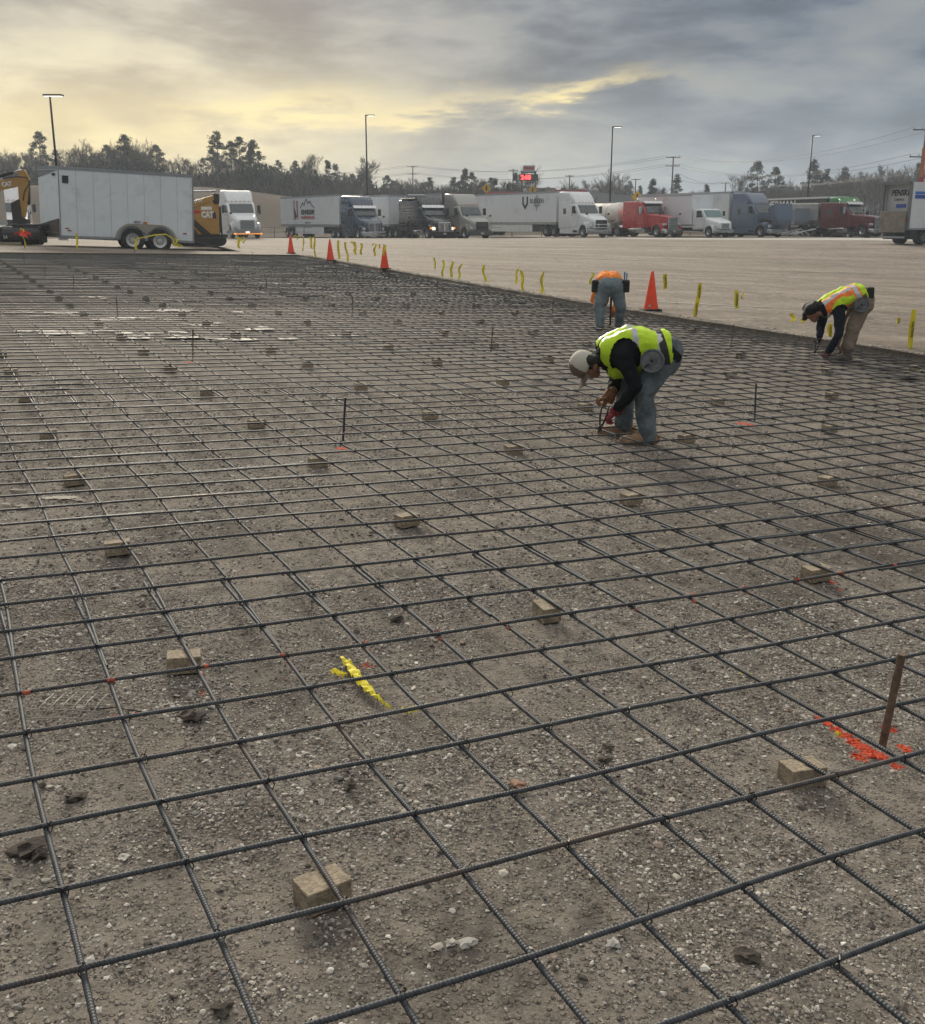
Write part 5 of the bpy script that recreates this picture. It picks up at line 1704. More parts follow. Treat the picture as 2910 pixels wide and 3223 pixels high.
    # grille
    if not hood_open:
        gx = -.20 if cl else -.035
        gw, g0, g1 = (.50, .80, 1.72) if cl else (.56, .74, 1.46)
        fr = MB(); fr.box(gx - .06, gx + .015, -gw - .06, gw + .06, g0 - .05, g1 + .06)
        gr = fr.build('grille', chrome if grille in ('chrome', 'mesh') else black_metal, t, bevel=.02)
        b = MB(); b.box(gx, gx + .022, -gw, gw, g0, g1); b.build('grille_core', black_metal if grille != 'mesh' else mat('grey radiator mesh', (.16, .2, .2), .5), gr)
        b = MB()
        if grille == 'chrome':
            for k in range(9): b.box(gx + .02, gx + .034, -gw + .11 * k + .04, -gw + .11 * k + .075, g0, g1)
            b.box(gx + .02, gx + .045, -.05, .05, g0, g1)
            b.build('grille_bar', chrome, gr)
        else:
            for k in range(7): b.box(gx + .02, gx + .030, -gw, gw, g0 + (g1 - g0) * (k + .5) / 7 - .012, g0 + (g1 - g0) * (k + .5) / 7 + .012)
            b.build('grille_bar', alu if grille == 'mesh' else mat('dark grille bar', (.05, .05, .055), .4), gr)
    # bumper, lights, front fenders
    MB().loftx([(0.02, 1.02, .34, .70, .10), (-.10, 1.18, .32, .74, .10), (-.42, 1.22, .34, .74, .08)]).build('bumper', bumper, t, smooth=True, auto=40)
    MB().box(-.02, .035, -.16, .16, .44, .58).build('plate', mat('pale plate', (.5, .5, .48), .5), t)
    ax = -1.10 if cl else -1.25
    for s_ in (-1, 1):
        ya, yb = sorted((.78 * s_, 1.23 * s_))
        f = fender(t, ax, .54, ya, yb, paint, .58, .72, -12, 178)
        hl = MB(); 
        if cl:
            hl.lathe([(.0, .06), (.08, .05), (.10, 0), (.10, -.12), (.0, -.12)], 16, 'x', (-.32, .80 * s_, 1.12)); hl.lathe([(.0, .06), (.08, .05), (.10, 0), (.10, -.12), (.0, -.12)], 16, 'x', (-.34, 1.02 * s_, 1.12))
        else:
            hl.loftx([(-.18, .17, .84, 1.06, .05), (-.40, .22, .82, 1.12, .06)]); hl.xf(Matrix.Translation((-.05, .86 * s_, 0)))
        h = hl.build('headlight', lamp_on if lit in ('head', 'both') and True else lens, t, smooth=True, auto=40)
        if not cl:
            MB().loftx([(-.35, .25, .74, 1.26, .08), (-1.05, .22, 1.02, 1.34, .08)]).xf(Matrix.Translation((-.08, .95 * s_, 0))).build('fender_nose', paint, t, smooth=True, auto=50)
        if lit in ('amber', 'both'):
            MB().cbox((-.42, 1.19 * s_, 1.0), (.30, .08, .14)).build('turn_signal', amber, t)
        wheel(t, ax, 1.05 * s_, .52, .52, .30, axle_rim, s_)
        # tank / skirt / steps
        yy0, yy1 = sorted((.70 * s_, 1.20 * s_))
        if tank == 'skirt':
            MB().box(xs1 + .1, cx_ - .15, yy0, yy1, .30, .92).build('side_skirt', paint, t, bevel=.05)
            MB().box(cx_ - .9, cx_ - .25, *sorted((1.19 * s_, 1.215 * s_)), .42, .62).build('step', black_metal, t)
        else:
            MB().lathe([(.0, -.95), (.27, -.95), (.31, -.9), (.31, .9), (.27, .95), (.0, .95)], 20, 'x', (xs0 - .25, .92 * s_, .68)).build('fuel_tank', chrome, t, smooth=True, auto=40)
            MB().box(cx_ - 1.3, cx_ - .15, yy0, yy1, .38, .74).build('step', alu, t, bevel=.02)
        if stacks:
            MB().tube([(xs0 + .02, 1.12 * s_, .9), (xs0 + .02, 1.12 * s_, roof + .15), (xs0 - .06, 1.12 * s_, roof + .35)], [.085, .085, .075], 14).build('exhaust_stack', chrome, t, smooth=True)
        for k, xx in enumerate((xs1 - .85, xs1 - 2.15)):
            wheel(t, xx, .92 * s_, .52, .52, .58, axle_rim, s_)
            if cl: fender(t, xx, .52, *sorted((.66 * s_, 1.24 * s_)), chrome, .56, .59, 30, 150, 'wheel_guard')
    MB().box(xs1 - 2.9, xs1 + .1, -.45, .45, .62, .92).box(xs1 - 2.9, -.6, -.38, .38, .45, .62).build('chassis', black_metal, t)
    MB().lathe([(.05, 1.10), (.5, 1.10), (.5, 1.02), (.05, 1.0)], 20, 'z', (xs1 - 1.5, 0, 0)).build('coupling_plate', black_metal, t)
    t['back'] = xs1
    return t

def dry_van(lab, loc, rz, x0, L, body_m, seams='vertical', H0=1.18, H1=4.10, W=1.29, skirt=True, name='box_trailer', wheels=True, grp='trailers parked in the row', front_m=None):
    t = empty(name, loc, rz)
    tag(t, lab, 'trailer', grp)
    x1 = x0 - L
    MB().box(x1, x0, -W, W, H0, H1).build('body', body_m, t, bevel=.03)
    r = MB(); r.box(x1 - .01, x0 + .012, -W - .015, W + .015, H0 - .06, H0 + .16); r.build('lower_rail', alu, t)
    r = MB(); r.box(x1 - .01, x0 + .012, -W - .012, W + .012, H1 - .16, H1 + .012); r.build('upper_rail', alu, t)
    if seams == 'vertical':
        n = int(L / 1.2)
        for k in range(1, n):
            x = x0 - L * k / n
            for s_ in (-1, 1):
                MB().box(x - .02, x + .02, *sorted(((W - .01) * s_, (W + .010) * s_)), H0 + .16, H1 - .16).build('panel_seam', alu if seams == 'alu' else body_m, t)
    else:
        n = 17
        for k in range(n):
            z = H0 + .24 + (H1 - H0 - .48) * k / (n - 1)
            for s_ in (-1, 1):
                MB().box(x1 + .1, x0 - .1, *sorted(((W - .01) * s_, (W + .028) * s_)), z - .045, z + .045).build('side_rib', body_m, t, bevel=.02)
    for s_ in (-1, 1):
        for k in range(int(L / 3)):
            MB().cbox((x0 - .6 - k * 3, (W + .02) * s_, H0 + .05), (.14, .02, .06)).build('side_marker', red_lens, t)
        MB().box(x0 - 2.4, x0 - 2.25, *sorted((.55 * s_, .68 * s_)), .05, H0 - .06).box(x0 - 2.5, x0 - 2.15, *sorted((.50 * s_, .73 * s_)), .0, .06).build('landing_leg', black_metal, t)
        if wheels:
            for xx in (x1 + 1.6, x1 + 2.85):
                wheel(t, xx, .95 * s_, .52, .52, .58, alu, s_)
        if skirt:
            MB().box(x1 + 4.2, x0 - 4.0, *sorted(((W - .06) * s_, (W - .03) * s_)), .42, H0 - .06).build('side_skirt', body_m, t)
        MB().box(x1 - .03, x1, *sorted((.02 * s_, (W - .05) * s_)), H0 + .1, H1 - .15).build('rear_door', body_m, t)
    MB().box(x1 + .9, x1 + 4.2, -.75, .75, .72, H0 - .06).build('bogie_frame', black_metal, t)
    MB().box(x1 + .02, x1 + .14, -1.1, 1.1, .50, .62).box(x1 + .04, x1 + .12, -.6, -.5, .6, H0).box(x1 + .04, x1 + .12, .5, .6, .6, H0).build('underride_guard', alu, t)
    return t

def side_text(t, body_, size, x, z, y, m, name='lettering', **kw):
    """lettering on the right flank (y negative) of a vehicle"""
    return text(name, body_, size, M4((1, 0, 0), (0, 0, 1), (x, -y, z)), m, t, **kw)

def put(x, y):
    return (x, y, zl(x, y) if y < 109 else terr_z(x, y))

blue_dk = mat('dark blue truck paint', (0.016, 0.045, 0.085), .25, coat=.6)
black_p = mat('black truck paint', (0.012, 0.013, 0.017), .25, coat=.6)
silver_p = mat('grey silver truck paint', (0.34, 0.335, 0.315), .35, .3, coat=.4)
red_p = mat('red truck paint', (0.42, 0.025, 0.02), .3, coat=.5)
maroon_p = mat('maroon truck paint', (0.13, 0.015, 0.022), .3, coat=.5)
volvo_p = mat('slate blue truck paint', (0.105, 0.145, 0.215), .35, coat=.4)
green_p = mat('green truck paint', (0.03, 0.22, 0.05), .35, coat=.4)
van_white = mat('trailer white', (0.76, 0.79, 0.81), .45, var=.06, dirt=(.42, .41, .39), dscale=.6, damt=.35)
van_grey = mat('trailer grey white', (0.62, 0.65, 0.67), .45, var=.06, dirt=(.34, .33, .31), dscale=.6, damt=.4)
van_brown = mat('trailer brown front', (0.12, 0.06, 0.045), .6)
txt_dark = mat('dark lettering', (.03, .03, .035), .6)
txt_red = mat('red lettering', (.45, .02, .03), .6)
txt_white = mat('white lettering', (.7, .7, .7), .5)

RZ = HEAD_YAW
# white tractor at the left, front nearly towards the viewer
p = put(-18.0, 93.0)
tractor('white semi tractor facing the viewer right of the skid steer, amber lights lit', p, R(-67), white_paint, grille='mesh', bumper=mat('grey bumper', (.25, .26, .27), .4, .4), lit=None, roof=4.0, side_win=True)
o = MB(); o.box(.05, .09, -1.15, 1.15, .36, .41); t_ = o.build('light_bar', amber, None); t_.name = 'light_bar'; t_.parent = [x for x in C.objects if x.name == 'semi_tractor'][0]
for y_ in (-1.12, 1.12, -.12, .05):
    MB().cbox((.08, y_, .40 if abs(y_) > .5 else .52), (.08, .14, .12)).build('lamp', lamp_on if abs(y_) < .5 else amber, t_.parent)
# open low trailer behind it
t = empty('flatbed_trailer', p, R(-67)); tag(t, 'low open trailer behind the white tractor left of the bank', 'trailer')
MB().box(-21, -6.3, -1.28, 1.28, 1.25, 1.45).build('deck', black_metal, t); MB().box(-6.5, -6.35, -1.25, 1.25, 1.4, 3.1).build('headboard', alu, t)
for s_ in (-1, 1):
    for xx in (-18.6, -19.9): wheel(t, xx, .95 * s_, .52, .52, .58, alu, s_)

# white trailer with the name on it and the dark blue tractor
p = put(-8.0, 101.5)
tk = tractor('dark blue semi tractor with chrome grille in front of the lettered white trailer', p, RZ, blue_dk, grille='chrome', visor=True, bumper=chrome, roof=3.95)
tr = dry_van('ribbed white trailer with the bird and mountain logo behind the blue tractor', p, RZ, -5.35, 16.1, van_white, 'horizontal')
MB().box(-5.34, -4.99, -.9, .9, 2.0, 3.85).build('refrigeration_unit', mat('dark reefer unit', (.05, .055, .06), .5), tr, bevel=.05)
y_ = 1.345
side_text(tr, 'KENNESAW', .62, -13.4, 2.52, y_, txt_dark, width=3.7, bold=.03)
side_text(tr, 'TRANSPORTATION, INC.', .34, -13.4, 2.0, y_, txt_red, width=3.8, bold=.015)
side_text(tr, 'ROME, GA', .26, -13.4, 1.5, y_, txt_dark, width=1.4)
m = MB()
peaks = [(-16.3, 2.95), (-15.6, 3.5), (-15.2, 3.2), (-14.6, 3.85), (-14.1, 3.35), (-13.6, 3.6), (-13.1, 3.2), (-12.4, 2.95)]
peaks = [(a + .9, b) for a, b in peaks]
for a, b in zip(peaks[:-1], peaks[1:]):
    m.tube([(a[0], -y_, a[1]), (b[0], -y_, b[1])], .035, 5)
m.build('mountain_logo', txt_dark, tr)
m = MB(); m.prism([(-16.4, 1.9), (-16.15, 1.9), (-16.15, 3.5), (-16.05, 3.6), (-16.3, 3.75), (-16.5, 3.5)], -y_ - .01, -y_); m.build('logo_figure', txt_red, tr)
m = MB(); m.prism([(-17.4, 1.8), (-17.25, 1.8), (-17.1, 3.7), (-17.3, 3.7)], -y_ - .01, -y_); m.prism([(-17.0, 1.8), (-16.5, 2.1), (-16.5, 2.2), (-17.1, 3.0)], -y_ - .01, -y_); m.build('logo_stroke', txt_dark, tr)

# black tractor with the long sleeper and white trailer
p = put(-1.6, 100.8)
tk = tractor('black semi tractor with long ribbed sleeper and chrome visor, headlights lit', p, RZ, black_p, grille='chrome', visor=True, bumper=mat('black bumper', (.015, .015, .017), .4), sleeper=3.9, roof=3.55, lit='both', tank='tank')
xs1 = tk['back']
for k in range(9):
    MB().box(xs1 + .1, xs1 + 4.1, -1.275, -1.245, 1.0 + .25 * k, 1.06 + .25 * k).build('sleeper_rib', mat('dark grey trim', (.05, .05, .055), .4), tk)
MB().box(xs1 + .2, xs1 + 3.4, -1.2, 1.2, 3.56, 3.70).build('roof_rack', black_metal, tk, bevel=.05)
MB().tube([(xs1 + 1.2, -.9, 3.86), (xs1 + 1.2, .9, 3.86)], [.2, .2], 12).build('roof_unit', mat('grey roof unit', (.2, .2, .21), .5), tk)
dry_van('plain white trailer behind the black tractor', (p[0] - .6, p[1] + 1.2, p[2]), RZ, -8.0, 15.2, van_white)
# grey silver tractor with brown fronted trailer
p = put(1.8, 100.5)
tractor('grey silver semi tractor beside the black one, black grille', p, RZ, silver_p, grille='black', bumper=mat('dark plastic bumper', (.06, .06, .062), .6), roof=4.05)
tr = dry_van('white trailer with dark brown front behind the silver tractor', p, RZ, -5.35, 16.1, mat('trailer faded white', (.52, .53, .53), .5, var=.1))
MB().box(-5.37, -5.31, -1.28, 1.28, 1.2, 4.14).build('front_panel', van_brown, tr)
# white tractor with the lettered white trailer
p = put(12.5, 99.6)
tk = tractor('white semi tractor with guard bars on its bumper in the middle of the row', p, R(-60), white_paint, grille='black', bumper=alu, roof=4.05, side_win=True)
m = MB()
for z_ in (.55, .85, 1.12): m.tube([(.02, -1.1, z_), (.25, -.9, z_), (.25, .9, z_), (.02, 1.1, z_)], .035, 8)
for y2 in (-.55, .55): m.cyl((.25, y2, .45), (.25, y2, 1.2), .03, 8)
m.build('grille_guard', chrome, tk, smooth=True)
tr = dry_van('long white trailer with shield logo behind the white guard bar tractor', p, R(-60), -5.35, 16.1, van_white)
y_ = 1.305
side_text(tr, 'RUSKEN', .62, -8.6, 3.25, y_, txt_dark, width=2.3, bold=.012)
side_text(tr, 'PACKAGING', .2, -8.6, 2.85, y_, txt_dark, width=1.2)
m = MB(); m.prism([(x + 1.0, z) for x, z in [(-12.1, 3.7), (-11.85, 3.7), (-11.85, 3.1), (-11.6, 2.85), (-11.35, 3.1), (-11.35, 3.7), (-11.1, 3.7), (-11.1, 3.0), (-11.6, 2.5), (-12.1, 3.0)]], -y_ - .01, -y_); m.build('shield_logo', txt_dark, tr)
m = MB(); m.prism([(-8.6, 3.9), (-8.0, 3.3), (-8.6, 2.3), (-9.2, 3.3)], -y_ + .006, -y_ + .001); m.build('diamond_logo', mat('pale grey print', (.42, .43, .44), .5), tr)
# red tractor with the tanker
p = put(19.3, 101.0)
tractor('red semi tractor with tall chrome stack and square grille', p, R(-58), red_p, style='classic', grille='mesh', visor=True, bumper=chrome, roof=3.15, stacks=True, tank='tank', sleeper=1.9)
t = empty('tank_trailer', p, R(-58)); tag(t, 'polished steel tank trailer behind the red tractor', 'tank trailer')
steel_p = mat('polished tank steel', (.66, .63, .58), .38, .45, var=.2, vscale=.7)
MB().lathe([(.0, -7.0), (.7, -7.0), (1.0, -7.2), (1.12, -7.5), (1.12, -17.5), (.9, -17.9), (.0, -18)], 28, 'x', (0, 0, 2.05)).build('tank', steel_p, t, smooth=True, auto=50)
for x_ in (-8.5, -10.5, -12.5, -14.5, -16.5): MB().lathe([(1.12, x_ - .04), (1.15, x_ - .04), (1.15, x_ + .04), (1.12, x_ + .04)], 28, 'x', (0, 0, 2.05)).build('tank_band', alu, t)
MB().box(-17.5, -7.2, -.5, .5, .9, 1.1).build('subframe', black_metal, t)
MB().box(-16, -8, -.35, .35, 3.14, 3.20).build('walkway', alu, t)
m = MB()
for k in range(12): m.box(-16.5 + .8 * k, -16.0 + .8 * k, -1.19, -1.17, 1.35, 1.5)
m.build('reflector_strip', txt_dark, t)
side_text(t, 'Lewis', .45, -11.0, 2.55, 1.09, txt_dark, shear=.3, width=1.4)
for s_ in (-1, 1):
    for xx in (-15.6, -16.9): wheel(t, xx, .95 * s_, .52, .52, .58, alu, s_)

# white box truck
def box_truck(lab, loc, rz):
    t = empty('box_truck', loc, rz); tag(t, lab, 'truck')
    pm = white_paint
    MB().loftx([(-.05, .70, .75, 1.25, .15), (-.3, .95, .65, 1.42, .2), (-1.1, 1.05, .8, 1.62, .22), (-1.55, 1.08, .85, 1.72, .2)]).build('hood', pm, t, smooth=True, auto=40)
    MB().loftx([(-1.45, 1.02, .7, 1.72, .1), (-2.05, 1.12, .65, 2.45, .14), (-2.3, 1.14, .65, 2.52, .14), (-3.1, 1.14, .65, 2.52, .1)]).build('cab', pm, t, smooth=True, auto=40)
    MB().slab([(-1.49, -.96, 1.78), (-1.49, .96, 1.78), (-2.0, .95, 2.36), (-2.0, -.95, 2.36)], .03).xf(Matrix.Translation((.035, 0, .03))).build('windshield', mat('teal windshield', (.10, .2, .2), .1), t)
    for s_ in (-1, 1):
        MB().prism([(-1.85, 1.78), (-2.65, 1.74), (-2.65, 2.32), (-2.12, 2.32)], *sorted((1.12 * s_, 1.15 * s_))).build('side_window', glass, t)
        MB().box(-2.8, -1.65, *sorted((1.11 * s_, 1.145 * s_)), .8, 1.72).build('door', pm, t, bevel=.01)
        MB().cbox((-1.85, 1.42 * s_, 2.1), (.1, .2, .42)).cyl((-1.9, 1.1 * s_, 2.25), (-1.85, 1.4 * s_, 2.2), .015, 6).build('mirror', black_metal, t)
        fender(t, -1.0, .5, *sorted((.75 * s_, 1.14 * s_)), pm, .53, .64, -10, 180)
        MB().loftx([(-.15, .15, .82, 1.02, .05), (-.35, .17, .8, 1.05, .05)]).xf(Matrix.Translation((-.08, .80 * s_, 0))).build('headlight', lens, t)
        wheel(t, -1.0, .98 * s_, .48, .48, .26, alu, s_); wheel(t, -7.4, .9 * s_, .48, .48, .5, alu, s_)
    MB().box(-.06, .0, -.42, .42, .82, 1.22).build('grille', mat('chrome grille', (.3, .31, .32), .3, .8), t, bevel=.03)
    MB().loftx([(.04, .95, .42, .68, .06), (-.3, 1.12, .42, .68, .06)]).build('bumper', alu, t)
    MB().box(-3.2, -11, -1.28, 1.28, 1.05, 3.75).build('box_body', van_white, t, bevel=.03)
    MB().box(-3.21, -11.01, -1.3, 1.3, 3.65, 3.765).build('upper_rail', alu, t); MB().box(-3.18, -11.01, -1.295, 1.295, 1.0, 1.12).build('lower_rail', alu, t)
    MB().box(-11, -.5, -.4, .4, .55, .85).build('chassis', black_metal, t)
    return t
box_truck('small white box truck with short hood between the red and the slate blue trucks', put(23.6, 99.5), R(-60))
# slate blue tractor with its hood tipped open
p = put(28.9, 101.0)
tr_ = tractor('slate blue semi tractor with its hood tipped open', p, R(-60), volvo_p, grille='black', roof=4.0, hood_open=True, bumper=alu, side_win=True)
dry_van('pale grey trailer behind the slate blue tractor', p, R(-60), -5.4, 13.0, van_grey)
m = MB()
for k in range(3): m.tube([(1.2 + .7 * k, -1.0, .25), (1.5 + .7 * k, 0, .55), (1.2 + .7 * k, 1.0, .25)], .06, 6)
m.tube([(.6, -.9, .3), (3.4, -.9, .75)], .05, 6); m.tube([(.6, .9, .3), (3.4, .9, .75)], .05, 6)
o = m.build('tow_frame', alu); o.location = p; o.rotation_euler = (0, 0, R(-60)); tag(o, 'bare metal frame standing before the slate blue truck with open hood', 'frame')
# grey blue container trailer end seen between
t = dry_van('dull blue grey trailer seen between the slate blue tractor and the silver tipper', put(33.6, 107.0), R(-60), -1, 8.0, mat('dull blue grey trailer', (.22, .27, .33), .6), H1=2.6)
# maroon tractor with the silver tipping trailer, nearly side on
p = put(38.8, 103.0)
tk = tractor('maroon semi tractor with long hood and chrome fenders at the right', p, R(-56), maroon_p, style='classic', grille='mesh', visor=True, bumper=chrome, roof=3.1, stacks=True, tank='tank', sleeper=2.0, side_win=True, axle_rim=chrome)
t = empty('tipper_trailer', p, R(-56)); tag(t, 'silver high sided tipping trailer behind the maroon tractor', 'trailer')
sil = mat('brushed silver side', (.46, .46, .45), .5, .5, var=.15, vscale=1.5)
MB().prism([(-6.2, 1.5), (-13.8, 1.3), (-14.6, 2.0), (-14.6, 2.85), (-6.2, 2.95)], -1.27, 1.27).build('tub', sil, t)
MB().box(-14.6, -6.18, -1.31, 1.31, 2.82, 2.96).build('top_rail', alu, t)
for k in range(3): MB().box(-6.22, -6.15, -1.2, 1.2, 1.7 + .4 * k, 1.76 + .4 * k).build('front_rib', alu, t)
MB().loftx([(-6.4, 1.1, 2.9, 3.12, .1), (-14.4, 1.1, 2.9, 3.08, .1)]).build('tarpaulin', mat('pale tarpaulin', (.5, .5, .47), .8), t)
MB().prism([(-7.0, 1.5), (-9.0, 1.5), (-13.0, .9), (-14.8, .9), (-14.8, 1.3)], -.8, .8).build('subframe', black_metal, t)
for s_ in (-1, 1):
    for xx in (-13.2, -14.4): wheel(t, xx, .95 * s_, .52, .52, .58, alu, s_)
    MB().box(-12, -8, *sorted((1.28 * s_, 1.30 * s_)), 1.5, 1.62).build('reflector_strip', txt_red, t)
# black lettered trailer and green tractor roof behind
p = (40.6, 111.5, -.05)
tk = tractor('green semi tractor whose roof shows over the silver tipper', p, R(-75), black_p, grille='black', roof=4.2, color2=green_p)
tr = dry_van('black trailer with big white lettering behind the silver tipper', p, R(-75), -5.4, 15.8, mat('black trailer side', (.012, .012, .013), .5), H1=4.2)
MB().box(-21.25, -5.35, -1.32, 1.32, 4.10, 4.26).build('white_rail', van_white, tr)
side_text(tr, 'BOWERMAN', 1.0, -15.6, 3.55, 1.305, txt_white, width=8.6, bold=.03)

# rear quarter of the rental box truck at the right edge
p = (put(29.4, 75.7))
t = empty('box_truck', p, R(23.5)); tag(t, 'white box truck with blue stripe at the right edge, rear door open', 'truck')
# local x forward; the open rear faces the viewer's left
grey_fr = mat('grey door frame', (.20, .21, .22), .5, .4)
inner = mat('white inner wall', (.50, .51, .50), .6, var=.08)
Lb = 7.0
z0, z1, W = 1.05, 4.05, 1.28
MB().box(0, Lb, -W, -W + .04, z0, z1).build('side_wall', van_white, t)
MB().box(0, Lb, W - .04, W, z0, z1).build('side_wall', van_white, t)
MB().box(0, Lb, -W + .04, W - .04, z1 - .05, z1 + .01).build('roof', van_grey, t)
MB().box(0, Lb, -W + .04, W - .04, z0, z0 + .06).build('load_floor', mat('worn wood floor', (.2, .14, .09), .8), t)
MB().box(Lb - .05, Lb, -W + .04, W - .04, z0 + .06, z1 - .05).build('front_wall', inner, t)
MB().box(.35, .40, -W + .06, W - .06, z0 + .06, z1 - .06).build('roll_door', inner, t)
MB().box(-.06, .10, -W - .02, -W + .16, z0 - .1, z1 + .03).box(-.06, .10, W - .16, W + .02, z0 - .1, z1 + .03).box(-.06, .10, -W, W, z1 - .14, z1 + .04).build('door_frame', grey_fr, t)
MB().box(-.20, -.07, -W + .15, W - .15, z0 - .25, z0 + 1.15).build('lift_gate', mat('weathered lift gate', (.24, .21, .17), .75, var=.3, vscale=3), t, bevel=.02)
text('lettering', 'PENSKE', .52, M4((0, -1, 0), (0, 0, 1), (.335, .0, 3.38)), txt_dark, t, shear=.25, bold=.02, width=1.75)
text('lettering', 'Logistics', .28, M4((0, -1, 0), (0, 0, 1), (.335, .1, 2.98)), txt_dark, t, shear=.25, width=.85)
MB().box(.33, .345, -.6, .3, 2.42, 2.66).build('blue_sticker', mat('blue sticker', (.06, .12, .4), .5), t)
bl = mat('blue truck stripe', (.02, .08, .42), .4); bl2 = mat('light blue truck stripe', (.05, .2, .6), .4)
MB().box(.35, 4.0, -W - .012, -W, 3.28, 3.46).build('blue_stripe', bl2, t); MB().box(.35, 4.0, -W - .012, -W, 3.0, 3.24).build('blue_stripe', bl, t)
MB().box(1.45, 4.2, -W - .018, -W - .013, 2.9, 3.52).build('logo_panel', txt_dark, t); MB().box(1.52, 4.2, -W - .022, -W - .0185, 2.96, 3.46).build('logo_panel', txt_white, t)
MB().box(-.05, Lb, -W - .02, -W + .02, z0 - .08, z0 + .04).build('lower_rail', alu, t)
for s_ in (-1, 1):
    wheel(t, 1.6, .92 * s_, .5, .5, .56, alu, s_)
    MB().cbox((-.10, (W - .08) * s_, z0 + .6), (.06, .12, .2)).build('tail_light', red_lens, t)
    MB().box(.3, 1.0, *sorted((.7 * s_, 1.2 * s_)), .35, .95).build('mud_flap', black_metal, t)
MB().box(0, Lb + 2, -.4, .4, .6, z0 - .02).build('chassis', black_metal, t)
MB().box(-.10, -.02, -1.1, 1.1, .42, .55).build('underride_guard', alu, t)
MB().loftx([(Lb + .1, 1.1, .8, 2.5, .1), (Lb + 1.6, 1.1, .8, 2.5, .1), (Lb + 2.1, 1.0, .8, 1.7, .1), (Lb + 3.2, .9, .8, 1.5, .15)]).build('cab', white_paint, t, smooth=True, auto=40)
for s_ in (-1, 1): wheel(t, Lb + 2.4, .98 * s_, .48, .48, .26, alu, s_)

walker(put(-4.6, 95.6), R(170))

# ------------------------------------------------------------------ cargo trailer
cp = at(191.5 / DS, 480, 42.4)
ct = empty('cargo_trailer', (cp.x, cp.y, zl(cp.x, cp.y) - .05), rot=(0, R(-2.8), R(200)))
# local: x forward (left in view). near flank is y = +W... the front near corner sits at the origin's height
tag(ct, 'white enclosed cargo trailer with two axles, nose to the left', 'trailer')
TW, TL, TZ0, TZ1 = 2.42, 4.98, .44, 2.98
tw_m = mat('white trailer skin', (.78, .84, .86), .38, var=.05, vscale=1.2, dirt=(.40, .40, .39), dscale=1.1, damt=.35)
trim = mat('aluminium trim', (.36, .37, .38), .4, .6)
# the near flank lies at local y = 0, the far one at y = -TW (camera looks at +y after the turn)
NOSE = .72
plan = [(-TL, 0), (0, 0), (NOSE, -TW / 2 + .12), (NOSE, -TW / 2 - .12), (0, -TW), (-TL, -TW)]
def grow(pl, d):
    return [(x + (d if x > -TL / 2 else -d), y + (d if y > -TW / 2 else -d)) for x, y in pl]
MB().prism(plan, TZ0, TZ1, 'z').build('body', tw_m, ct, bevel=.02)
MB().prism(grow(plan, .012), TZ1 - .09, TZ1 + .03, 'z').build('roof_trim', trim, ct)
MB().prism(grow(plan, .010), TZ0 - .05, TZ0 + .04, 'z').build('floor_rail', trim, ct)
MB().box(-.03, .014, -.03, .014, TZ0 + .04, TZ1 - .09).build('corner_trim', trim, ct)
MB().box(-TL - .014, -TL + .05, -.05, .014, TZ0 + .04, TZ1 - .09).build('corner_trim', trim, ct)
na, nb = Vector((0, 0, 0)), Vector((NOSE, -TW / 2 + .12, 0)); nn_ = Vector((nb.y, -nb.x, 0)).normalized(); nn_ = nn_ if nn_.x > 0 else -nn_
def nose_pt(t, z, off): q = na.lerp(nb, t) + nn_ * off; return (q.x, q.y, z)
for k in range(1, 8):
    MB().box(-TL * k / 8 - .004, -TL * k / 8 + .004, 0, .004, TZ0 + .05, TZ1 - .09).build('panel_seam', trim, ct)
MB().slab([nose_pt(.03, TZ0 + .04, .016), nose_pt(.99, TZ0 + .04, .016), nose_pt(.99, TZ0 + .42, .016), nose_pt(.03, TZ0 + .66, .016)], .012).build('stone_guard', mat('brown checker plate', (.14, .11, .09), .6, .2), ct)
MB().slab([nose_pt(.03, TZ1 - .12, .016), nose_pt(.99, TZ1 - .12, .016), nose_pt(.99, TZ1 - .38, .016)], .012).build('nose_cap', mat('grey nose cap', (.24, .25, .26), .5), ct)
MB().slab([nose_pt(.10, TZ1 - .26, .02), nose_pt(.20, TZ1 - .34, .02), nose_pt(.32, TZ1 - .27, .02), nose_pt(.21, TZ1 - .22, .02)], .012).build('winged_badge', txt_dark, ct)
m = MB(); m.box(-.36, -.13, 0, .02, TZ1 - .58, TZ1 - .30); m.build('side_vent', txt_dark, ct, bevel=.05)
fen = mat('beige fender', (.34, .31, .26), .55)
wxs = (-TL * .53, -TL * .735)
wrim = mat('white spoke rim', (.62, .62, .60), .5)
prof = []
for a in np.linspace(172, 40, 9): prof.append((wxs[0] + .60 * math.cos(R(180 - a)) * 1.0, .42 + .60 * math.sin(R(a))))
prof = [(wxs[0] + .64 * math.cos(R(a)), .44 + .60 * math.sin(R(a))) for a in np.linspace(2, 78, 7)] + [(wxs[0] - .05, 1.03), (wxs[1] + .05, 1.03)] + [(wxs[1] + .64 * math.cos(R(a)), .44 + .60 * math.sin(R(a))) for a in np.linspace(102, 178, 7)]
inner_p = [(wxs[1] + .54 * math.cos(R(a)), .44 + .52 * math.sin(R(a))) for a in np.linspace(178, 75, 7)] + [(.5 * (wxs[0] + wxs[1]), .66)] + [(wxs[0] + .54 * math.cos(R(a)), .44 + .52 * math.sin(R(a))) for a in np.linspace(105, 2, 7)]
for yy in ((0.005, .16), (-TW - .16, -TW - .005)):
    MB().prism(prof + inner_p, *yy).build('fender', fen, ct)
for wx_ in wxs:
    wheel(ct, wx_, .03, .42, .45, .24, wrim, 1, .58); wheel(ct, wx_, -TW - .03, .42, .45, .24, wrim, -1, .58)
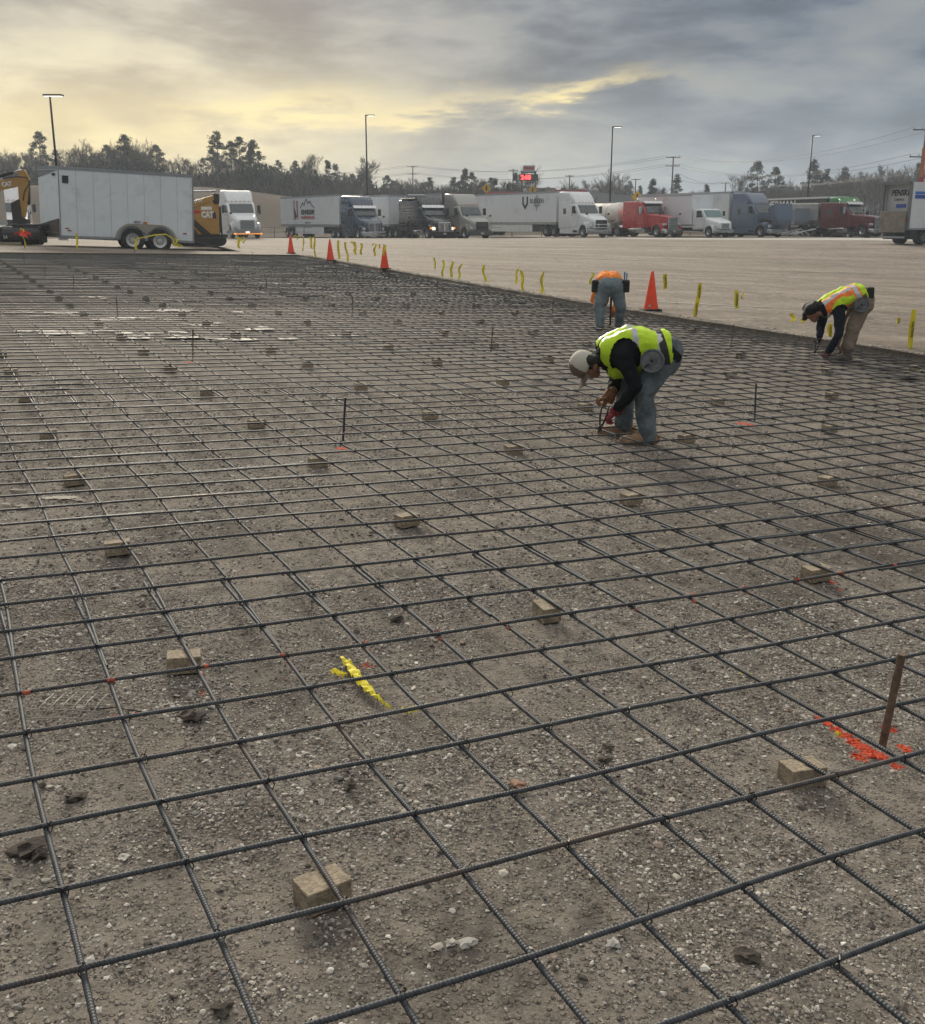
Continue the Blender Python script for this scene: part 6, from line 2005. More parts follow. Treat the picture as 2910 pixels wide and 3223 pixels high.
for z_, x_ in ((.74, -.22), (.66, -.30)): MB().box(x_ - .1, x_ + .05, .0, .012, z_ - .02, z_ + .02).build('marker_lens', red_lens, ct)
MB().box(-TL + .28, -TL + .42, 0, .015, .72, .77).build('marker_lens', red_lens, ct)
MB().box(-2.96, -2.7, 0, .05, 1.10, 1.14).build('hand_hold', trim, ct); MB().box(-3.2, -3.05, 0, .04, 1.04, 1.12).build('fender_lamp', amber_off, ct)
# rear ramp door lowered
m = MB(); m.slab([(-TL, -.08, TZ0 - .02), (-TL, -TW + .08, TZ0 - .02), (-TL - 2.2, -TW + .08, .0), (-TL - 2.2, -.08, .0)], .07); m.build('ramp_door', mat('dark ramp door', (.06, .058, .055), .7), ct)
m = MB(); m.slab([(-TL - 2.2, -.1, .0), (-TL - 2.2, -TW + .1, .0), (-TL - 3.0, -TW + .1, -.15), (-TL - 3.0, -.1, -.15)], .03); m.build('ramp_flap', black_metal, ct)
m = MB(); m.tube([(-.3, -.5, .46), (NOSE + 1.2, -TW / 2, .46)], .05, 6); m.tube([(-.3, -TW + .5, .46), (NOSE + 1.2, -TW / 2, .46)], .05, 6); m.cyl((NOSE + 1., -TW / 2, .0), (NOSE + 1., -TW / 2, .75), .04, 8); m.build('tow_bar', black_metal, ct)
MB().box(-TL, 0, -TW + .3, -.3, .36, TZ0 - .05).build('chassis', black_metal, ct)

# ------------------------------------------------------------------ yellow machines
cat_y = mat('machine yellow paint', (.40, .225, .055), .45, var=.12, vscale=2, dirt=(.2, .12, .04), dscale=2, damt=.35)
mach_k = mat('machine black paint', (.022, .022, .022), .6)
# skid steer behind the trailer; local x = forward
sk = at(428, 470, 51.5)
s0 = empty('skid_steer', (sk.x, sk.y, zl(sk.x, sk.y)), R(205))
s0.scale = (.9, .9, .9)
tag(s0, 'yellow tracked skid steer loader behind the white trailer', 'loader')
MB().prism([(-.05, .62), (.0, 2.20), (-.42, 2.22), (-1.0, 2.18), (-1.62, 1.45), (-1.15, .62)], .72, .80).xf(Matrix.Scale(-1, 4, (1, 0, 0))).build('side_panel', cat_y, s0, bevel=.02)
MB().box(0.0, 1.9, -.72, .72, .55, 1.5).build('body', mach_k, s0, bevel=.05)
MB().box(-.10, .02, -.75, .80, .70, 2.0).build('rear_door', mach_k, s0, bevel=.03)
MB().prism([(.1, 2.35), (.2, 2.55), (1.7, 2.15), (2.2, 1.9), (2.2, 1.6), (1.5, 1.85)], .66, .84).build('lift_arm', cat_y, s0, bevel=.02)
MB().box(-.02, .28, .55, .86, 2.1, 2.62).build('arm_tower', mach_k, s0, bevel=.06)
MB().tube([(.1, .6, 2.75), (1.4, .6, 2.72)], .05, 8).build('hydraulic_cylinder', chrome, s0)
MB().box(.6, 1.7, -.6, .5, 1.5, 2.35).build('cab_cage', mach_k, s0, bevel=.05)
MB().box(1.0, 1.9, .74, .82, 1.65, 1.8).build('red_stripe', txt_red, s0)
MB().prism([(.5, .62), (.9, .62), (2.3, 2.0), (2.1, 2.1)], .80, .88).build('brace', mach_k, s0)
for s_ in (-1, 1):
    prof = [(.1 + .35 * math.cos(R(a)), .32 + .28 * math.sin(R(a))) for a in np.linspace(90, 270, 9)] + [(1.9 + .35 * math.cos(R(a)), .32 + .28 * math.sin(R(a))) for a in np.linspace(-90, 90, 9)]
    MB().prism(prof, *sorted((.62 * s_, .96 * s_))).build('track', rubber, s0)
text('lettering', 'CAT', .40, M4((-1, 0, 0), (0, 0, 1), (.62, .812, 1.58)), txt_white, s0, bold=.025, width=.62)
m = MB(); m.prism([(.18, 1.40), (.40, 1.40), (.46, 1.52), (.38, 1.72), (.20, 1.72)], .801, .806); m.build('badge', txt_dark, s0)
m = MB(); m.prism([(.32, 1.40), (.38, 1.44), (.42, 1.55), (.36, 1.55)], .807, .810); m.build('badge', txt_red, s0)
MB().box(.38, .92, .80, .806, 1.82, 1.98).build('name_plate', txt_white, s0)
text('lettering', '299D3', .14, M4((-.96, 0, .26), (.26, 0, .96), (1.05, .852, 2.24)), txt_white, s0, bold=.01)

# mini excavator at the left edge: boom, stick and blade in view
ex = at(-40, 480, 46.0)
e0 = empty('excavator', (ex.x, ex.y, zl(ex.x, ex.y)), 0)
tag(e0, 'yellow mini excavator with raised boom at the left edge', 'excavator')
def loc_px(xd, yd):
    w = at(xd, yd, 46.0); return (w.x - ex.x, 0, w.z - zl(ex.x, ex.y))
A = loc_px(-60, 430); B = loc_px(-5, 366); Cc = loc_px(45, 342); Dd = loc_px(50, 430)
def beam(mb, pts_, ws, th):
    rs_ = []
    for k, (p, w) in enumerate(zip(pts_, ws)):
        d = Vector(pts_[min(k + 1, len(pts_) - 1)]) - Vector(pts_[max(k - 1, 0)]); d.normalize()
        n = Vector((-d.z, 0, d.x)) * w / 2
        p = Vector(p)
        rs_.append([p - n - Vector((0, th, 0)), p + n - Vector((0, th, 0)), p + n + Vector((0, th, 0)), p - n + Vector((0, th, 0))])
    mb.rings(rs_)
    return mb
beam(MB(), [A, B, loc_px(28, 360), loc_px(49, 350)], [.35, .42, .36, .26], .10).build('boom', cat_y, e0, bevel=.02)
beam(MB(), [loc_px(44, 336), loc_px(47, 352), loc_px(47, 385), loc_px(45, 430)], [.26, .48, .40, .17], .08).build('stick', cat_y, e0, bevel=.02)
m = MB(); m.tube([loc_px(-20, 352), loc_px(24, 340)], .075, 10); m.build('cylinder_barrel', mach_k, e0, smooth=True)
MB().tube([loc_px(24, 340), loc_px(42, 335)], .045, 10).build('cylinder_rod', chrome, e0, smooth=True)
MB().tube([loc_px(56, 355), loc_px(57, 402)], .07, 8).build('stick_cylinder', mach_k, e0, smooth=True); MB().tube([loc_px(57, 402), loc_px(57, 432)], .04, 8).build('cylinder_rod', chrome, e0, smooth=True)
m = MB(); m.tube([(a[0], -.12, a[2]) for a in (loc_px(10, 352), loc_px(35, 348), loc_px(56, 350), loc_px(60, 362), loc_px(50, 378), loc_px(48, 395))], .022, 6); m.build('hose', rubber, e0, smooth=True)
MB().prism([(p[0], p[2]) for p in (loc_px(24, 400), loc_px(40, 392), loc_px(44, 425), loc_px(56, 432), loc_px(58, 448), loc_px(30, 450))], -.2, .2).build('bucket_linkage', mach_k, e0, bevel=.03)
MB().prism([(p[0], p[2]) for p in (loc_px(8, 448), loc_px(34, 440), loc_px(62, 446), loc_px(60, 462), loc_px(14, 464))], -.35, .35).build('quick_coupler', mach_k, e0, bevel=.04)
t_ = text('lettering', 'CAT', .24, M4((1, 0, .08), (-.08, 0, 1), (loc_px(15, 363)[0], -.106, loc_px(15, 363)[2])), txt_white, e0, bold=.012, width=.42)
MB().box(-2.2, .1, -.8, .8, .9, 1.7).build('upper_body', cat_y, e0, bevel=.1)
MB().box(-1.6, -.4, -.1, .75, 1.7, 2.7).build('cab', mach_k, e0, bevel=.06)
for s_ in (-1, 1):
    prof = [(-1.7 + .3 * math.cos(R(a)), .3 + .3 * math.sin(R(a))) for a in np.linspace(90, 270, 9)] + [(.1 + .3 * math.cos(R(a)), .3 + .3 * math.sin(R(a))) for a in np.linspace(-90, 90, 9)]
    MB().prism(prof, *sorted((.55 * s_, .95 * s_))).build('track', rubber, e0)
b0 = loc_px(0, 478)
MB().prism([(0.1, .1), (.75, .0), (1.15, .12), (1.2, .45), (.9, .48), (.5, .25)], -.9, .9).build('blade', mach_k, e0, bevel=.03)
# digging bucket on the ground
bk = at(48, 487, 42.6)
k0 = empty('digging_bucket', (bk.x, bk.y, zl(bk.x, bk.y)), R(6))
tag(k0, 'black digging bucket on the ground under the orange ribbon', 'bucket')
prof_o = [(.5 * math.cos(R(a)) * .9, .36 + .36 * math.sin(R(a))) for a in np.linspace(100, 330, 12)] + [(.5, .42), (.45, .60), (0, .66)]
MB().prism(prof_o, -.7, .7).xf(Matrix.Rotation(R(90), 4, 'Z')).build('shell', mach_k, k0, bevel=.03)
MB().box(-.78, -.70, -.5, .45, .08, .7).box(.70, .78, -.5, .45, .08, .7).build('cheek_plate', mat('worn black plate', (.03, .03, .031), .5, .2), k0, bevel=.05)
MB().box(-.3, .95, -.25, .35, .62, .78).build('mounting_ear', mach_k, k0, bevel=.02)
MB().box(-.75, .05, -.60, -.48, .02, .12).build('cutting_edge', mat('sandy worn edge', (.30, .25, .17), .8), k0)
text('lettering', '24', .16, M4((1, 0, 0), (0, 0, 1), (-.52, -.515, .30)), txt_white, k0)
# orange survey ribbon bunch
m = MB()
c = at(46, 462, 39.4)
for k in range(26):
    d = Vector((rb.gauss(0, .14), rb.gauss(0, .08), rb.gauss(.02, .06)))
    ribbon(m, [Vector((rb.gauss(0, .02), 0, 0)), d * .6 + Vector((0, 0, .05)), d + Vector((rb.gauss(0, .05), 0, -.03))], .07, (rb.gauss(0, 1), rb.gauss(0, .3), rb.gauss(0, 1) + .01))
o = m.build('survey_ribbon', mat('orange red ribbon', (.80, .06, .02), .5)); o.location = c
tag(o, 'bunch of orange red ribbon tied above the black bucket', 'ribbon')
m = MB(); m.tube([(c.x, c.y, zp(c.x, c.y) - .1), (c.x, c.y, c.z + .02)], .009, 6); o = m.build('grade_stake', stake_mat); tag(o, 'thin stake carrying the orange red ribbon bunch', 'stake')

# tan truck box and the white tractor behind the excavator
p = put(-34.6, 82.0)
tt_ = dry_van('tan box trailer with faded red lettering at the left edge', p, R(-24), 0, 9.0, mat('tan trailer side', (.44, .40, .33), .6, var=.1, dirt=(.3, .26, .2), damt=.4), H1=4.6, H0=1.2, skirt=False)
side_text(tt_, 'FRESH', .8, -1.7, 3.3, 1.305, mat('faded red lettering', (.42, .16, .12), .7), width=2.2, shear=.2)
side_text(tt_, 'FOOD', .8, -1.9, 2.2, 1.305, mat('faded red lettering', (0, 0, 0)), width=1.9, shear=.2)
tractor('white semi tractor half hidden behind the excavator boom', put(-35.3, 87.5), R(-70), white_paint, grille='black', roof=4.2, bumper=white_paint)
# ------------------------------------------------------------------ trees
bark = mat('grey brown bark', (0.085, 0.070, 0.058), .95, var=.3, vscale=2)
twig_m = mat('bare winter twigs', (0.105, 0.085, 0.070), .95, var=.3, vscale=1)
needle_a = mat('dark pine needles', (0.036, 0.050, 0.032), .9, var=.4, vscale=.8, spec=.2)
needle_b = mat('olive pine needles', (0.050, 0.058, 0.036), .9, var=.4, vscale=.8, spec=.2)
brush_m = mat('brown winter brush', (0.095, 0.078, 0.060), .95, var=.5, vscale=.35, spec=.1)
brush_g = mat('dark green undergrowth', (0.042, 0.048, 0.032), .95, var=.5, vscale=.35, spec=.1)

def bare_tree(seed, H=11.0, spread=.55):
    r_ = random.Random(seed)
    tr, cr = MB(), MB()
    def grow_(p, d, L, rad, lev):
        n = 3
        pts_ = [p]; dd = d.copy()
        for k in range(n):
            dd = (dd + Vector((r_.gauss(0, .10), r_.gauss(0, .10), .05))).normalized()
            pts_.append(pts_[-1] + dd * L / n)
        rads = [rad * (1 - .40 * k / n) for k in range(n + 1)]
        (tr if lev < 2 else cr).tube(pts_, rads, 6 if lev < 1 else (4 if lev < 3 else 3), cap=False)
        if lev >= 5: return
        kids = (5, 4, 4, 3, 2)[lev] + r_.randint(0, 1)
        for k in range(kids):
            t = r_.uniform(.35, 1.0) if lev else r_.uniform(.40, 1.0)
            q = pts_[0].lerp(pts_[-1], t) if t < 1 else pts_[-1]
            idx_ = min(int(t * n), n - 1); q = pts_[idx_].lerp(pts_[idx_ + 1], t * n - idx_)
            a = r_.uniform(0, 2 * math.pi)
            side = Vector((math.cos(a), math.sin(a), 0)); side = (side - dd * side.dot(dd)).normalized()
            nd_ = (dd * r_.uniform(.7, 1.0) + side * r_.uniform(spread * .6, spread * 1.3) + Vector((0, 0, .12))).normalized()
            grow_(q, nd_, L * r_.uniform(.50, .72), max(rads[-1] * r_.uniform(.5, .75), .026), lev + 1)
    grow_(Vector((0, 0, -.3)), Vector((r_.gauss(0, .04), r_.gauss(0, .04), 1)).normalized(), H * .52, H * .018, 0)
    return tr.mesh('trunk', bark, True, fix=False), cr.mesh('crown', twig_m, True, fix=False)

def clump_mesh(centres, sizes, per, m, seed, name='crown', flat=.6):
    g = np.random.default_rng(seed)
    n = len(centres)
    c = np.repeat(np.array(centres), per, 0); s_ = np.repeat(np.array(sizes), per)
    p = g.normal(0, 1, (n * per, 3)); p *= (g.random((n * per, 1)) ** .4) / np.linalg.norm(p, axis=1, keepdims=True)
    p = c + p * s_[:, None] * np.array([1, 1, flat])
    a = g.normal(0, 1, (n * per, 3)); a /= np.linalg.norm(a, axis=1, keepdims=True)
    b = np.cross(a, g.normal(0, 1, (n * per, 3))); b /= np.linalg.norm(b, axis=1, keepdims=True)
    w = (s_ * (.13 + .16 * g.random(n * per)))[:, None]
    V = np.stack([p - a * w, p + b * w * .55, p + a * w, p - b * w * .55], 1).reshape(-1, 3)
    F = np.arange(len(V)).reshape(-1, 4)
    return np_mesh(name, V, F, m, smooth=False)

def pine(seed, H=13.0, style='open', m=needle_a):
    r_ = random.Random(seed)
    tr = MB()
    tr.tube([(0, 0, -.3), (r_.gauss(0, .15), r_.gauss(0, .15), H * .5), (r_.gauss(0, .25), r_.gauss(0, .25), H * .97)], [H * .014, H * .010, H * .003], 6, cap=False)
    cs, ss_ = [], []
    nb = 46 if style == 'open' else 70
    for k in range(nb):
        t = r_.random() ** .8
        z = H * ((.42 + .58 * t) if style == 'open' else (.08 + .92 * t))
        R_ = (H * (.20 * math.sin(math.pi * min(t * .8 + .22, 1)) + .03)) if style == 'open' else H * (.23 * (1 - t) + .02)
        a = r_.uniform(0, 2 * math.pi); q = r_.uniform(.35, 1.0)
        e = Vector((R_ * q * math.cos(a), R_ * q * math.sin(a), z + r_.uniform(-.1, .25) * R_))
        if r_.random() < .7: tr.tube([(0, 0, z - R_ * .25), tuple(e)], [.035, .015], 3, cap=False)
        cs.append(tuple(e)); ss_.append(H * r_.uniform(.038, .075) * (1.0 if style == 'open' else .95))
    return tr.mesh('trunk', bark, True, fix=False), clump_mesh(cs, ss_, 60, m, seed)

BARE = [bare_tree(100 + k, 11.0, .50 + .06 * (k % 3)) for k in range(7)]
OPENP = [pine(200 + k, 13.0, 'open', (needle_a, needle_b)[k % 2]) for k in range(4)]
CONE = [pine(300 + k, 10.0, 'cone', (needle_b, needle_a)[k % 2]) for k in range(4)]
KIND = {'bare': (BARE, 11.0, 'bare_tree'), 'pine': (OPENP, 13.0, 'pine_tree'), 'cone': (CONE, 10.0, 'cedar_tree')}
def plant(xd, Y, ytop, kind, lab=None, k=0, grp='trees behind the truck stop'):
    base = at(xd, 437, Y)
    x = base.x; zg = terr_z(x, Y)
    ztop = at(xd, ytop, Y).z
    protos, H, nm = KIND[kind]
    h = max(ztop - zg, 2.5)
    t = empty(nm, (x, Y, zg), rb.uniform(0, 6))
    s_ = h / (H * (1.0 if kind != 'bare' else 1.12))
    t.scale = (s_ * rb.uniform(.85, 1.15), s_ * rb.uniform(.85, 1.15), s_)
    a, b = protos[k % len(protos)]
    link('trunk', a, t); link('crown', b, t)
    tag(t, lab or {'bare': 'bare leafless winter tree in the tree line behind the trucks', 'pine': 'dark pine with open crown in the tree line', 'cone': 'dense dark cedar in the tree line'}[kind], 'tree', grp)
PROFILE = [(0, 288), (60, 285), (120, 292), (170, 275), (240, 270), (285, 268), (330, 298), (400, 300), (470, 285), (520, 300), (560, 318), (600, 312), (650, 328), (700, 335), (760, 348), (860, 348), (920, 340), (1000, 346), (1080, 358), (1130, 352), (1200, 345), (1280, 362), (1360, 372), (1430, 360), (1500, 345), (1560, 345), (1640, 335), (1700, 328), (1760, 330), (1830, 322)]
def prof_y(xd):
    for (a, ya), (b, yb) in zip(PROFILE[:-1], PROFILE[1:]):
        if a <= xd <= b: return ya + (yb - ya) * (xd - a) / (b - a)
    return PROFILE[0][1] if xd < 0 else PROFILE[-1][1]
# trees one can single out
SPECIAL = [(92, 186, 262, 'pine', 'tall open pine behind the lamp post at the far left'), (435, 188, 262, 'pine', 'tallest thin pine rising right of the cargo trailer'), (478, 182, 272, 'pine', 'broad dark pine crown right of the tallest thin pine'),
           (505, 190, 278, 'pine', 'rounded dark pine at the right end of the high wood'), (180, 180, 270, 'bare', 'fan shaped bare tree above the middle of the trailer roof'), (285, 184, 264, 'bare', 'tall bare tree right of the fan shaped one'),
           (605, 196, 292, 'bare', 'pale slender bare tree standing over the blue truck'), (648, 192, 318, 'cone', 'dark cedar left of the second lamp post'), (722, 200, 300, 'bare', 'bare tree beside the second lamp post'),
           (1282, 215, 352, 'cone', 'rounded dark cedar above the red truck'), (1328, 220, 345, 'cone', 'dark pointed cedar at the utility pole over the box truck'), (1484, 225, 320, 'pine', 'dark pine over the slate blue tractor'),
           (1520, 228, 332, 'pine', 'second dark pine over the slate blue tractor, right of the first'), (1592, 215, 318, 'pine', 'slender pine tuft beside the right hand lamp post'), (1455, 222, 330, 'bare', 'bare tree left of the two dark pines at the right'),
           (1715, 205, 314, 'bare', 'tall bare tree above the maroon truck'), (1662, 208, 328, 'bare', 'bare tree left of the tall one above the maroon truck'), (1198, 205, 318, 'bare', 'slim bare tree beside the third lamp post'), (1035, 212, 318, 'bare', 'thin bare tree beside the price sign'),
           (1620, 200, 322, 'bare', 'bare tree right of the right hand lamp post'), (1760, 200, 320, 'bare', 'bare tree left of the rental truck'), (1800, 205, 312, 'bare', 'bare tree above the rental truck at the right edge')]
for k, (xd, Y, yt, kind, lab) in enumerate(SPECIAL):
    plant(xd, Y, yt, kind, lab, k)
for k in range(46):
    xd = -25 + 560 * (k + rb.random()) / 46
    kind = rb.choice(['bare', 'bare', 'bare', 'bare', 'pine'] if xd < 400 else ['cone', 'pine', 'bare', 'bare'])
    plant(xd, rb.uniform(172, 205), prof_y(xd) + rb.uniform(-8, 22), kind, None, k)
for k in range(62):
    xd = 535 + 600 * (k + rb.random()) / 62
    kind = rb.choice(['bare', 'bare', 'bare', 'cone', 'pine', 'bare'])
    plant(xd, rb.uniform(185, 230), prof_y(xd) + rb.uniform(-8, 22), kind, None, k)
for k in range(64):
    xd = 1120 + 720 * (k + rb.random()) / 64
    kind = rb.choice(['bare', 'bare', 'bare', 'bare', 'cone'] if xd > 1380 else ['bare', 'cone', 'bare', 'bare'])
    plant(xd, rb.uniform(215, 275), prof_y(xd) + rb.uniform(-6, 20), kind, None, k)
# undergrowth that closes the wood below the crowns
def brushwood(name, x0d, x1d, Y0, Y1, lift, n, m, lab, seed, grass=False):
    g = np.random.default_rng(seed)
    xd = x0d + (x1d - x0d) * g.random(n); Y_ = Y0 + (Y1 - Y0) * g.random(n)
    P_ = []
    hh = g.random(n) ** 1.2
    for a, y, h in zip(xd, Y_, hh):
        b = at(a, 437, y); zg = terr_z(b.x, y)
        zt = at(a, min(prof_y(a) + lift + 14 * float(vn(a * .05, y * .3)), 425), y).z
        P_.append((b.x, y, zg - .3 + max(zt - zg, 1.2) * h))
    P_ = np.array(P_)
    per = 22
    c_ = np.repeat(P_, per, 0) + g.normal(0, 1, (n * per, 3)) * np.array([1.0, 1.0, .5])
    d_ = g.normal(0, 1, (n * per, 3)) * np.array([.38, .38, .3]) + np.array([0, 0, 1.0]); d_ /= np.linalg.norm(d_, axis=1, keepdims=True)
    w_ = np.cross(d_, g.normal(0, 1, (n * per, 3))); w_ /= np.linalg.norm(w_, axis=1, keepdims=True)
    L_ = (.5 + 1.3 * g.random((n * per, 1))); q_ = (.035 + .05 * g.random((n * per, 1))) * (2.0 if m is brush_g else 1.0)
    V_ = np.stack([c_ - w_ * q_ - d_ * L_ * .5, c_ + w_ * q_ - d_ * L_ * .5, c_ + d_ * L_ * .5], 1).reshape(-1, 3)
    return tag(link(name, np_mesh(name, V_, np.arange(len(V_)).reshape(-1, 3), m, smooth=False)), lab, 'undergrowth', kind='stuff')
brushwood('undergrowth', -40, 560, 176, 196, 50, 1700, brush_g, 'dark wood behind the grass bank at the left', 5)
brushwood('undergrowth', -40, 560, 172, 190, 62, 800, brush_m, 'brown brush at the foot of the left hand wood', 6)
brushwood('undergrowth', 520, 1150, 186, 225, 32, 2000, brush_m, 'brown winter brush along the middle of the tree line', 7)
brushwood('undergrowth', 520, 1150, 190, 228, 26, 1000, brush_g, 'dark green brush along the middle of the tree line', 8)
brushwood('undergrowth', 1120, 1850, 215, 265, 34, 2200, brush_m, 'brown winter brush along the right of the tree line', 9)

# ------------------------------------------------------------------ lamp posts
pole_m = mat('dark bronze pole', (0.022, 0.020, 0.020), .5, .3)
led = emat('lit led panel', (1.0, .96, .86), 0.8)
for (xd, ytop, Y, yaw_, lab) in ((110, 189, 66, 0, 'tall lamp post with flat lit head above the cargo trailer'), (726, 228, 119, .2, 'tall lamp post between the blue and the black trucks, lit head'),
                                 (1211, 251, 118, .5, 'tall lamp post right of the white guard bar truck'), (1604, 268, 135, .5, 'tall lamp post above the silver tipper, rightmost of the four')):
    t_ = at(xd, ytop, Y)
    zg = zl(t_.x, Y) if Y < 109 else terr_z(t_.x, Y)
    h = t_.z - zg
    r_ = empty('lamp_post', (t_.x - .35 * math.cos(yaw_), Y, zg)); tag(r_, lab, 'lamp post', 'lamp posts round the truck stop')
    MB().tube([(0, 0, 0), (0, 0, h)], [.10, .07] if xd > 500 else [.075, .055], 10).build('pole', pole_m, r_, smooth=True)
    MB().cyl((0, 0, 0), (0, 0, .7), .28, 14).build('base', mat('pale concrete base', (.4, .39, .36), .8), r_)
    hd = MB(); 
    if xd < 500:
        hd.box(-.35, .75, -.2, .2, h - .02, h + .08)
    else:
        hd.box(0, .95, -.2, .2, h - .02, h + .08)
    ho = hd.build('lamp_head', pole_m, r_, bevel=.02)
    ho.rotation_euler = (0, 0, -yaw_)
    e_ = MB(); e_.box(-.3 if xd < 500 else .25, .7 if xd < 500 else .9, -.17, .17, h - .035, h - .022)
    e_.build('led_panel', led, ho)

# ------------------------------------------------------------------ utility poles and wires
wood = mat('weathered pole wood', (.085, .068, .055), .9)
wire_m = mat('overhead wire', (.05, .05, .055), .6)
def upole(xd, ytop, Y, arms, lab, band=False, r=.16):
    t_ = at(xd, ytop, Y); zg = terr_z(t_.x, Y) if Y > 109 else zl(t_.x, Y)
    h = t_.z - zg
    o = empty('utility_pole', (t_.x, Y, zg)); tag(o, lab, 'utility pole', 'utility poles')
    MB().tube([(0, 0, -.3), (0, 0, h)], [r, r * .7], 8).build('pole', wood, o, smooth=True)
    tips = []
    for (dz_, w) in arms:
        MB().box(-w, w, -.06, .06, h - dz_ - .06, h - dz_ + .06).build('cross_arm', wood, o)
        m = MB()
        for s_ in (-1, -.35, .35, 1):
            m.cyl((w * .95 * s_, 0, h - dz_ + .06), (w * .95 * s_, 0, h - dz_ + .3), .05, 6)
        m.build('insulators', mat('grey insulator', (.2, .2, .2), .5), o)
        for s_ in (-.95, .95): tips.append(Vector((t_.x + w * s_, Y, zg + h - dz_ + .3)))
    if band:
        MB().tube([(0, 0, h - 5.2), (0, 0, h - 2.0)], [r * 1.25, r * 1.25], 8).build('banner', mat('orange banner', (.55, .16, .03), .6), o)
        MB().tube([(0, 0, h - 6.2), (0, 0, h - 5.2)], [r * 1.25, r * 1.25], 8).build('banner', mat('red banner', (.45, .02, .02), .6), o)
    return tips
T1 = upole(1823, 254, 128, [(.1, 1.5), (3.0, 1.6)], 'utility pole with orange and red bands at the right edge', True, .2)
T2 = upole(1325, 308, 196, [(.2, 1.2), (1.6, 1.2)], 'utility pole with two cross arms above the white box truck')
T3 = upole(812, 327, 260, [(.2, 1.3), (1.8, 1.3)], 'utility pole with cross arms in the middle distance above the black truck')
T4 = upole(1121, 345, 230, [(.2, .9)], 'plain utility pole between the price sign and the white guard bar truck')
T5 = upole(1251, 352, 240, [(.2, 1.0)], 'small utility pole left of the dark cedar')
T6 = upole(1428, 358, 250, [(.3, 1.0)], 'small utility pole above the slate blue truck')
T7 = upole(1010, 333, 220, [(.3, .9)], 'wooden pole left of the price sign')
def wirerun(a, b, sag, lab):
    mb = MB()
    pts_ = []
    for k in range(17):
        t = k / 16
        p = a.lerp(b, t); p.z -= sag * 4 * t * (1 - t)
        pts_.append(p)
    mb.tube(pts_, .022, 4, cap=False)
    tag(mb.build('overhead_wire', wire_m), lab, 'wire', 'overhead wires')
for k in range(4): wirerun(T1[k], T2[k], 2.2, 'overhead wire between the banded pole and the two armed pole')
for k in range(4): wirerun(T2[k], T3[k], 2.0, 'overhead wire running left from the two armed pole')
for k in range(4): wirerun(T3[k], T3[k] + Vector((-60, 50, 2)), 2.0, 'overhead wire running left behind the wood')
for k in range(2): wirerun(T6[k], T2[k] + Vector((0, 0, -3)), 1.0, 'thin overhead wire low over the right hand trees')
for k in range(2): wirerun(T6[k], at(1845, 392 - 6 * k - 60, 150), 1.5, 'thin overhead wire low at the right edge')

# ------------------------------------------------------------------ filling station, signs
g0 = at(1010, 437, 188); zg = terr_z(g0.x, 188)
def canopy(xa, xb, y0, y1, Y, lab):
    a, b = at(xa, y0, Y), at(xb, y1, Y)
    z_ = terr_z((a.x + b.x) / 2, Y)
    o = empty('fuel_canopy', ((a.x + b.x) / 2, Y, z_)); tag(o, lab, 'canopy', 'fuel canopies')
    w = (b.x - a.x) / 2
    MB().box(-w, w, 0, 7, a.z - z_ - .9, a.z - z_).build('canopy_roof', mat('pale canopy', (.5, .49, .47), .6), o)
    MB().box(-w - .02, w + .02, -.03, 7.03, a.z - z_ - .45, a.z - z_ + .02).build('red_band', txt_red, o)
    for x_ in (-w * .7, 0, w * .7): MB().box(x_ - .2, x_ + .2, 2, 2.4, 0, a.z - z_ - .9).build('column', mat('white column', (.5, .5, .5), .6), o)
canopy(958, 1030, 378, 386, 186, 'fuel canopy with red band left of the price sign')
canopy(1090, 1155, 374, 384, 190, 'fuel canopy with red band right of the price sign')
a, b = at(1036, 374, 194), at(1092, 392, 194)
z_ = terr_z(a.x, 194)
o = empty('store_building', ((a.x + b.x) / 2, 194, z_)); tag(o, 'low beige store behind the price sign', 'building')
w = (b.x - a.x) / 2
MB().box(-w, w, 0, 8, 0, a.z - z_).build('wall', mat('beige stucco', (.40, .35, .31), .8), o)
MB().box(-w - .1, w + .1, -.1, 8.1, a.z - z_, a.z - z_ + .35).build('roof_edge', mat('grey roof edge', (.25, .24, .23), .7), o)
MB().box(-1.2, 1.2, -.05, 0, 0, 2.4).build('door', glass, o)
for x_ in (-w * .6, w * .6): MB().box(x_ - 1.1, x_ + 1.1, -.05, 0, .9, 2.4).build('window', glass, o)
a = at(1100, 384, 205); z_ = terr_z(a.x, 205)
o = empty('store_building', (a.x + 6, 205, z_)); tag(o, 'wide grey shed right of the store behind the white truck', 'building')
MB().prism([(-12, 0), (12, 0), (12, a.z - z_ - .6), (0, a.z - z_ + .6), (-12, a.z - z_ - .6)], 0, 10).build('wall', mat('grey metal siding', (.30, .30, .30), .6), o)
MB().box(-1.5, 1.5, -.06, 0, 0, 3).build('door', mat('dark door', (.1, .1, .1), .6), o)
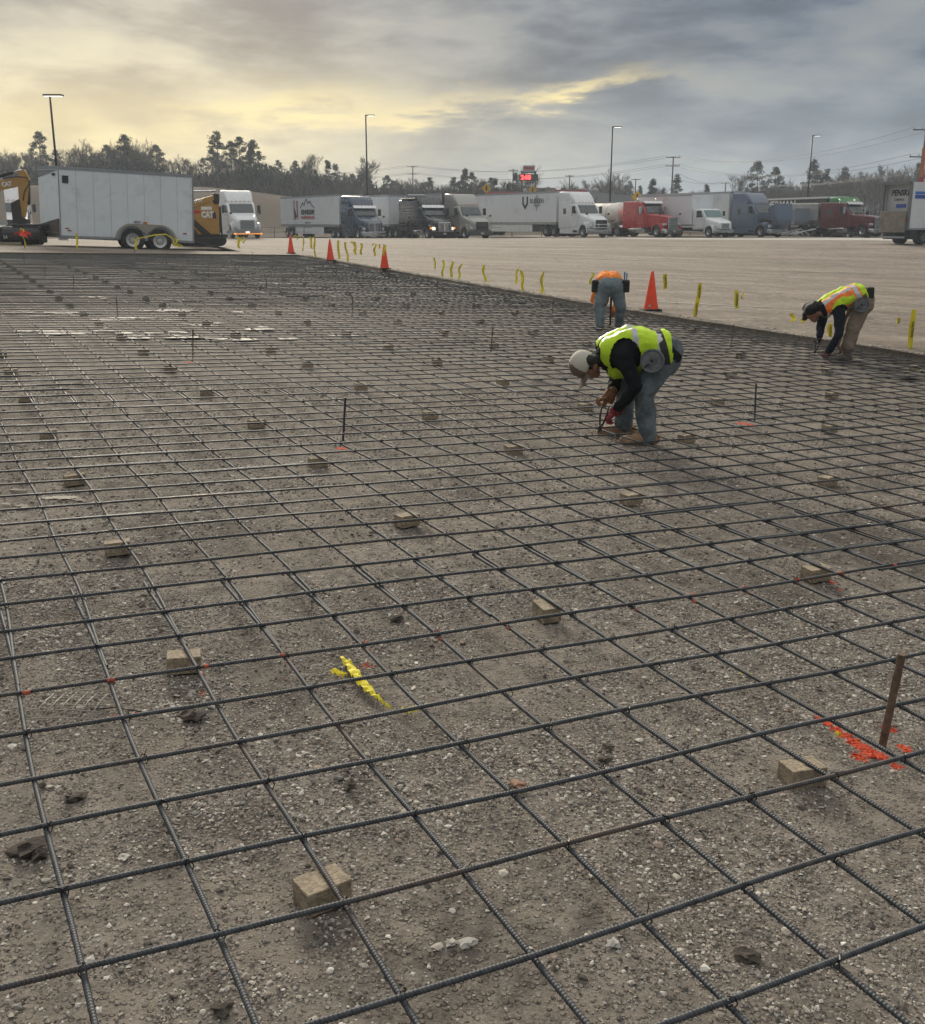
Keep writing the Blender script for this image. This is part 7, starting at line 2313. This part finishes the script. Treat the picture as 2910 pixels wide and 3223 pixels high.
# price sign
a = at(1040, 350, 180); z_ = terr_z(a.x, 180)
o = empty('price_sign', (a.x, 180, z_)); tag(o, 'tall price sign with red glowing digits above the trucks', 'sign')
hz_ = a.z - z_
for x_ in (-1.35, 1.35): MB().cyl((x_ * .8, 0, 0), (x_ * .8, 0, hz_ + 1.0), .13, 8).build('post', mat('dark sign post', (.05, .05, .05), .5), o)
MB().box(-1.5, 1.5, -.2, .2, hz_ - .5, hz_ + .5).build('led_board', mat('black led board', (.012, .012, .012), .5), o)
text('digits', '248', .95, M4((1, 0, 0), (0, 0, 1), (-.45, -.23, hz_)), emat('red led digits', (1.0, .03, .03), 2.5), o, bold=.03, width=1.6)
MB().box(-.95, .95, -.2, .2, hz_ + .85, hz_ + 1.85).build('header_board', mat('pale sign face', (.42, .40, .40), .5), o)
MB().box(-.8, .8, -.22, -.2, hz_ + 1.25, hz_ + 1.65).build('header_print', txt_red, o); MB().box(-.95, .95, -.22, .2, hz_ + .72, hz_ + .84).build('header_strip', txt_dark, o)
# yellow warning signs
yel = mat('yellow sign face', (.62, .36, .01), .5)
for (xd, yd, Y, lab) in ((957, 371, 135, 'yellow diamond warning sign above the silver truck'), (1048, 374, 150, 'yellow diamond warning sign below the price sign'), (1254, 388, 118, 'yellow diamond warning sign above the tank trailer')):
    a = at(xd, yd, Y); z_ = terr_z(a.x, Y)
    o = empty('road_sign', (a.x, Y, z_)); tag(o, lab, 'road sign', 'yellow warning signs')
    h = a.z - z_
    MB().box(-.05, .05, .02, .08, 0, h + .5).build('post', alu, o)
    s_ = .62
    MB().slab([(0, 0, h - s_), (s_, 0, h), (0, 0, h + s_), (-s_, 0, h)], .02).build('sign_face', yel, o)
    if xd == 1254: MB().slab([(-.3, 0, h - s_ - .25), (.3, 0, h - s_ - .25), (.3, 0, h - s_ - .02), (-.3, 0, h - s_ - .02)], .02).build('plaque', yel, o)
    MB().box(-.1, .1, -.012, -.001, h - .28, h + .28).build('symbol', txt_dark, o)
# chain link fence along the foot of the bank
fm = mat('dull fence wire', (.13, .125, .12), .6, .3)
o = empty('wire_fence', (-24, 112, 0)); tag(o, 'low wire fence at the foot of the grass bank', 'fence')
for k in range(22):
    x = -28 + k * 3.0
    MB().cyl((x + 24, 0, terr_z(x, 112) - .2), (x + 24, 0, terr_z(x, 112) + 1.3), .04, 6).build('post', fm, o)
for h in (.3, .8, 1.25):
    MB().tube([(x + 24, 0, terr_z(x, 112) + h) for x in np.arange(-28, 36, 3.0)], .018, 4).build('rail', fm, o)

# ------------------------------------------------------------------ morning haze
hz_m = bpy.data.materials.new('thin morning haze')
hz_m.use_nodes = True
nt = hz_m.node_tree; nt.nodes.clear()
vol = nd(nt, 'ShaderNodeVolumePrincipled', {'Color': (.74, .84, .96, 1), 'Density': 0.0006, 'Anisotropy': 0.3})
nd(nt, 'ShaderNodeOutputMaterial', {'Volume': vol.outputs[0]})
m = MB(); m.box(-760, 760, -240, 1040, -9, 26)
tag(m.build('haze', hz_m), 'thin pale morning haze lying over the whole site', 'haze', kind='stuff')
